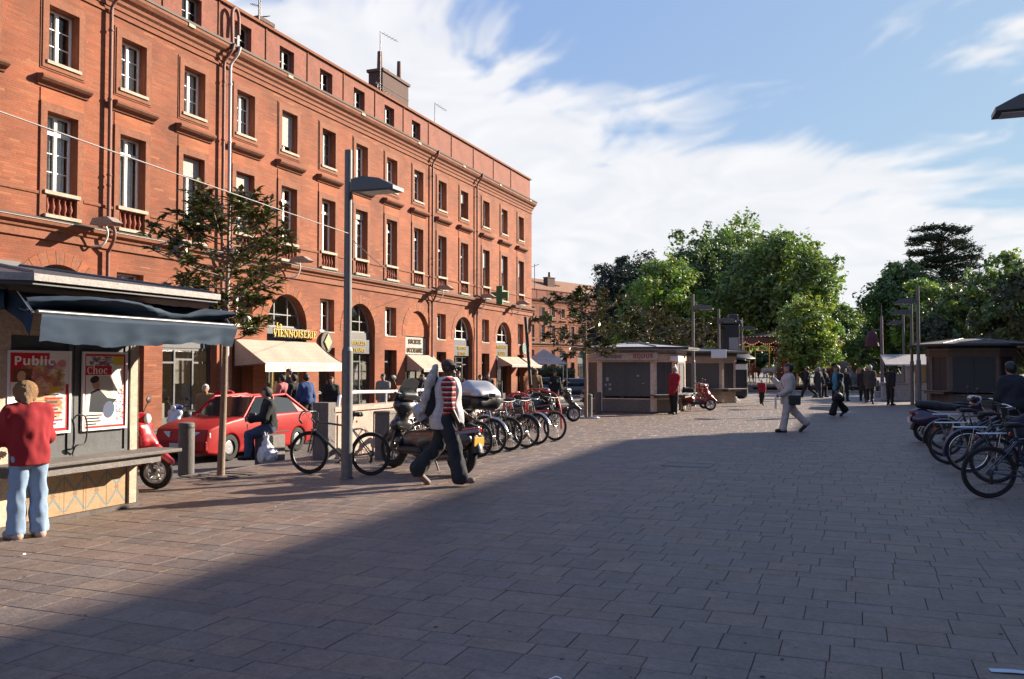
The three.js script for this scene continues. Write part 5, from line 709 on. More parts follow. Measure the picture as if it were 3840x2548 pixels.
function bicycle(label, x, z, ry, { col = [0.01, 0.01, 0.012], R = 0.34, rack = false, guards = false, city = false, basket = false, steer = 0, lean = 0, group = 'parked bicycles', rimM = DARKSTEEL, drop = false, y = 0 } = {}) {
  const t = T('bicycle', label, 'bicycle', x, y, z, ry, group), FM = paint(...col), wb = 1.05, bb = [-0.6 + 0.02, 0.28, 0], rear = [-1.05, R, 0], seatTop = [-0.72, 0.80, 0], head = [-0.12, 0.86, 0], headL = [-0.075, 0.70, 0]; // front wheel at x = 0
  t.rotation.order = 'YXZ'; t.rotation.x = lean;
  P(t, 'frame', M(bar(bb, seatTop, 0.017), city ? bar([-0.62, 0.42, 0], headL, 0.019) : bar([-0.705, 0.76, 0], [-0.11, 0.83, 0], 0.016), bar(bb, headL, 0.02), bar(headL, head, 0.021), ...[-1, 1].flatMap((s) => [bar([bb[0], bb[1], s * 0.03], [rear[0], rear[1], s * 0.06], 0.010), bar([-0.705, 0.75, s * 0.02], [rear[0], rear[1], s * 0.06], 0.009)])), FM);
  const fk = P(t, 'fork', M(bar([-0.095, 0.77, 0], [-0.07, 0.69, 0], 0.02), ...[-1, 1].map((s) => tube([[-0.07, 0.70, s * 0.05], [-0.045, 0.55, s * 0.055], [0, R, s * 0.05]], 0.012, 10, 6)), box(0.05, 0.03, 0.12, -0.07, 0.70, 0)), FM);
  wheel(t, 'front_wheel', 0, R, { rimM }); const rw = wheel(t, 'rear_wheel', -1.05, R, { rimM });
  P(rw, 'sprocket', new THREE.CylinderGeometry(0.05, 0.05, 0.02, 14).rotateX(Math.PI / 2).translate(0, 0, 0.045), DARKSTEEL);
  P(t, 'seat_post', bar(seatTop, [-0.75, 0.93, 0], 0.013), STEEL);
  P(t, 'saddle', solid([cap([-0.85, 0.955, 0.05], [-0.72, 0.955, 0], 0.04, 0.03), cap([-0.85, 0.955, -0.05], [-0.72, 0.955, 0], 0.04, 0.03), cap([-0.72, 0.955, 0], [-0.58, 0.945, 0], 0.03, 0.018)], { k: 0.03, cell: 0.016 }), SEATM);
  P(t, 'stem', M(bar(head, [-0.13, 0.97, 0], 0.014), bar([-0.13, 0.965, 0], [-0.04, 0.99, 0], 0.014)), DARKSTEEL);
  P(t, 'handlebar', drop ? M(tube([[0.03, 0.8, 0.22], [0.08, 0.86, 0.22], [0.04, 0.98, 0.21], [-0.04, 0.99, 0.1], [-0.04, 0.99, -0.1], [0.04, 0.98, -0.21], [0.08, 0.86, -0.22], [0.03, 0.8, -0.22]], 0.012, 40, 6)) : city ? tube([[-0.28, 1.02, 0.28], [-0.15, 1.04, 0.26], [-0.04, 1.0, 0.08], [-0.04, 1.0, -0.08], [-0.15, 1.04, -0.26], [-0.28, 1.02, -0.28]], 0.012, 40, 6) : tube([[-0.09, 1.01, 0.3], [-0.04, 1.0, 0.15], [-0.035, 0.99, 0], [-0.04, 1.0, -0.15], [-0.09, 1.01, -0.3]], 0.012, 30, 6), city ? CHROME : DARKSTEEL);
  for (const s of [-1, 1]) P(t, 'grip', drop ? bar([0.03, 0.8, s * 0.22], [0.07, 0.85, s * 0.22], 0.016) : city ? bar([-0.30, 1.02, s * 0.285], [-0.18, 1.035, s * 0.265], 0.017) : bar([-0.10, 1.012, s * 0.31], [-0.06, 1.003, s * 0.2], 0.017), BLACK);
  P(t, 'brake_levers', M(...[-1, 1].map((s) => bar([-0.03, 0.99, s * 0.19], [0.0, 0.93, s * 0.28], 0.006)), tube([[0.0, 0.98, 0.12], [0.05, 0.92, 0.03], [-0.02, 0.8, 0.02]], 0.003, 14, 4), tube([[0.0, 0.98, -0.12], [0.06, 0.95, -0.03], [-0.06, 0.83, -0.02]], 0.003, 14, 4)), BLACK);
  const cr = P(t, 'crankset', M(torus(0.085, 0.006, 24, 5).translate(bb[0], bb[1], 0.05), ...[0, 1, 2, 3, 4].map((k) => bar([bb[0], bb[1], 0.05], [bb[0] + 0.085 * Math.cos(k * 1.257), bb[1] + 0.085 * Math.sin(k * 1.257), 0.05], 0.006)), bar([bb[0], bb[1], 0.06], [bb[0] + 0.13, bb[1] - 0.10, 0.075], 0.010), bar([bb[0], bb[1], -0.05], [bb[0] - 0.13, bb[1] + 0.10, -0.075], 0.010), new THREE.CylinderGeometry(0.025, 0.025, 0.1, 10).rotateX(Math.PI / 2).translate(bb[0], bb[1], 0)), DARKSTEEL);
  P(t, 'pedal', rbox(0.09, 0.022, 0.08, 0.006, bb[0] + 0.13, bb[1] - 0.1, 0.12), BLACK); P(t, 'pedal', rbox(0.09, 0.022, 0.08, 0.006, bb[0] - 0.13, bb[1] + 0.1, -0.12), BLACK);
  P(t, 'chain', M(bar([bb[0], bb[1] + 0.085, 0.05], [-1.05, R + 0.045, 0.045], 0.004, 0.004, 4), bar([bb[0], bb[1] - 0.085, 0.05], [-1.03, R - 0.13, 0.045], 0.004, 0.004, 4)), DARKSTEEL);
  P(t, 'derailleur', M(rbox(0.035, 0.11, 0.02, 0.006, -1.04, R - 0.09, 0.06), torus(0.018, 0.006, 12, 5).translate(-1.03, R - 0.13, 0.05)), BLACK);
  if (guards) for (const [cx, a0, a1, nm] of [[0, 0.3, 2.6, 'front_mudguard'], [-1.05, 0.7, 3.4, 'rear_mudguard']]) { const p = []; for (let i = 0; i <= 14; i++) { const a = lerp(a0, a1, i / 14); p.push([cx + Math.cos(a) * (R + 0.02), R + Math.sin(a) * (R + 0.02), 0]); } P(t, nm, tube(p, 0.024, 26, 7).scale(1, 1, 1.1), city ? STEEL : FM); }
  if (rack) P(t, 'carrier', M(...[-0.05, 0, 0.05].map((q) => bar([-0.78, 0.74, q], [-1.28, 0.73, q], 0.006)), ...[-0.85, -1.0, -1.15, -1.27].map((q) => bar([q, 0.735, -0.06], [q, 0.735, 0.06], 0.006)), ...[-1, 1].flatMap((s) => [bar([-1.05, R, s * 0.07], [-1.2, 0.73, s * 0.06], 0.006), bar([-1.05, R, s * 0.07], [-0.98, 0.73, s * 0.06], 0.006)])), STEEL);
  if (basket) { const e = []; for (let i = 0; i <= 8; i++) e.push(bar([0.02 + 0.28 * i / 8, 0.78, -0.15], [0.02 + 0.28 * i / 8, 1.0, -0.17], 0.003, 0.003, 4), bar([0.02 + 0.28 * i / 8, 0.78, 0.15], [0.02 + 0.28 * i / 8, 1.0, 0.17], 0.003, 0.003, 4), bar([0.3, 0.78, -0.15 + 0.3 * i / 8], [0.3, 1.0, -0.17 + 0.34 * i / 8], 0.003, 0.003, 4)); for (const y of [0.78, 0.86, 0.93, 1.0]) e.push(bar([0.02, y, -0.16], [0.3, y, -0.16], 0.004, 0.004, 4), bar([0.02, y, 0.16], [0.3, y, 0.16], 0.004, 0.004, 4), bar([0.3, y, -0.16], [0.3, y, 0.16], 0.004, 0.004, 4)); P(t, 'basket', M(e), STEEL); }
  P(t, 'rear_reflector', rbox(0.012, 0.04, 0.05, 0.004, rack ? -1.29 : -0.80, rack ? 0.70 : 0.84, 0), REFL);
  return t;
}
const yawTo = (dx, dz) => Math.atan2(-dz, dx); // turn so that local +x points along (dx, dz)
bicycle('slim black road bicycle leaning against the lamp post', -8.13, -11.98, yawTo(-1, 0.13), { drop: true, lean: 0.05, col: [0.008, 0.008, 0.009], rimM: BLACK });
// row against the parapet: the wheels at the square's side stand on one line
const rowL = [[-6.45, -19.35, 'black bicycle at the open end of the parapet row next to the red rail', { guards: false, rimM: BLACK }], [-6.5, -18.3, 'dark bicycle with a pale mudguard, second from the red rail', { guards: true, city: true }], [-6.45, -17.45, 'black city bicycle with bags on its carrier, third from the red rail', { rack: true, guards: true }], [-6.55, -16.75, 'black bicycle with a carrier in the middle of the parapet row', { rack: true, rimM: BLACK }], [-6.6, -16.0, 'grey bicycle with chrome guards in the parapet row', { guards: true, city: true, col: [0.1, 0.1, 0.11] }], [-6.6, -15.3, 'black bicycle squeezed next to the grey one with chrome guards', { rimM: BLACK }], [-6.6, -14.6, 'dark bicycle right behind the big motor scooter', { rack: true }]];
for (const [x, z, l, o] of rowL) { reseed(z * 100); bicycle(l, x, z, yawTo(Math.cos(0.3), Math.sin(0.3)) + rr(-0.14, 0.14), { ...o, lean: rr(-0.1, 0.02), group: 'bicycles along the parapet' }); }
// row on the shaded side: rear wheels to the square
// a second row nested into the first, handlebars towards the parapet
for (const [i, l] of ['dark bicycle with handlebars over the parapet, beside the end bicycle', 'black bicycle with a wire basket pushed against the parapet', 'dark red bicycle pushed against the parapet behind the pale mudguard', 'black bicycle with carrier pushed against the parapet', 'dark green bicycle pushed against the parapet by the stone pillar'].entries()) { reseed(500 + i); bicycle(l, -8.2 + rr(-0.1, 0.1), -19.0 + i * 1.05 - 0.25, yawTo(-Math.cos(0.3), -Math.sin(0.3)) + rr(-0.12, 0.12), { basket: i === 1, rack: i % 2 === 1, city: i % 2 === 0, guards: i > 1, col: [[0.01, 0.01, 0.012], [0.012, 0.012, 0.013], [0.1, 0.012, 0.014], [0.01, 0.01, 0.011], [0.01, 0.03, 0.02]][i], lean: rr(-0.06, 0.06), group: 'bicycles along the parapet', rimM: i % 2 ? BLACK : STEEL }); }
const rowR = [[1.62, -12.95, 0.22, 'blue mountain bicycle standing clear at the end of the shaded row', { col: [0.012, 0.02, 0.06], rimM: BLACK }], [1.72, -16.0, 0.1, 'blue bicycle with chrome rim and carrier in the shaded row', { col: [0.02, 0.03, 0.08], rack: true, guards: true, rimM: CHROME }], [1.55, -17.2, 0.05, 'dark bicycle behind the blue one with the chrome rim', { rack: true, city: true, col: [0.02, 0.022, 0.025] }], [1.6, -18.7, 0.12, 'black bicycle with an amber reflector in the shaded row', { guards: true }], [1.9, -14.6, 0.15, 'dark bicycle whose wheel is hidden by the blue mountain bicycle', { rack: true, col: [0.01, 0.012, 0.03] }], [1.75, -20.2, 0.1, 'black bicycle between scooter and the amber reflector one', { city: true, rack: true }]];
for (const [x, z, a, l, o] of rowR) { const t = bicycle(l, x + 1.05 * Math.cos(a), z - 1.05 * Math.sin(a), yawTo(Math.cos(a), -Math.sin(a)), { ...o, lean: 0.06, group: 'bicycles of the shaded row' }); if (l.includes('amber')) P(t, 'wheel_reflector', rbox(0.05, 0.09, 0.012, 0.004, -1.05 - 0.2, 0.42, 0.03), AMBER); }
{ const t = T('coat_bundle', 'dark bundled coat hanging over the handlebars of the shaded bikes', 'coat', 2.45, 0, -14.4, 0.3); P(t, 'cloth', solid([cap([-0.3, 0.85, 0], [0.25, 0.95, 0.1], 0.12, 0.16), cap([0.2, 0.9, 0.1], [0.35, 0.55, 0.15], 0.14, 0.09), ell([0.0, 0.75, 0.1], [0.3, 0.14, 0.12])], { k: 0.1, cell: 0.03, noise: 0.03, nf: 6 }), rough(0.02, 0.022, 0.04, 0.95, 3)); }
function scooter(label, x, z, ry, { col = [0.2, 0.01, 0.012], R = 0.24, maxi = false, box: topBox = false, y = 0, lean = 0, group = 'parked motor scooters', plate = true, shieldM, seat = SEATM } = {}) {
  const t = T('motor_scooter', label, 'scooter', x, y, z, ry, group), B = paint(...col), wb = maxi ? 1.5 : 1.28, ty = maxi ? 0.062 : 0.048, k = maxi ? 1.12 : 1; t.rotation.order = 'YXZ'; t.rotation.x = lean; // front axle at x = 0, rear at -wb
  const wh = (nm, px, r) => { const m = P(t, nm, torus(r - ty, ty, 40, 10).scale(1, 1, 1.05), RUBBER); m.position.set(px, r, 0); P(m, 'rim', M(lathe([[r - 2.1 * ty, -0.045], [r - 1.5 * ty, -0.05], [r - 1.5 * ty, 0.05], [r - 2.1 * ty, 0.045], [r - 2.3 * ty, 0], [r - 2.1 * ty, -0.045]], 36).rotateX(Math.PI / 2), ...[0, 1, 2, 3, 4].map((i) => bar([0, 0, 0], [(r - 2 * ty) * Math.cos(i * 1.257), (r - 2 * ty) * Math.sin(i * 1.257), 0], 0.028, 0.02, 6)), new THREE.CylinderGeometry(0.05, 0.05, 0.1, 12).rotateX(Math.PI / 2)), maxi ? mat(0.16, 0.15, 0.14, 0.4, 0.8) : STEEL); P(m, 'brake_disc', torus(r * 0.42, 0.01, 24, 5).translate(0, 0, 0.065), STEEL); return m; };
  const rr_ = maxi ? 0.29 : R; wh('front_wheel', 0, maxi ? 0.3 : R); wh('rear_wheel', -wb, rr_);
  P(t, 'front_mudguard', solid([cap([-0.2, R + 0.12, 0], [0.0, 2 * R + 0.07, 0], 0.055, 0.075), cap([0.0, 2 * R + 0.07, 0], [0.22, R + 0.14, 0], 0.075, 0.045)], { k: 0.06, cell: 0.022 }), B);
  P(t, 'fork', M(...[-1, 1].map((s) => bar([0, R, s * 0.085], [-0.2, 0.78 * k, s * 0.07], 0.022)), bar([-0.2, 0.75 * k, 0], [-0.27, 0.98 * k, 0], 0.03)), DARKSTEEL);
  P(t, 'leg_shield', solid([cap([-0.2, 0.86 * k, -0.12], [-0.2, 0.86 * k, 0.12], 0.09), cap([-0.28, 0.42, -0.15], [-0.28, 0.42, 0.15], 0.07), cap([-0.14, 0.66, -0.12], [-0.14, 0.66, 0.12], 0.085), cap([-0.22, 0.8 * k, 0], [-0.02, 0.62 * k, 0], 0.1, 0.06)], { k: 0.12, cell: 0.025 }), shieldM ?? B);
  P(t, 'floorboard', solid([cap([-0.3, 0.3, -0.13], [-0.75, 0.3, -0.14], 0.06), cap([-0.3, 0.3, 0.13], [-0.75, 0.3, 0.14], 0.06)], { k: 0.2, cell: 0.025 }), PLASTIC);
  P(t, 'body', solid([cap([-0.78, 0.42, 0], [-wb - 0.08, 0.62, 0], 0.18, 0.12), ell([-wb + 0.12, 0.52, 0.12], [0.42, 0.17, 0.12]), ell([-wb + 0.12, 0.52, -0.12], [0.42, 0.17, 0.12]), cap([-wb - 0.05, 0.64, 0], [-wb - 0.28, 0.68, 0], 0.11, 0.05), ...(maxi ? [cap([-0.4, 0.45, 0], [-0.9, 0.5, 0], 0.15)] : [])], { k: 0.1, cell: 0.025, cut: (px, py, pz) => Math.hypot(px + wb, py - rr_) < rr_ + 0.03 && Math.abs(pz) < 0.09 ? 0.01 : -1 }), B);
  P(t, 'seat', solid([cap([-0.72, 0.78 * (maxi ? 1.02 : 1), 0], [-1.0, 0.79, 0], 0.115), cap([-1.05, 0.83, 0], [-wb - 0.12, 0.86, 0], 0.11, 0.09)], { k: 0.06, cell: 0.025, cut: (px, py) => 0.72 - py }), seat);
  P(t, 'engine', solid([cap([-0.95, 0.3, 0.1], [-wb, rr_, 0.12], 0.1, 0.09), ell([-1.0, 0.32, -0.1], [0.14, 0.1, 0.08])], { k: 0.06, cell: 0.03 }), DARKSTEEL);
  P(t, 'exhaust', bar([-0.95, 0.2, -0.15], [-wb - 0.22, 0.3, -0.17], 0.035, 0.06, 12), DARKSTEEL);
  P(t, 'rear_fender', (() => { const p = []; for (let i = 0; i <= 10; i++) { const a = lerp(0.9, 3.0, i / 10); p.push([-wb + Math.cos(a) * (rr_ + 0.035), rr_ + Math.sin(a) * (rr_ + 0.035), 0]); } return tube(p, maxi ? 0.075 : 0.05, 20, 7).scale(1, 1, 1.25); })(), PLASTIC);
  P(t, 'handlebar', M(tube([[-0.36, 1.03 * k, 0.34], [-0.29, 1.01 * k, 0.15], [-0.27, 1.0 * k, 0], [-0.29, 1.01 * k, -0.15], [-0.36, 1.03 * k, -0.34]], 0.016, 30, 7)), BLACK);
  P(t, 'handlebar_cowl', solid([cap([-0.27, 0.99 * k, -0.11], [-0.27, 0.99 * k, 0.11], 0.075), ell([-0.2, 0.98 * k, 0], [0.1, 0.085, 0.1])], { k: 0.05, cell: 0.022 }), B);
  P(t, 'headlight', new THREE.SphereGeometry(0.075, 14, 10).scale(0.6, 1, 1).translate(-0.12, 0.98 * k, 0), LENS);
  for (const s of [-1, 1]) { P(t, 'mirror', M(bar([-0.3, 1.02 * k, s * 0.2], [-0.26, 1.2 * k, s * 0.3], 0.007), new THREE.SphereGeometry(0.06, 10, 8).scale(0.3, 0.8, 1.1).translate(-0.26, 1.22 * k, s * 0.31)), BLACK); P(t, 'indicator', new THREE.SphereGeometry(0.035, 8, 6).translate(-wb - 0.18, 0.66, s * 0.1), AMBER); }
  P(t, 'tail_light', rbox(0.05, 0.08, 0.18, 0.02, -wb - 0.28, 0.66, 0), REFL);
  if (plate) P(t, 'number_plate', rbox(0.012, 0.13, 0.19, 0.004, -wb - 0.34, 0.5, 0).rotateZ(0), maxi ? mat(0.65, 0.38, 0.02, 0.5) : mat(0.5, 0.5, 0.5, 0.5));
  for (const q of [-1, 1]) P(t, 'stand', bar([-0.75, 0.28, q * 0.12], [-0.82, 0.0, q * 0.2], 0.014), DARKSTEEL);
  if (maxi) { P(t, 'windscreen', ext(shape([[-0.2, 0], [0.2, 0], [0.16, 0.36], [0, 0.42], [-0.16, 0.36]]), 0.008).rotateY(Math.PI / 2).rotateZ(0.5).translate(-0.16, 1.02, 0), mat(0.10, 0.11, 0.12, 0.1)); P(t, 'grab_rail', tube([[-1.1, 0.86, 0.14], [-1.5, 0.93, 0.15], [-1.72, 0.95, 0], [-1.5, 0.93, -0.15], [-1.1, 0.86, -0.14]], 0.014, 30, 6), STEEL); }
  if (topBox) { const tb = P(t, 'top_box', solid([cap([-wb - 0.05, 1.03, -0.14], [-wb - 0.05, 1.03, 0.14], 0.1), cap([-wb - 0.42, 1.05, -0.14], [-wb - 0.42, 1.05, 0.14], 0.1), cap([-wb - 0.1, 1.15, -0.16], [-wb - 0.4, 1.15, 0.16], 0.12)], { k: 0.16, cell: 0.022, cut: (px, py) => py - 1.125 }), PLASTIC); P(tb, 'lid', solid([cap([-wb - 0.04, 1.14, -0.16], [-wb - 0.04, 1.14, 0.16], 0.1), cap([-wb - 0.44, 1.14, -0.16], [-wb - 0.44, 1.14, 0.16], 0.1), cap([-wb - 0.2, 1.24, -0.1], [-wb - 0.3, 1.24, 0.1], 0.12)], { k: 0.18, cell: 0.022, cut: (px, py) => 1.128 - py }), mat(0.36, 0.36, 0.38, 0.32, 0.3)); P(tb, 'latch', rbox(0.02, 0.05, 0.14, 0.008, -wb - 0.55, 1.16, 0), CHROME); }
  return t;
}
scooter('big grey motor scooter with a silver top box behind the walking man', -7.3, -13.25, yawTo(-0.93, -0.37), { maxi: true, col: [0.022, 0.023, 0.025], box: true, lean: 0.06 }).scale.setScalar(1.1);
scooter('red scooter standing half hidden by the press kiosk', -9.1, -9.72, yawTo(0.96, -0.28), { col: [0.33, 0.008, 0.014], shieldM: paint(0.33, 0.008, 0.014), seat: rough(0.5, 0.48, 0.45, 0.7, 2), lean: 0.05 });
scooter('blue and grey scooter parked at the shop behind the car bonnet', ...(() => { const [x, z] = spot(640, 22.5); return [x, z]; })(), yawTo(0.1, 1), { col: [0.03, 0.045, 0.13], shieldM: paint(0.42, 0.44, 0.5), y: ROADY, group: 'parked motor scooters' });
scooter('red scooter in front of the man in the red coat', ...spot(2662, 34.6), yawTo(0.9, -0.3), { col: [0.22, 0.008, 0.014], lean: 0.06 }); scooter('second red scooter beside the lamp post at the cream kiosk', ...spot(2640, 36.2), yawTo(0.85, -0.5), { col: [0.17, 0.006, 0.012], lean: 0.06 });
scooter('black scooter with violet stripes beyond the shaded bikes', 2.75, -22.4, yawTo(0.98, -0.2), { col: [0.03, 0.012, 0.035], lean: 0.05 });
for (const [px, D, a, c, l] of [[2150, 27.5, 0.6, [0.02, 0.02, 0.022], 'black motor scooter standing behind the red cycle rail'], [2068, 27, 0.9, [0.018, 0.018, 0.02], 'dark scooter between black pole and red rail'], [2270, 38, 1.2, [0.02, 0.02, 0.025], 'dark scooter in the street by the magnolia trunk']]) scooter(l, ...spot(px, D), a, { col: c });
// red hatchback, nose towards the square
{
  const y0 = ROADY + 0.003, t = T('red_car', 'faded red three door hatchback parked along the street', 'car', -13.35, y0, -15.62, -Math.PI / 2 + 0); // local +x points to the nose (world +z), origin under the front axle
  const RED = new THREE.MeshPhysicalMaterial({ color: C(0.27, 0.006, 0.007), roughness: 0.5, specularIntensity: 0.45, clearcoat: 0.06, clearcoatRoughness: 0.25 }), W = 0.76, wb = 2.5, Rw = 0.285;
  const sh = new THREE.Shape(); sh.moveTo(0.62, 0.24); sh.lineTo(0.36, 0.2); sh.absarc(0, Rw, 0.345, -0.25, Math.PI + 0.25, false); sh.lineTo(-wb + 0.345, 0.2); sh.absarc(-wb, Rw, 0.345, -0.25, Math.PI + 0.25, false); sh.lineTo(-wb - 0.55, 0.3); sh.lineTo(-wb - 0.62, 0.55); sh.lineTo(-wb - 0.60, 0.8); sh.lineTo(-wb - 0.50, 0.90); sh.lineTo(-0.62, 0.89); sh.quadraticCurveTo(0.3, 0.80, 0.60, 0.67); sh.lineTo(0.66, 0.5); sh.lineTo(0.66, 0.32); sh.closePath();
  const lower = ext(sh, 2 * W - 0.1, 0.05, 10, 3).translate(0, 0, -W + 0.05); { const p = lower.attributes.position; for (let i = 0; i < p.count; i++) { const X = p.getX(i), Y = p.getY(i); let s = 1; if (X > 0.1) s -= 0.10 * ((X - 0.1) / 0.6) ** 2; if (Y > 0.6) s -= 0.10 * (Y - 0.6); if (Y < 0.4) s -= 0.1 * (0.4 - Y); p.setZ(i, p.getZ(i) * s); } }
  const body = P(t, 'body', toCreasedNormals(lower, 0.7), RED);
  // cabin: slanted pillars and roof, hollow behind the glass
  const A = [[-0.45, 0.87], [-1.02, 1.345], [-2.2, 1.375], [-2.98, 0.90]], zb = 0.70, zt = 0.56, side = (s) => A.map(([x, y]) => [x, y, s * lerp(zb, zt, (y - 0.87) / 0.5)]), L = side(1), Rr = side(-1), ins = (q, f) => { const c = q.reduce((a, p) => [a[0] + p[0] / q.length, a[1] + p[1] / q.length, a[2] + p[2] / q.length], [0, 0, 0]); return q.map((p) => [lerp(p[0], c[0], f[0]), lerp(p[1], c[1], f[1]), lerp(p[2], c[2], f[2] ?? f[0])]); };
  P(t, 'roof', solid([...[-0.42, -0.14, 0.14, 0.42].flatMap((q) => [cap([-1.08, 1.335, q], [-2.15, 1.36, q], 0.035)])], { k: 0.25, cell: 0.03 }), RED);
  const pil = (a, b, r, r2 = r) => bar(a, b, r, r2, 8); const winM = DARKGLASS;
  for (const S of [L, Rr]) {
    const s = S === L ? 1 : -1, mid = [-1.62, 0.88, s * 0.70], midT = [-1.7, 1.35, s * 0.565], q3 = [-2.1, 0.89, s * 0.70], q3T = [-2.2, 1.36, s * 0.565];
    P(t, 'pillar', M(pil(S[0], S[1], 0.035), pil(S[1], S[2], 0.035), pil(S[2], S[3], 0.045), pil(mid, midT, 0.035)), RED);
    P(t, 'rear_pillar', (() => { const a = [-2.62, 0.89, s * 0.705], b = [-2.36, 1.27, s * 0.60], c = [-2.22, 1.375, s * 0.56], d = [-3.0, 0.90, s * 0.70]; return M(quad(a, b, c, d)); })(), RED);
    P(t, 'side_window', quad([-0.62, 0.885, s * 0.69], mid, midT, [-1.06, 1.33, s * 0.575]), winM); P(t, 'side_window', quad([-1.66, 0.89, s * 0.69], [-2.62, 0.89, s * 0.69], [-2.36, 1.27, s * 0.60], [-1.74, 1.345, s * 0.57]), new THREE.MeshPhysicalMaterial({ color: C(0.04, 0.045, 0.05), roughness: 0.05 }));
    P(t, 'door_gap', M(bx(-1.665, -1.655, 0.28, 0.8, s > 0 ? W - 0.02 : -W - 0.002, s > 0 ? W + 0.002 : -W + 0.02), bx(-0.565, -0.555, 0.28, 0.76, s > 0 ? W - 0.02 : -W - 0.002, s > 0 ? W + 0.002 : -W + 0.02), bx(-1.655, -0.565, 0.26, 0.27, s > 0 ? W - 0.02 : -W - 0.002, s > 0 ? W + 0.002 : -W + 0.02)), BLACK);
    P(t, 'rubbing_strip', bx(-2.12, -0.38, 0.5, 0.525, s > 0 ? W - 0.002 : -W - 0.008, s > 0 ? W + 0.008 : -W + 0.002), BLACK); P(t, 'door_handle', rbox(0.14, 0.03, 0.03, 0.008, -1.5, 0.74, s * (W - 0.005)), BLACK); P(t, 'mirror', M(rbox(0.07, 0.11, 0.17, 0.02, -0.68, 0.95, s * 0.8)), BLACK);
    P(t, 'headlight', (() => { const g = rbox(0.05, 0.135, 0.36, 0.02, 0, 0, 0); return g.rotateY(s * -0.22).translate(0.645, 0.59, s * 0.45); })(), mat(0.42, 0.47, 0.52, 0.1, 0.3)); P(t, 'indicator', rbox(0.05, 0.11, 0.08, 0.015, 0.60, 0.585, s * 0.67), mat(0.5, 0.42, 0.36, 0.2)); P(t, 'tail_light', rbox(0.04, 0.2, 0.2, 0.02, -wb - 0.615, 0.7, s * 0.55), REFL);
    for (const [nm, wx] of [['front_wheel', 0], ['rear_wheel', -wb]]) { const w = P(t, nm, lathe([[0.17, -0.08], [0.26, -0.082], [Rw, -0.06], [Rw, 0.06], [0.26, 0.082], [0.17, 0.08]], 32).rotateX(Math.PI / 2), RUBBER); w.position.set(wx, Rw, s * (W - 0.10)); P(w, 'wheel_cover', lathe([[0, 0.05], [0.06, 0.06], [0.12, 0.045], [0.172, 0.06], [0.172, -0.06], [0, -0.06]], 24).rotateX(Math.PI / 2 * s), mat(0.4, 0.4, 0.41, 0.35, 0.7)); }
  }
  P(t, 'windscreen', quad([-0.47, 0.885, -0.64], [-0.47, 0.885, 0.64], [-1.04, 1.345, 0.525], [-1.04, 1.345, -0.525]), new THREE.MeshPhysicalMaterial({ color: C(0.02, 0.018, 0.017), roughness: 0.05 })); P(t, 'tailgate_glass', quad([-2.95, 0.93, 0.6], [-2.95, 0.93, -0.6], [-2.24, 1.36, -0.5], [-2.24, 1.36, 0.5]), winM);
  P(t, 'bumper', M(rbox(0.14, 0.24, 1.38, 0.05, 0.66, 0.36, 0), rbox(0.14, 0.22, 1.42, 0.05, -wb - 0.62, 0.42, 0)), new THREE.MeshPhysicalMaterial({ color: C(0.19, 0.005, 0.006), roughness: 0.55, specularIntensity: 0.4 }));
  P(t, 'grille', bx(0.655, 0.668, 0.55, 0.62, -0.26, 0.26), BLACK); P(t, 'number_plate', rbox(0.012, 0.11, 0.5, 0.004, 0.738, 0.36, 0), mat(0.28, 0.28, 0.27, 0.5)); P(t, 'wipers', M(bar([-0.42, 0.9, 0.3], [-0.62, 1.03, -0.1], 0.008), bar([-0.42, 0.9, -0.25], [-0.62, 1.03, -0.55], 0.008)), BLACK); P(t, 'interior', M(bx(-2.4, -0.6, 0.3, 0.86, -0.6, 0.6)), BLACK);
}
// cars far down the street
for (const [px, D, c, l] of [[2075, 68, [0.02, 0.03, 0.09], 'dark blue car far down the street behind the red rail'], [2130, 74, [0.16, 0.17, 0.18], 'grey car far down the street next to the magnolia'], [2175, 62, [0.05, 0.052, 0.055], 'dark grey car between the magnolia and the cream kiosk']]) { const [x, z] = spot(px, D), t = T('street_car', l, 'car', x, -0.44, z, 0.5, 'cars in the far street'), B = paint(...c); P(t, 'body', solid([cap([-1.5, 0.55, -0.55], [1.5, 0.5, -0.55], 0.28), cap([-1.5, 0.55, 0.55], [1.5, 0.5, 0.55], 0.28), ell([0, 0.55, 0], [2.0, 0.35, 0.8])], { k: 0.3, cell: 0.09 }), B); P(t, 'cabin', solid([cap([-0.9, 1.1, -0.4], [0.3, 1.1, -0.4], 0.25), cap([-0.9, 1.1, 0.4], [0.3, 1.1, 0.4], 0.25), ell([-0.3, 0.9, 0], [1.3, 0.35, 0.7])], { k: 0.3, cell: 0.09 }), DARKGLASS); for (const q of [-1.2, 1.2]) for (const s of [-1, 1]) P(t, 'wheel', new THREE.CylinderGeometry(0.32, 0.32, 0.2, 18).rotateX(Math.PI / 2).translate(q, 0.32, s * 0.75), RUBBER); }

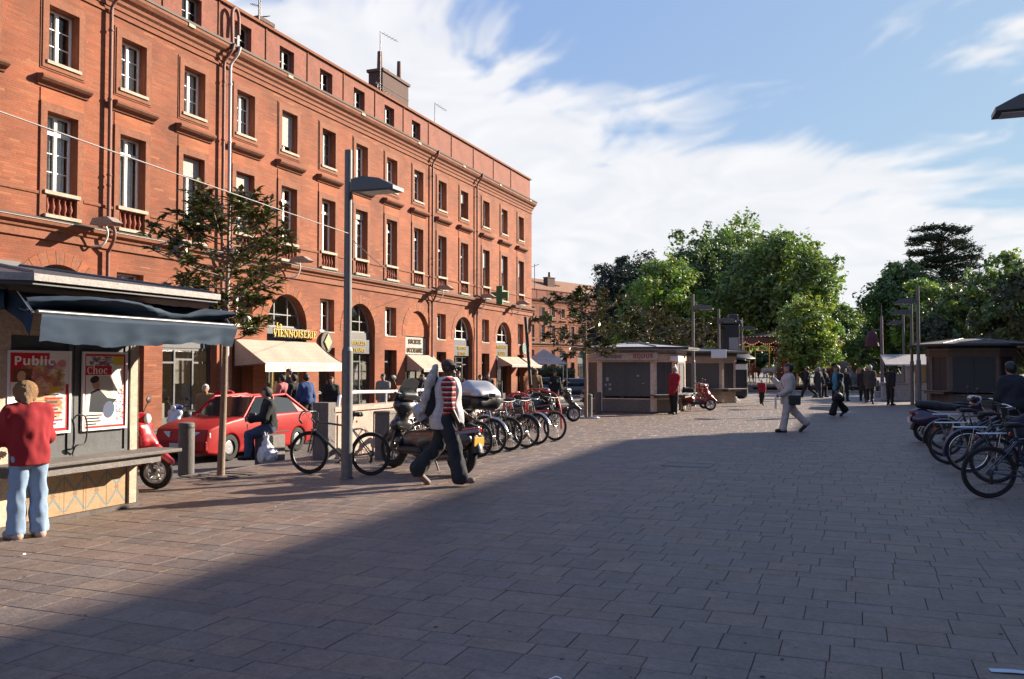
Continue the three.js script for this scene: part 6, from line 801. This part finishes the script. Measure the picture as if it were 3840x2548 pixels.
// ---------------------------------------------------------------- people
const cloth = (r, g, b, ro = 0.95) => mat(r, g, b, ro, 0, { map: rep(weave, 3), bumpMap: rep(weave, 3), bumpScale: 0.0008 });
const SKIN = rough(0.42, 0.235, 0.165, 0.6, 5, 0.0005), SKIND = rough(0.055, 0.03, 0.02, 0.5, 5, 0.0005);
const HAIRD = rough(0.018, 0.013, 0.01, 0.6, 14, 0.004), HAIRB = rough(0.34, 0.2, 0.09, 0.6, 14, 0.004), HAIRG = rough(0.42, 0.40, 0.38, 0.7, 14, 0.004);
function person(label, x, z, dir, o) {
  const { h = 1.72, y = 0, fat = 1, lean = 0.03, legs = [{}, {}], arms = [{}, {}], headYaw = 0, headPitch = 0, skin = SKIN, cell = 0.024, group, sit = false } = o, s = h / 1.75;
  const t = T('person', label, 'person', x, y, z, Math.atan2(dir[0], dir[1]), group);
  const J = {}, sin = Math.sin, cos = Math.cos, add = (a, b) => [a[0] + b[0], a[1] + b[1], a[2] + b[2]], mul = (a, k) => [a[0] * k, a[1] * k, a[2] * k];
  J.hip = [0, 0, 0];
  ['L', 'R'].forEach((S, i) => { const g = i ? -1 : 1, { sw = 0, kn = 0.05, out = 0.04, fp = 0 } = legs[i]; J['h' + S] = [g * 0.088, -0.02, 0]; J['k' + S] = add(J['h' + S], mul([g * out, -cos(sw), sin(sw)], 0.43)); J['a' + S] = add(J['k' + S], mul([g * out * 0.5, -cos(sw - kn), sin(sw - kn)], 0.41)); const f = sw - kn - fp; J['t' + S] = add(J['a' + S], [g * 0.03, -0.045 + 0.16 * sin(Math.min(0, f * 0.6) - Math.max(0, fp)), 0.165 * cos(fp)]); J['e' + S] = add(J['a' + S], [0, -0.045 + 0.06 * sin(Math.max(0, fp)), -0.045]); });
  const low = Math.min(...['tL', 'tR', 'eL', 'eR'].map((k) => J[k][1])) - 0.032; // soles on the ground
  J.chest = [0, 0.34 * cos(lean), 0.34 * sin(lean)]; J.neck = [0, 0.54 * cos(lean), 0.54 * sin(lean) + 0.0]; const hl = lean * 0.6 + headPitch; J.head = add(J.neck, [0.02 * sin(headYaw), 0.145 * cos(hl), 0.145 * sin(hl) + 0.02]);
  ['L', 'R'].forEach((S, i) => { const g = i ? -1 : 1, { sw = 0, out = 0.1, el = 0.2, inn = 0.0 } = arms[i]; J['s' + S] = add(J.chest, [g * 0.172 * (0.85 + 0.15 * fat), 0.112 * cos(lean), 0.112 * sin(lean)]); J['b' + S] = add(J['s' + S], mul([g * sin(out), -cos(sw + 0) * cos(out), sin(sw) * cos(out)], 0.29)); const f = sw + el; J['w' + S] = add(J['b' + S], mul([g * (sin(out) * 0.4 - inn), -cos(f), sin(f)], 0.255)); const d = [J['w' + S][0] - J['b' + S][0], J['w' + S][1] - J['b' + S][1], J['w' + S][2] - J['b' + S][2]], l = Math.hypot(...d); J['d' + S] = mul(d, 1 / l); J['f' + S] = add(J['w' + S], mul(J['d' + S], 0.09)); });
  for (const k of Object.keys(J)) if (k[0] !== 'd') { J[k] = [J[k][0] * s, (J[k][1] - low) * s, J[k][2] * s]; }
  const w = fat * s, q = (a, b, ra, rb, i = 0) => cap(a, b, (ra + 0) * s + i, (rb + 0) * s + i);
  const torso = (i = 0) => [{ c: [J.hip[0], J.hip[1] + 0.03 * s, J.hip[2] - 0.005], r: [0.158 * w + i, 0.12 * s + i, 0.115 * w + i] }, cap(J.hip, J.chest, 0.115 * w + i, 0.12 * w + i), { c: [J.chest[0], J.chest[1] + 0.02 * s, J.chest[2] + 0.005], r: [0.168 * w + i, 0.17 * s + i, 0.112 * w + i] }, q(J.sL, add(J.neck, [0.02, -0.03, -0.01]), 0.05, 0.05, i), q(J.sR, add(J.neck, [-0.02, -0.03, -0.01]), 0.05, 0.05, i)];
  const arm = (S, i = 0, fr = 1) => { const m = fr < 0.55 ? [q(J['s' + S], add(J['s' + S], mul([J['b' + S][0] - J['s' + S][0], J['b' + S][1] - J['s' + S][1], J['b' + S][2] - J['s' + S][2]], fr * 2)), 0.055, 0.048, i)] : [q(J['s' + S], J['b' + S], 0.054, 0.043, i), q(J['b' + S], J['w' + S], 0.043, 0.03, i)]; return m; };
  const leg = (S, i = 0, fl = 0) => [q(J['h' + S], J['k' + S], 0.09 * fat, 0.062, i), q(J['k' + S], J['a' + S], 0.06, 0.042 + fl, i)];
  const foot = (S, i = 0) => [q(J['e' + S], J['t' + S], 0.034, 0.03, i), q(J['a' + S], J['e' + S], 0.036, 0.034, i)];
  const rot = (v) => { const a = headYaw, b = hl; let [X, Y, Z] = v; let Y2 = Y * cos(b) - Z * sin(b), Z2 = Y * sin(b) + Z * cos(b); return add(J.head, mul([X * cos(a) + Z2 * sin(a), Y2, -X * sin(a) + Z2 * cos(a)], s)); }, turned = (r) => { const c2 = Math.abs(cos(headYaw)), s2 = Math.abs(sin(headYaw)); return [(r[0] * c2 + r[2] * s2) * s, r[1] * s, (r[2] * c2 + r[0] * s2) * s]; };
  const headP = (i = 0) => [{ c: rot([0, 0.025, -0.012]), r: turned([0.077 + i, 0.098 + i, 0.094 + i]) }, { c: rot([0, -0.045, 0.018]), r: turned([0.058 + i, 0.075 + i, 0.07 + i]) }];
  const face = [cap(rot([0, 0.005, 0.085]), rot([0, -0.03, 0.105]), 0.011 * s, 0.015 * s), cap(rot([-0.028, 0.03, 0.08]), rot([0.028, 0.03, 0.08]), 0.013 * s), cap(rot([-0.018, -0.068, 0.083]), rot([0.018, -0.068, 0.083]), 0.011 * s), cap(rot([0, -0.105, 0.06]), rot([0, -0.1, 0.07]), 0.022 * s), { c: rot([0.078, -0.005, -0.008]), r: turned([0.013, 0.03, 0.02]) }, { c: rot([-0.078, -0.005, -0.008]), r: turned([0.013, 0.03, 0.02]) }];
  const hand = (S, curl = 0.5) => { const d = J['d' + S], wv = J['w' + S], n = V(...d), side = V(0, 0, 1).cross(n).lengthSq() > 0.01 ? V(0, 0, 1).sub(n.clone().multiplyScalar(n.z)).normalize() : V(1, 0, 0), nrm = n.clone().cross(side), g = S === 'L' ? 1 : -1, at = (a, b, c) => add(wv, mul([n.x * a + side.x * b + nrm.x * c * g, n.y * a + side.y * b + nrm.y * c * g, n.z * a + side.z * b + nrm.z * c * g], s)), P_ = [];
    for (let k = 0; k < 3; k++) P_.push(cap(at(0.0, 0.0, 0), at(0.085, (k - 1) * 0.026, 0), 0.022 * s, 0.015 * s));
    for (let k = 0; k < 4; k++) { const b = (1.5 - k) * 0.0205, l = [0.068, 0.076, 0.07, 0.056][k], c1 = -sin(curl) * 0.55, a1 = cos(curl) * 0.55, c2 = -sin(curl * 2) * 0.5, a2 = cos(curl * 2) * 0.5; P_.push(cap(at(0.08, b, 0), at(0.085 + l * a1, b * 1.05, l * c1), 0.0095 * s, 0.0085 * s), cap(at(0.085 + l * a1, b * 1.05, l * c1), at(0.085 + l * (a1 + a2), b * 1.05, l * (c1 + c2)), 0.0085 * s, 0.0075 * s)); }
    P_.push(cap(at(0.025, 0.026, 0), at(0.06, 0.05, -0.014), 0.013 * s, 0.011 * s), cap(at(0.06, 0.05, -0.014), at(0.092, 0.047, -0.03), 0.0105 * s, 0.009 * s)); return P_; };
  const fine = cell < 0.018, gs = [];
  const bodyP = [...torso(), ...arm('L'), ...arm('R'), ...leg('L'), ...leg('R'), ...foot('L'), ...foot('R'), q(J.neck, J.head, 0.055, 0.052), q(J.chest, J.neck, 0.09, 0.06)];
  if (!fine) { bodyP.push(...headP(), ...face.slice(0, 1), q(J.wL, J.fL, 0.03, 0.026), q(J.wR, J.fR, 0.03, 0.026)); gs.push(solid(bodyP, { k: 0.025, cell })); } else { gs.push(solid(bodyP, { k: 0.025, cell: 0.016 }), solid([...headP(), ...face, q(J.neck, J.head, 0.05, 0.05)], { k: 0.02, cell: 0.0065 }), solid([...hand('L', o.curl ?? 0.6), cap(J.wL, J.wL, 0.026 * s)], { k: 0.008, cell: 0.0045 }), solid([...hand('R', o.curl ?? 0.6), cap(J.wR, J.wR, 0.026 * s)], { k: 0.008, cell: 0.0045 })); }
  P(t, 'body', M(gs), skin);
  if (fine) for (const g of [-1, 1]) P(t, 'eye', new THREE.SphereGeometry(0.011 * s, 8, 6).translate(...rot([g * 0.03, 0.012, 0.078])), mat(0.03, 0.02, 0.018, 0.2));
  const tc = fine ? 0.0145 : cell;
  const bt_ = o.bottom; if (bt_) P(t, bt_.name ?? 'trousers', solid([torso(0.012)[0], cap(J.hip, add(J.hip, [0, 0.08 * s, 0]), 0.125 * w), ...leg('L', bt_.puff ?? 0.018, bt_.flare ?? 0), ...leg('R', bt_.puff ?? 0.018, bt_.flare ?? 0)], { k: 0.035, cell: tc, noise: 0.011, nf: 9, cut: (X, Y) => Math.max(Y - J.hip[1] - 0.13 * s, (bt_.hem ?? 0.035) * s - Y) }), bt_.m);
  const tp = o.top; if (tp) { const hem = J.hip[1] - (tp.len ?? 0.1) * s, pr = [...torso(tp.puff ?? 0.022), ...arm('L', tp.puff ?? 0.02, tp.sleeve ?? 1), ...arm('R', tp.puff ?? 0.02, tp.sleeve ?? 1), q(J.chest, J.neck, 0.085, 0.058, 0.01)]; if (tp.boxy) pr.push(cap(add(J.hip, [0.05, -0.1, 0]), add(J.chest, [0.05, 0, 0]), 0.12 * w + 0.02), cap(add(J.hip, [-0.05, -0.1, 0]), add(J.chest, [-0.05, 0, 0]), 0.12 * w + 0.02)); if ((tp.len ?? 0.1) > 0.15) pr.push(cap(add(J.hip, [0, -0.05 * s, 0]), add(J.hip, [0, -(tp.len + 0.08) * s, (J.kL[2] + J.kR[2]) * 0.25]), 0.15 * w + 0.02, 0.17 * w + 0.02)); P(t, tp.name ?? 'jacket', solid(pr, { k: 0.04, cell: tc, noise: 0.014, nf: 8, cut: (X, Y, Z) => Math.max(hem - Y, Y - J.neck[1] - 0.035 * s), color: tp.color && ((X, Y, Z) => tp.color(X / s, Y / s, Z / s)) }), tp.m); }
  if (o.collar) P(t, 'collar', solid([cap(add(J.neck, [0, -0.03, 0]), add(J.neck, [0, 0.02, 0.01]), 0.075 * s)], { k: 0.02, cell: tc }), o.collar);
  const sh = o.shoes ?? BLACK; for (const S of ['L', 'R']) P(t, 'shoe', solid(foot(S, 0.017), { k: 0.03, cell: fine ? 0.012 : 0.02, cut: (X, Y) => Y - J['a' + S][1] - 0.015 * s }), sh);
  const hr = o.hair; if (hr) { const pr = [...headP(hr.i ?? 0.014).slice(0, 1)]; if (hr.long) pr.push(cap(rot([0, 0.02, -0.05]), rot([0, -0.12 - 0.1 * hr.long, -0.075]), 0.085 * s, 0.05 * s), cap(rot([0.06, 0.0, -0.02]), rot([0.07, -0.13 * hr.long - 0.03, -0.02]), 0.04 * s, 0.03 * s), cap(rot([-0.06, 0.0, -0.02]), rot([-0.07, -0.13 * hr.long - 0.03, -0.02]), 0.04 * s, 0.03 * s)); else pr.push(cap(rot([0, -0.01, -0.06]), rot([0, -0.06, -0.06]), 0.06 * s, 0.04 * s)); P(t, hr.name ?? 'hair', solid(pr, { k: 0.03, cell: fine ? 0.008 : cell * 0.8, noise: 0.004, nf: 30, cut: (X, Y, Z) => { const c = J.head, u = [(X - c[0]) / s, (Y - c[1]) / s, (Z - c[2]) / s], zz = u[2] * cos(headYaw) + u[0] * sin(headYaw); return hr.full ? -1 : Math.min(0.058 - u[1] - 0.0, zz - 0.015) ; } }), hr.m); }
  t.userData.J = undefined; delete t.userData.J;
  return { t, J, s, rot, q, cell: tc, turned };
}
const walk = (a = 0.42) => [{ sw: a, kn: 0.08, fp: -0.12 }, { sw: -a * 0.75, kn: a * 1.1, fp: 0.5 }];
const hang = [{ sw: 0.25, out: 0.12, el: 0.25 }, { sw: -0.25, out: 0.12, el: 0.2 }];
// the woman at the press kiosk
{
  const p = person('woman in red jacket and pale blue jeans reading at the press kiosk', -7.72, -6.5, [-0.9, -0.3], { h: 1.56, fat: 0.96, cell: 0.014, lean: 0.1, headPitch: 0.35, headYaw: -0.3, legs: [{ sw: 0.03, out: 0.05 }, { sw: 0.0, out: 0.04 }], arms: [{ sw: 0.25, out: 0.24, el: 1.1, inn: 0.35 }, { sw: 0.25, out: 0.22, el: 1.0, inn: 0.4 }], bottom: { m: cloth(0.22, 0.31, 0.44), puff: 0.016, flare: 0.028, hem: 0.05 }, top: { m: cloth(0.24, 0.008, 0.014), len: 0.13, puff: 0.026, boxy: true }, hair: { m: rough(0.30, 0.155, 0.06, 0.55, 14, 0.006), long: 0.35, i: 0.018 }, shoes: rough(0.45, 0.33, 0.28, 0.6, 4) });
  const b = T('plastic_bag', 'bluish plastic bag hanging from the arm of the woman in red', 'bag', -8.0, 0, -6.02, 0.3); P(b, 'bag', solid([ell([0, 0.92, 0], [0.14, 0.17, 0.12]), cap([0, 1.06, 0], [0, 1.16, 0], 0.05, 0.02)], { k: 0.08, cell: 0.018, noise: 0.025, nf: 9 }), mat(0.25, 0.28, 0.36, 0.45)); P(b, 'handle', tube([[0.03, 1.12, 0], [0.02, 1.22, 0.02], [-0.02, 1.22, -0.02], [-0.03, 1.12, 0]], 0.008, 14, 5), mat(0.25, 0.28, 0.36, 0.45));
}
// the man walking past the motor scooter
{
  const stripes = (x, y) => { const q = (y * 14) % 1; return q < 0.5 ? [0.36, 0.012, 0.014] : q < 0.62 ? [0.6, 0.55, 0.52] : [0.03, 0.006, 0.008]; };
  const p = person('man in cap walking with a white tabard over a red striped shirt', -5.47, -11.5, [0.86, -0.5], { h: 1.78, cell: 0.014, skin: SKIND, lean: 0.02, headPitch: -0.02, legs: [{ sw: -0.3, kn: 0.42, fp: 0.55 }, { sw: 0.24, kn: 0.05, fp: -0.04 }], arms: [{ sw: 0.35, out: 0.12, el: 0.5 }, { sw: 0.05, out: 0.1, el: 0.42, inn: -0.02 }], curl: 0.9, bottom: { m: cloth(0.02, 0.023, 0.03), puff: 0.03, flare: 0.04, hem: 0.03 }, top: { name: 'striped_shirt', m: mat(1, 1, 1, 0.9, 0, { vertexColors: true, bumpMap: rep(grainLin, 6), bumpScale: 0.001 }), color: stripes, len: 0.12, sleeve: 0.52, puff: 0.026 }, shoes: rough(0.20, 0.13, 0.12, 0.6, 5) });
  const { t, J, s, rot } = p, add = (a, b) => [a[0] + b[0] * s, a[1] + b[1] * s, a[2] + b[2] * s];
  // tabard: front and back panels hanging from the shoulders, open at the sides
  const TAB = rough(0.62, 0.58, 0.60, 0.9, 4);
  const panel = (sg) => solid([{ c: add(J.chest, [0, 0.02, sg * 0.05]), r: [0.2 * s, 0.24 * s, 0.15 * s] }, { c: add(J.hip, [0, -0.02, sg * 0.05]), r: [0.205 * s, 0.3 * s, 0.19 * s] }, cap(add(J.sL, [-0.05, 0.03, 0]), add(J.sR, [0.05, 0.03, 0]), 0.082 * s)], { k: 0.08, cell: 0.0145, noise: 0.008, nf: 6, cut: (X, Y, Z) => Math.max(J.hip[1] - 0.17 * s - Y, sg > 0 ? (Y > J.chest[1] + 0.06 * s ? -1 : 0.02 * s - Z) : (Y > J.chest[1] + 0.06 * s ? -1 : Z + 0.045 * s), Y - J.neck[1] - 0.02, Math.abs(X) - 0.172 * s) });
  P(t, 'tabard_front', panel(1), TAB); P(t, 'tabard_back', panel(-1), TAB);
  P(t, 'cap', solid([{ c: rot([0, 0.04, -0.012]), r: [0.088 * s, 0.094 * s, 0.102 * s] }], { cell: 0.009, cut: (X, Y, Z) => (J.head[1] + 0.035 * s) - Y }), rough(0.07, 0.05, 0.045, 0.9, 6)); P(t, 'cap_brim', ext(shape([[-0.07, 0], [0.07, 0], [0.062, 0.08], [0, 0.105], [-0.062, 0.08]]), 0.012, 0.003).rotateX(Math.PI / 2 + 0.2).translate(...rot([0, 0.05, 0.07])), rough(0.6, 0.54, 0.46, 0.9, 6));
  // papers in his hand
  const wr = J.fR; t.updateMatrixWorld(true); const wp = V(...wr).applyMatrix4(t.matrixWorld);
  const st = T('paper_bundle', 'bundle of folded red and white leaflets in the walking man hand', 'papers', wp.x, wp.y - 0.06, wp.z, t.rotation.y); P(st, 'leaflets', rbox(0.045, 0.05, 0.34, 0.008, -0.01, -0.005, 0.09).rotateX(-0.12), rough(0.5, 0.42, 0.42, 0.8, 5)); P(st, 'cover', rbox(0.05, 0.012, 0.35, 0.004, -0.01, 0.026, 0.09).rotateX(-0.12), rough(0.36, 0.02, 0.025, 0.6, 4));
  const bp = V(...add(J.chest, [0, -0.02, -0.22])).applyMatrix4(t.matrixWorld), bk = T('backpack', 'black backpack with pale strap on the walking man back', 'backpack', bp.x, bp.y - 0.25, bp.z, t.rotation.y); P(bk, 'pack', solid([cap([0, 0.05, 0], [0, 0.42, 0.02], 0.12, 0.1), ell([0, 0.1, -0.06], [0.12, 0.12, 0.08])], { k: 0.08, cell: 0.018, noise: 0.008, nf: 8 }), cloth(0.015, 0.016, 0.018)); P(bk, 'strap', M(tube([[-0.11, 0.1, 0.1], [-0.13, 0.3, 0.3], [-0.12, 0.45, 0.26], [-0.1, 0.47, 0.12]], 0.016, 20, 6), tube([[0.11, 0.1, 0.1], [0.13, 0.3, 0.3], [0.12, 0.45, 0.26], [0.1, 0.47, 0.12]], 0.016, 20, 6)), BLACK); P(bk, 'hanging_towel', solid([cap([-0.1, 0.2, -0.1], [-0.1, 0.44, -0.03], 0.045, 0.05), cap([-0.1, 0.44, -0.03], [-0.06, 0.64, 0.05], 0.05, 0.035), cap([-0.1, 0.2, -0.1], [-0.1, 0.02, -0.13], 0.045, 0.03)], { k: 0.05, cell: 0.014, noise: 0.012, nf: 14 }), rough(0.55, 0.5, 0.45, 0.95, 4)); P(bk, 'side_bag', solid([ell([0.02, 0.0, -0.16], [0.1, 0.12, 0.09])], { cell: 0.016, noise: 0.02, nf: 12 }), mat(0.3, 0.33, 0.38, 0.5));
}
// the man in the pale suit
{
  const SUIT = cloth(0.46, 0.42, 0.40), [x, z] = [-1.6, -24.2];
  const p = person('man in a pale grey suit walking with papers and a shoulder bag', x, z, [-0.95, 0.3], { h: 1.8, cell: 0.014, fat: 1.08, lean: -0.02, headYaw: 0.3, legs: [{ sw: 0.22, kn: 0.04, fp: 0 }, { sw: -0.4, kn: 0.42, fp: 0.6 }], arms: [{ sw: 0.1, out: 0.12, el: 0.9, inn: 0.25 }, { sw: 0.5, out: 0.15, el: 1.9 }], bottom: { m: SUIT, puff: 0.02, flare: 0.02 }, top: { m: SUIT, len: 0.22, puff: 0.03 }, hair: { m: HAIRD, i: 0.012 }, shoes: BLACK, curl: 1.0 });
  const { t, J } = p; t.updateMatrixWorld(true); const hw = V(...J.fL).applyMatrix4(t.matrixWorld), pb = T('white_papers', 'white folded papers held at the waist of the suited man', 'papers', hw.x, hw.y, hw.z, t.rotation.y); P(pb, 'sheets', rbox(0.05, 0.02, 0.3, 0.006, 0, 0, 0.08), WHITE); P(pb, 'plastic_sleeve', rbox(0.16, 0.3, 0.02, 0.01, 0.02, -0.17, 0.05), rough(0.6, 0.6, 0.64, 0.6, 5));
  P(t, 'bag_strap', tube([[J.sR[0], J.sR[1] + 0.06, 0.0], [0, J.chest[1], 0.17], [J.hip[0] + 0.2, J.hip[1] - 0.05, 0.02]], 0.014, 24, 6), BLACK);
  const bs = V(0.25, J.hip[1] - 0.12, -0.1).applyMatrix4(t.matrixWorld), bag = T('shoulder_bag', 'small dark shoulder bag behind the hip of the suited man', 'bag', bs.x, bs.y - 0.12, bs.z, t.rotation.y); P(bag, 'bag', rbox(0.1, 0.24, 0.3, 0.03, 0, 0.12, 0), cloth(0.03, 0.03, 0.032)); P(bag, 'flap', rbox(0.11, 0.1, 0.31, 0.02, 0, 0.2, 0), cloth(0.04, 0.04, 0.042));
}
{ // woman in black with a blue blouse
  const p = person('woman in long black coat and blue blouse striding across the square', -0.52, -32.4, [-0.75, 0.66], { h: 1.74, cell: 0.016, fat: 1.0, headYaw: 0.1, legs: walk(0.4), arms: [{ sw: 0.2, out: 0.15, el: 0.3 }, { sw: 0.1, out: 0.2, el: 1.4, inn: 0.2 }], bottom: { m: cloth(0.012, 0.012, 0.014), puff: 0.025, flare: 0.05 }, top: { name: 'blouse', m: cloth(0.05, 0.20, 0.30), len: 0.12, puff: 0.018 }, hair: { m: HAIRD, long: 0.8, i: 0.02 } });
  const { t, J, s } = p; P(t, 'coat', solid([{ c: [0, J.chest[1], -0.02], r: [0.21 * s, 0.24 * s, 0.15 * s] }, cap([0, J.hip[1] + 0.1, -0.03], [0, J.hip[1] - 0.38 * s, -0.03], 0.18 * s, 0.2 * s), cap(J.sL, J.bL, 0.085, 0.07), cap(J.bL, J.wL, 0.07, 0.055), cap(J.sR, J.bR, 0.085, 0.07), cap(J.bR, J.wR, 0.07, 0.055), cap(J.sL, J.sR, 0.09)], { k: 0.05, cell: 0.018, noise: 0.012, nf: 5, cut: (X, Y, Z) => Math.max(J.hip[1] - 0.42 * s - Y, Y - J.neck[1], Math.abs(X) < 0.085 && Z > 0.0 ? 0.01 : -1) }), cloth(0.012, 0.012, 0.015));
  t.updateMatrixWorld(true); const hb = V(J.wL[0] + 0.03, J.wL[1] - 0.05, J.wL[2]).applyMatrix4(t.matrixWorld), bag = T('handbag', 'round black handbag carried by the woman with the blue blouse', 'handbag', hb.x, hb.y - 0.28, hb.z, t.rotation.y); P(bag, 'bag', solid([ell([0, 0.12, 0], [0.09, 0.15, 0.2])], { cell: 0.02 }), SEATM); P(bag, 'handle', tube([[0, 0.22, -0.1], [0, 0.36, 0], [0, 0.22, 0.1]], 0.01, 16, 6), SEATM);
}
const DARKC = cloth(0.014, 0.014, 0.016), GREYC = cloth(0.05, 0.05, 0.055), BLUEC = cloth(0.03, 0.06, 0.17), REDC = cloth(0.30, 0.012, 0.02), BROWNC = cloth(0.22, 0.13, 0.06), JEANS = cloth(0.05, 0.07, 0.12), WHITEC = cloth(0.55, 0.53, 0.5), OLIVE = cloth(0.06, 0.055, 0.045);
const stand = [{ sw: 0.05, out: 0.05 }, { sw: -0.06, out: 0.05 }];
const simple = (label, px, D, dir, o = {}) => { const [x, z] = spot(px, D); return person(label, x, z, dir, { cell: D > 45 ? 0.032 : 0.026, legs: stand, arms: hang, bottom: { m: o.bm ?? DARKC }, top: { m: o.tm ?? DARKC, len: o.len ?? 0.1, puff: 0.028 }, hair: { m: o.hm ?? HAIRD, i: 0.016, long: o.long }, group: o.group ?? 'passers by in the square', ...o }); };
simple('man in long red coat and white cap leaning at the cream kiosk counter', 2526, 31.9, [-0.4, 0.6], { tm: REDC, len: 0.25, hm: rough(0.6, 0.58, 0.55, 0.8, 4), lean: -0.1, h: 1.72 });
simple('small child in red jacket walking towards the carousel', 2856, 39.2, [0.2, -1], { tm: REDC, h: 1.1, hm: WHITEC, legs: walk(0.25), fat: 1.2 });
simple('man in dark jacket walking beside a woman, seen from behind', 3262, 40.5, [0.1, -1], { tm: OLIVE, len: 0.3, legs: walk(0.3), hm: HAIRG, fat: 1.12 }); simple('woman in dark coat stepping ahead of the man in olive jacket', 3236, 42.5, [0, -1], { tm: DARKC, len: 0.35, legs: walk(0.4), long: 0.3, h: 1.62 });
simple('person in black striding near the garden kerb', 3028, 48.5, [-0.9, 0.2], { legs: walk(0.45), h: 1.75 }); simple('person in pale shirt and grey trousers standing near the garden kerb', 3068, 49, [0.5, 0.4], { tm: GREYC, bm: GREYC, h: 1.7, hm: HAIRG }); simple('woman in black beside the pale shirted person', 3090, 50, [0.5, 0.4], { h: 1.62, long: 0.5 });
simple('man in black standing at the open stall', 3338, 39.5, [0.6, -0.8], { h: 1.74 });
simple('person in long dark dress behind the woman in the blue blouse', 3168, 44, [0.3, 0.8], { len: 0.45, h: 1.62, long: 0.6, bm: cloth(0.02, 0.05, 0.03) });
simple('heavy man in dark grey jacket and hat beyond the shaded bikes', 3800, 17.0, [-0.5, -0.8], { tm: cloth(0.022, 0.024, 0.034), fat: 1.3, h: 1.8, lean: 0.1, cell: 0.02, hm: BLACK });
// at the shops: the street lies lower than the square
const streetY = ROADY;
simple('old woman in brown coat and white hat behind the car bonnet', 775, 22.6, [0.5, 0.85], { tm: BROWNC, hm: WHITEC, len: 0.3, h: 1.6, lean: 0.25, y: streetY }); simple('person in red top partly hidden by the magnolia trunk', 842, 22.5, [0.4, 0.8], { tm: REDC, h: 1.68, y: streetY });
const queue = 'people queuing under the bakery awning';
simple('person in striped red and white shirt queuing at the bakery', 1062, 26.5, [-0.9, 0.1], { tm: cloth(0.4, 0.12, 0.13), h: 1.66, y: streetY + 0.13, group: queue }); simple('person in black top queuing at the bakery', 1105, 26.2, [-0.9, 0.1], { h: 1.68, y: streetY + 0.13, group: queue }); simple('man in blue hooded jacket with white sleeve at the bakery', 1150, 25.8, [-0.8, -0.2], { tm: BLUEC, h: 1.7, y: streetY + 0.13, group: queue, fat: 1.1 }); simple('man in dark cap looking over the queue at the bakery', 1085, 28, [0, 1], { tm: GREYC, h: 1.84, y: streetY + 0.13, group: queue });
simple('woman in black with long hair beside the bakery counter', 1242, 27.5, [0.5, 0.6], { h: 1.6, long: 0.8, y: streetY + 0.13 }); simple('woman in grey coat with white scarf walking by the green door', 1437, 30.5, [0.3, 0.9], { tm: cloth(0.2, 0.19, 0.18), len: 0.4, h: 1.66, y: streetY + 0.13, hm: HAIRD });
for (const [px, D, l, c, h] of [[1582, 31, 'person in dark coat under the small plain awning', DARKC, 1.68], [1655, 33, 'person in black and white walking past the jeweller window', cloth(0.1, 0.1, 0.1), 1.55], [1692, 34, 'woman in dark blue coat beside the jeweller door', cloth(0.02, 0.025, 0.05), 1.64], [1718, 33.5, 'tall person in black by the jeweller door', DARKC, 1.76], [1800, 35, 'person in black leaning to a companion at the pier', DARKC, 1.62], [1828, 34.5, 'hooded person in black at the pier near the last arch', DARKC, 1.72], [2010, 44, 'man in brown jacket and dark hat near the corner', BROWNC, 1.78], [2080, 40, 'bearded person in black behind the red cycle rail', DARKC, 1.76]]) simple(l, px, D, [0.6, 0.7], { tm: c, h, y: streetY + 0.1, len: 0.3, group: 'people along the shop fronts' });
// man on the stone block by the car
{
  const p = person('man in black sweater sitting on the stone block beside the car', -11.15, -15.02, [-0.75, 0.66], { h: 1.74, y: -0.2, cell: 0.02, lean: 0.05, legs: [{ sw: 1.25, kn: 1.2, out: 0.12 }, { sw: 1.15, kn: 1.3, out: 0.16 }], arms: [{ sw: 0.35, out: 0.15, el: 1.2, inn: 0.4 }, { sw: 0.3, out: 0.2, el: 1.1, inn: 0.4 }], bottom: { m: JEANS, puff: 0.024 }, top: { m: DARKC, len: 0.08, puff: 0.026 }, hair: { m: HAIRD, i: 0.012 }, shoes: BLACK, headPitch: 0.1 });
  const b = T('shopping_bag', 'knotted white plastic bag on the ground by the seated man', 'bag', -11.0, -0.22, -14.75, 0); P(b, 'bag', solid([ell([0, 0.15, 0], [0.17, 0.17, 0.15]), cap([0, 0.28, 0], [-0.03, 0.5, 0], 0.07, 0.03)], { k: 0.08, cell: 0.02, noise: 0.03, nf: 9 }), mat(0.55, 0.52, 0.53, 0.45)); P(b, 'knot', M(bar([-0.03, 0.48, 0], [-0.05, 0.62, 0.02], 0.02, 0.012), bar([-0.03, 0.48, 0], [0.02, 0.6, 0.02], 0.02, 0.012)), mat(0.55, 0.52, 0.53, 0.45));
}

scene.traverse((o) => { if (o.isMesh) { o.castShadow = true; o.receiveShadow = true; } });
renderer.render(scene, camera);
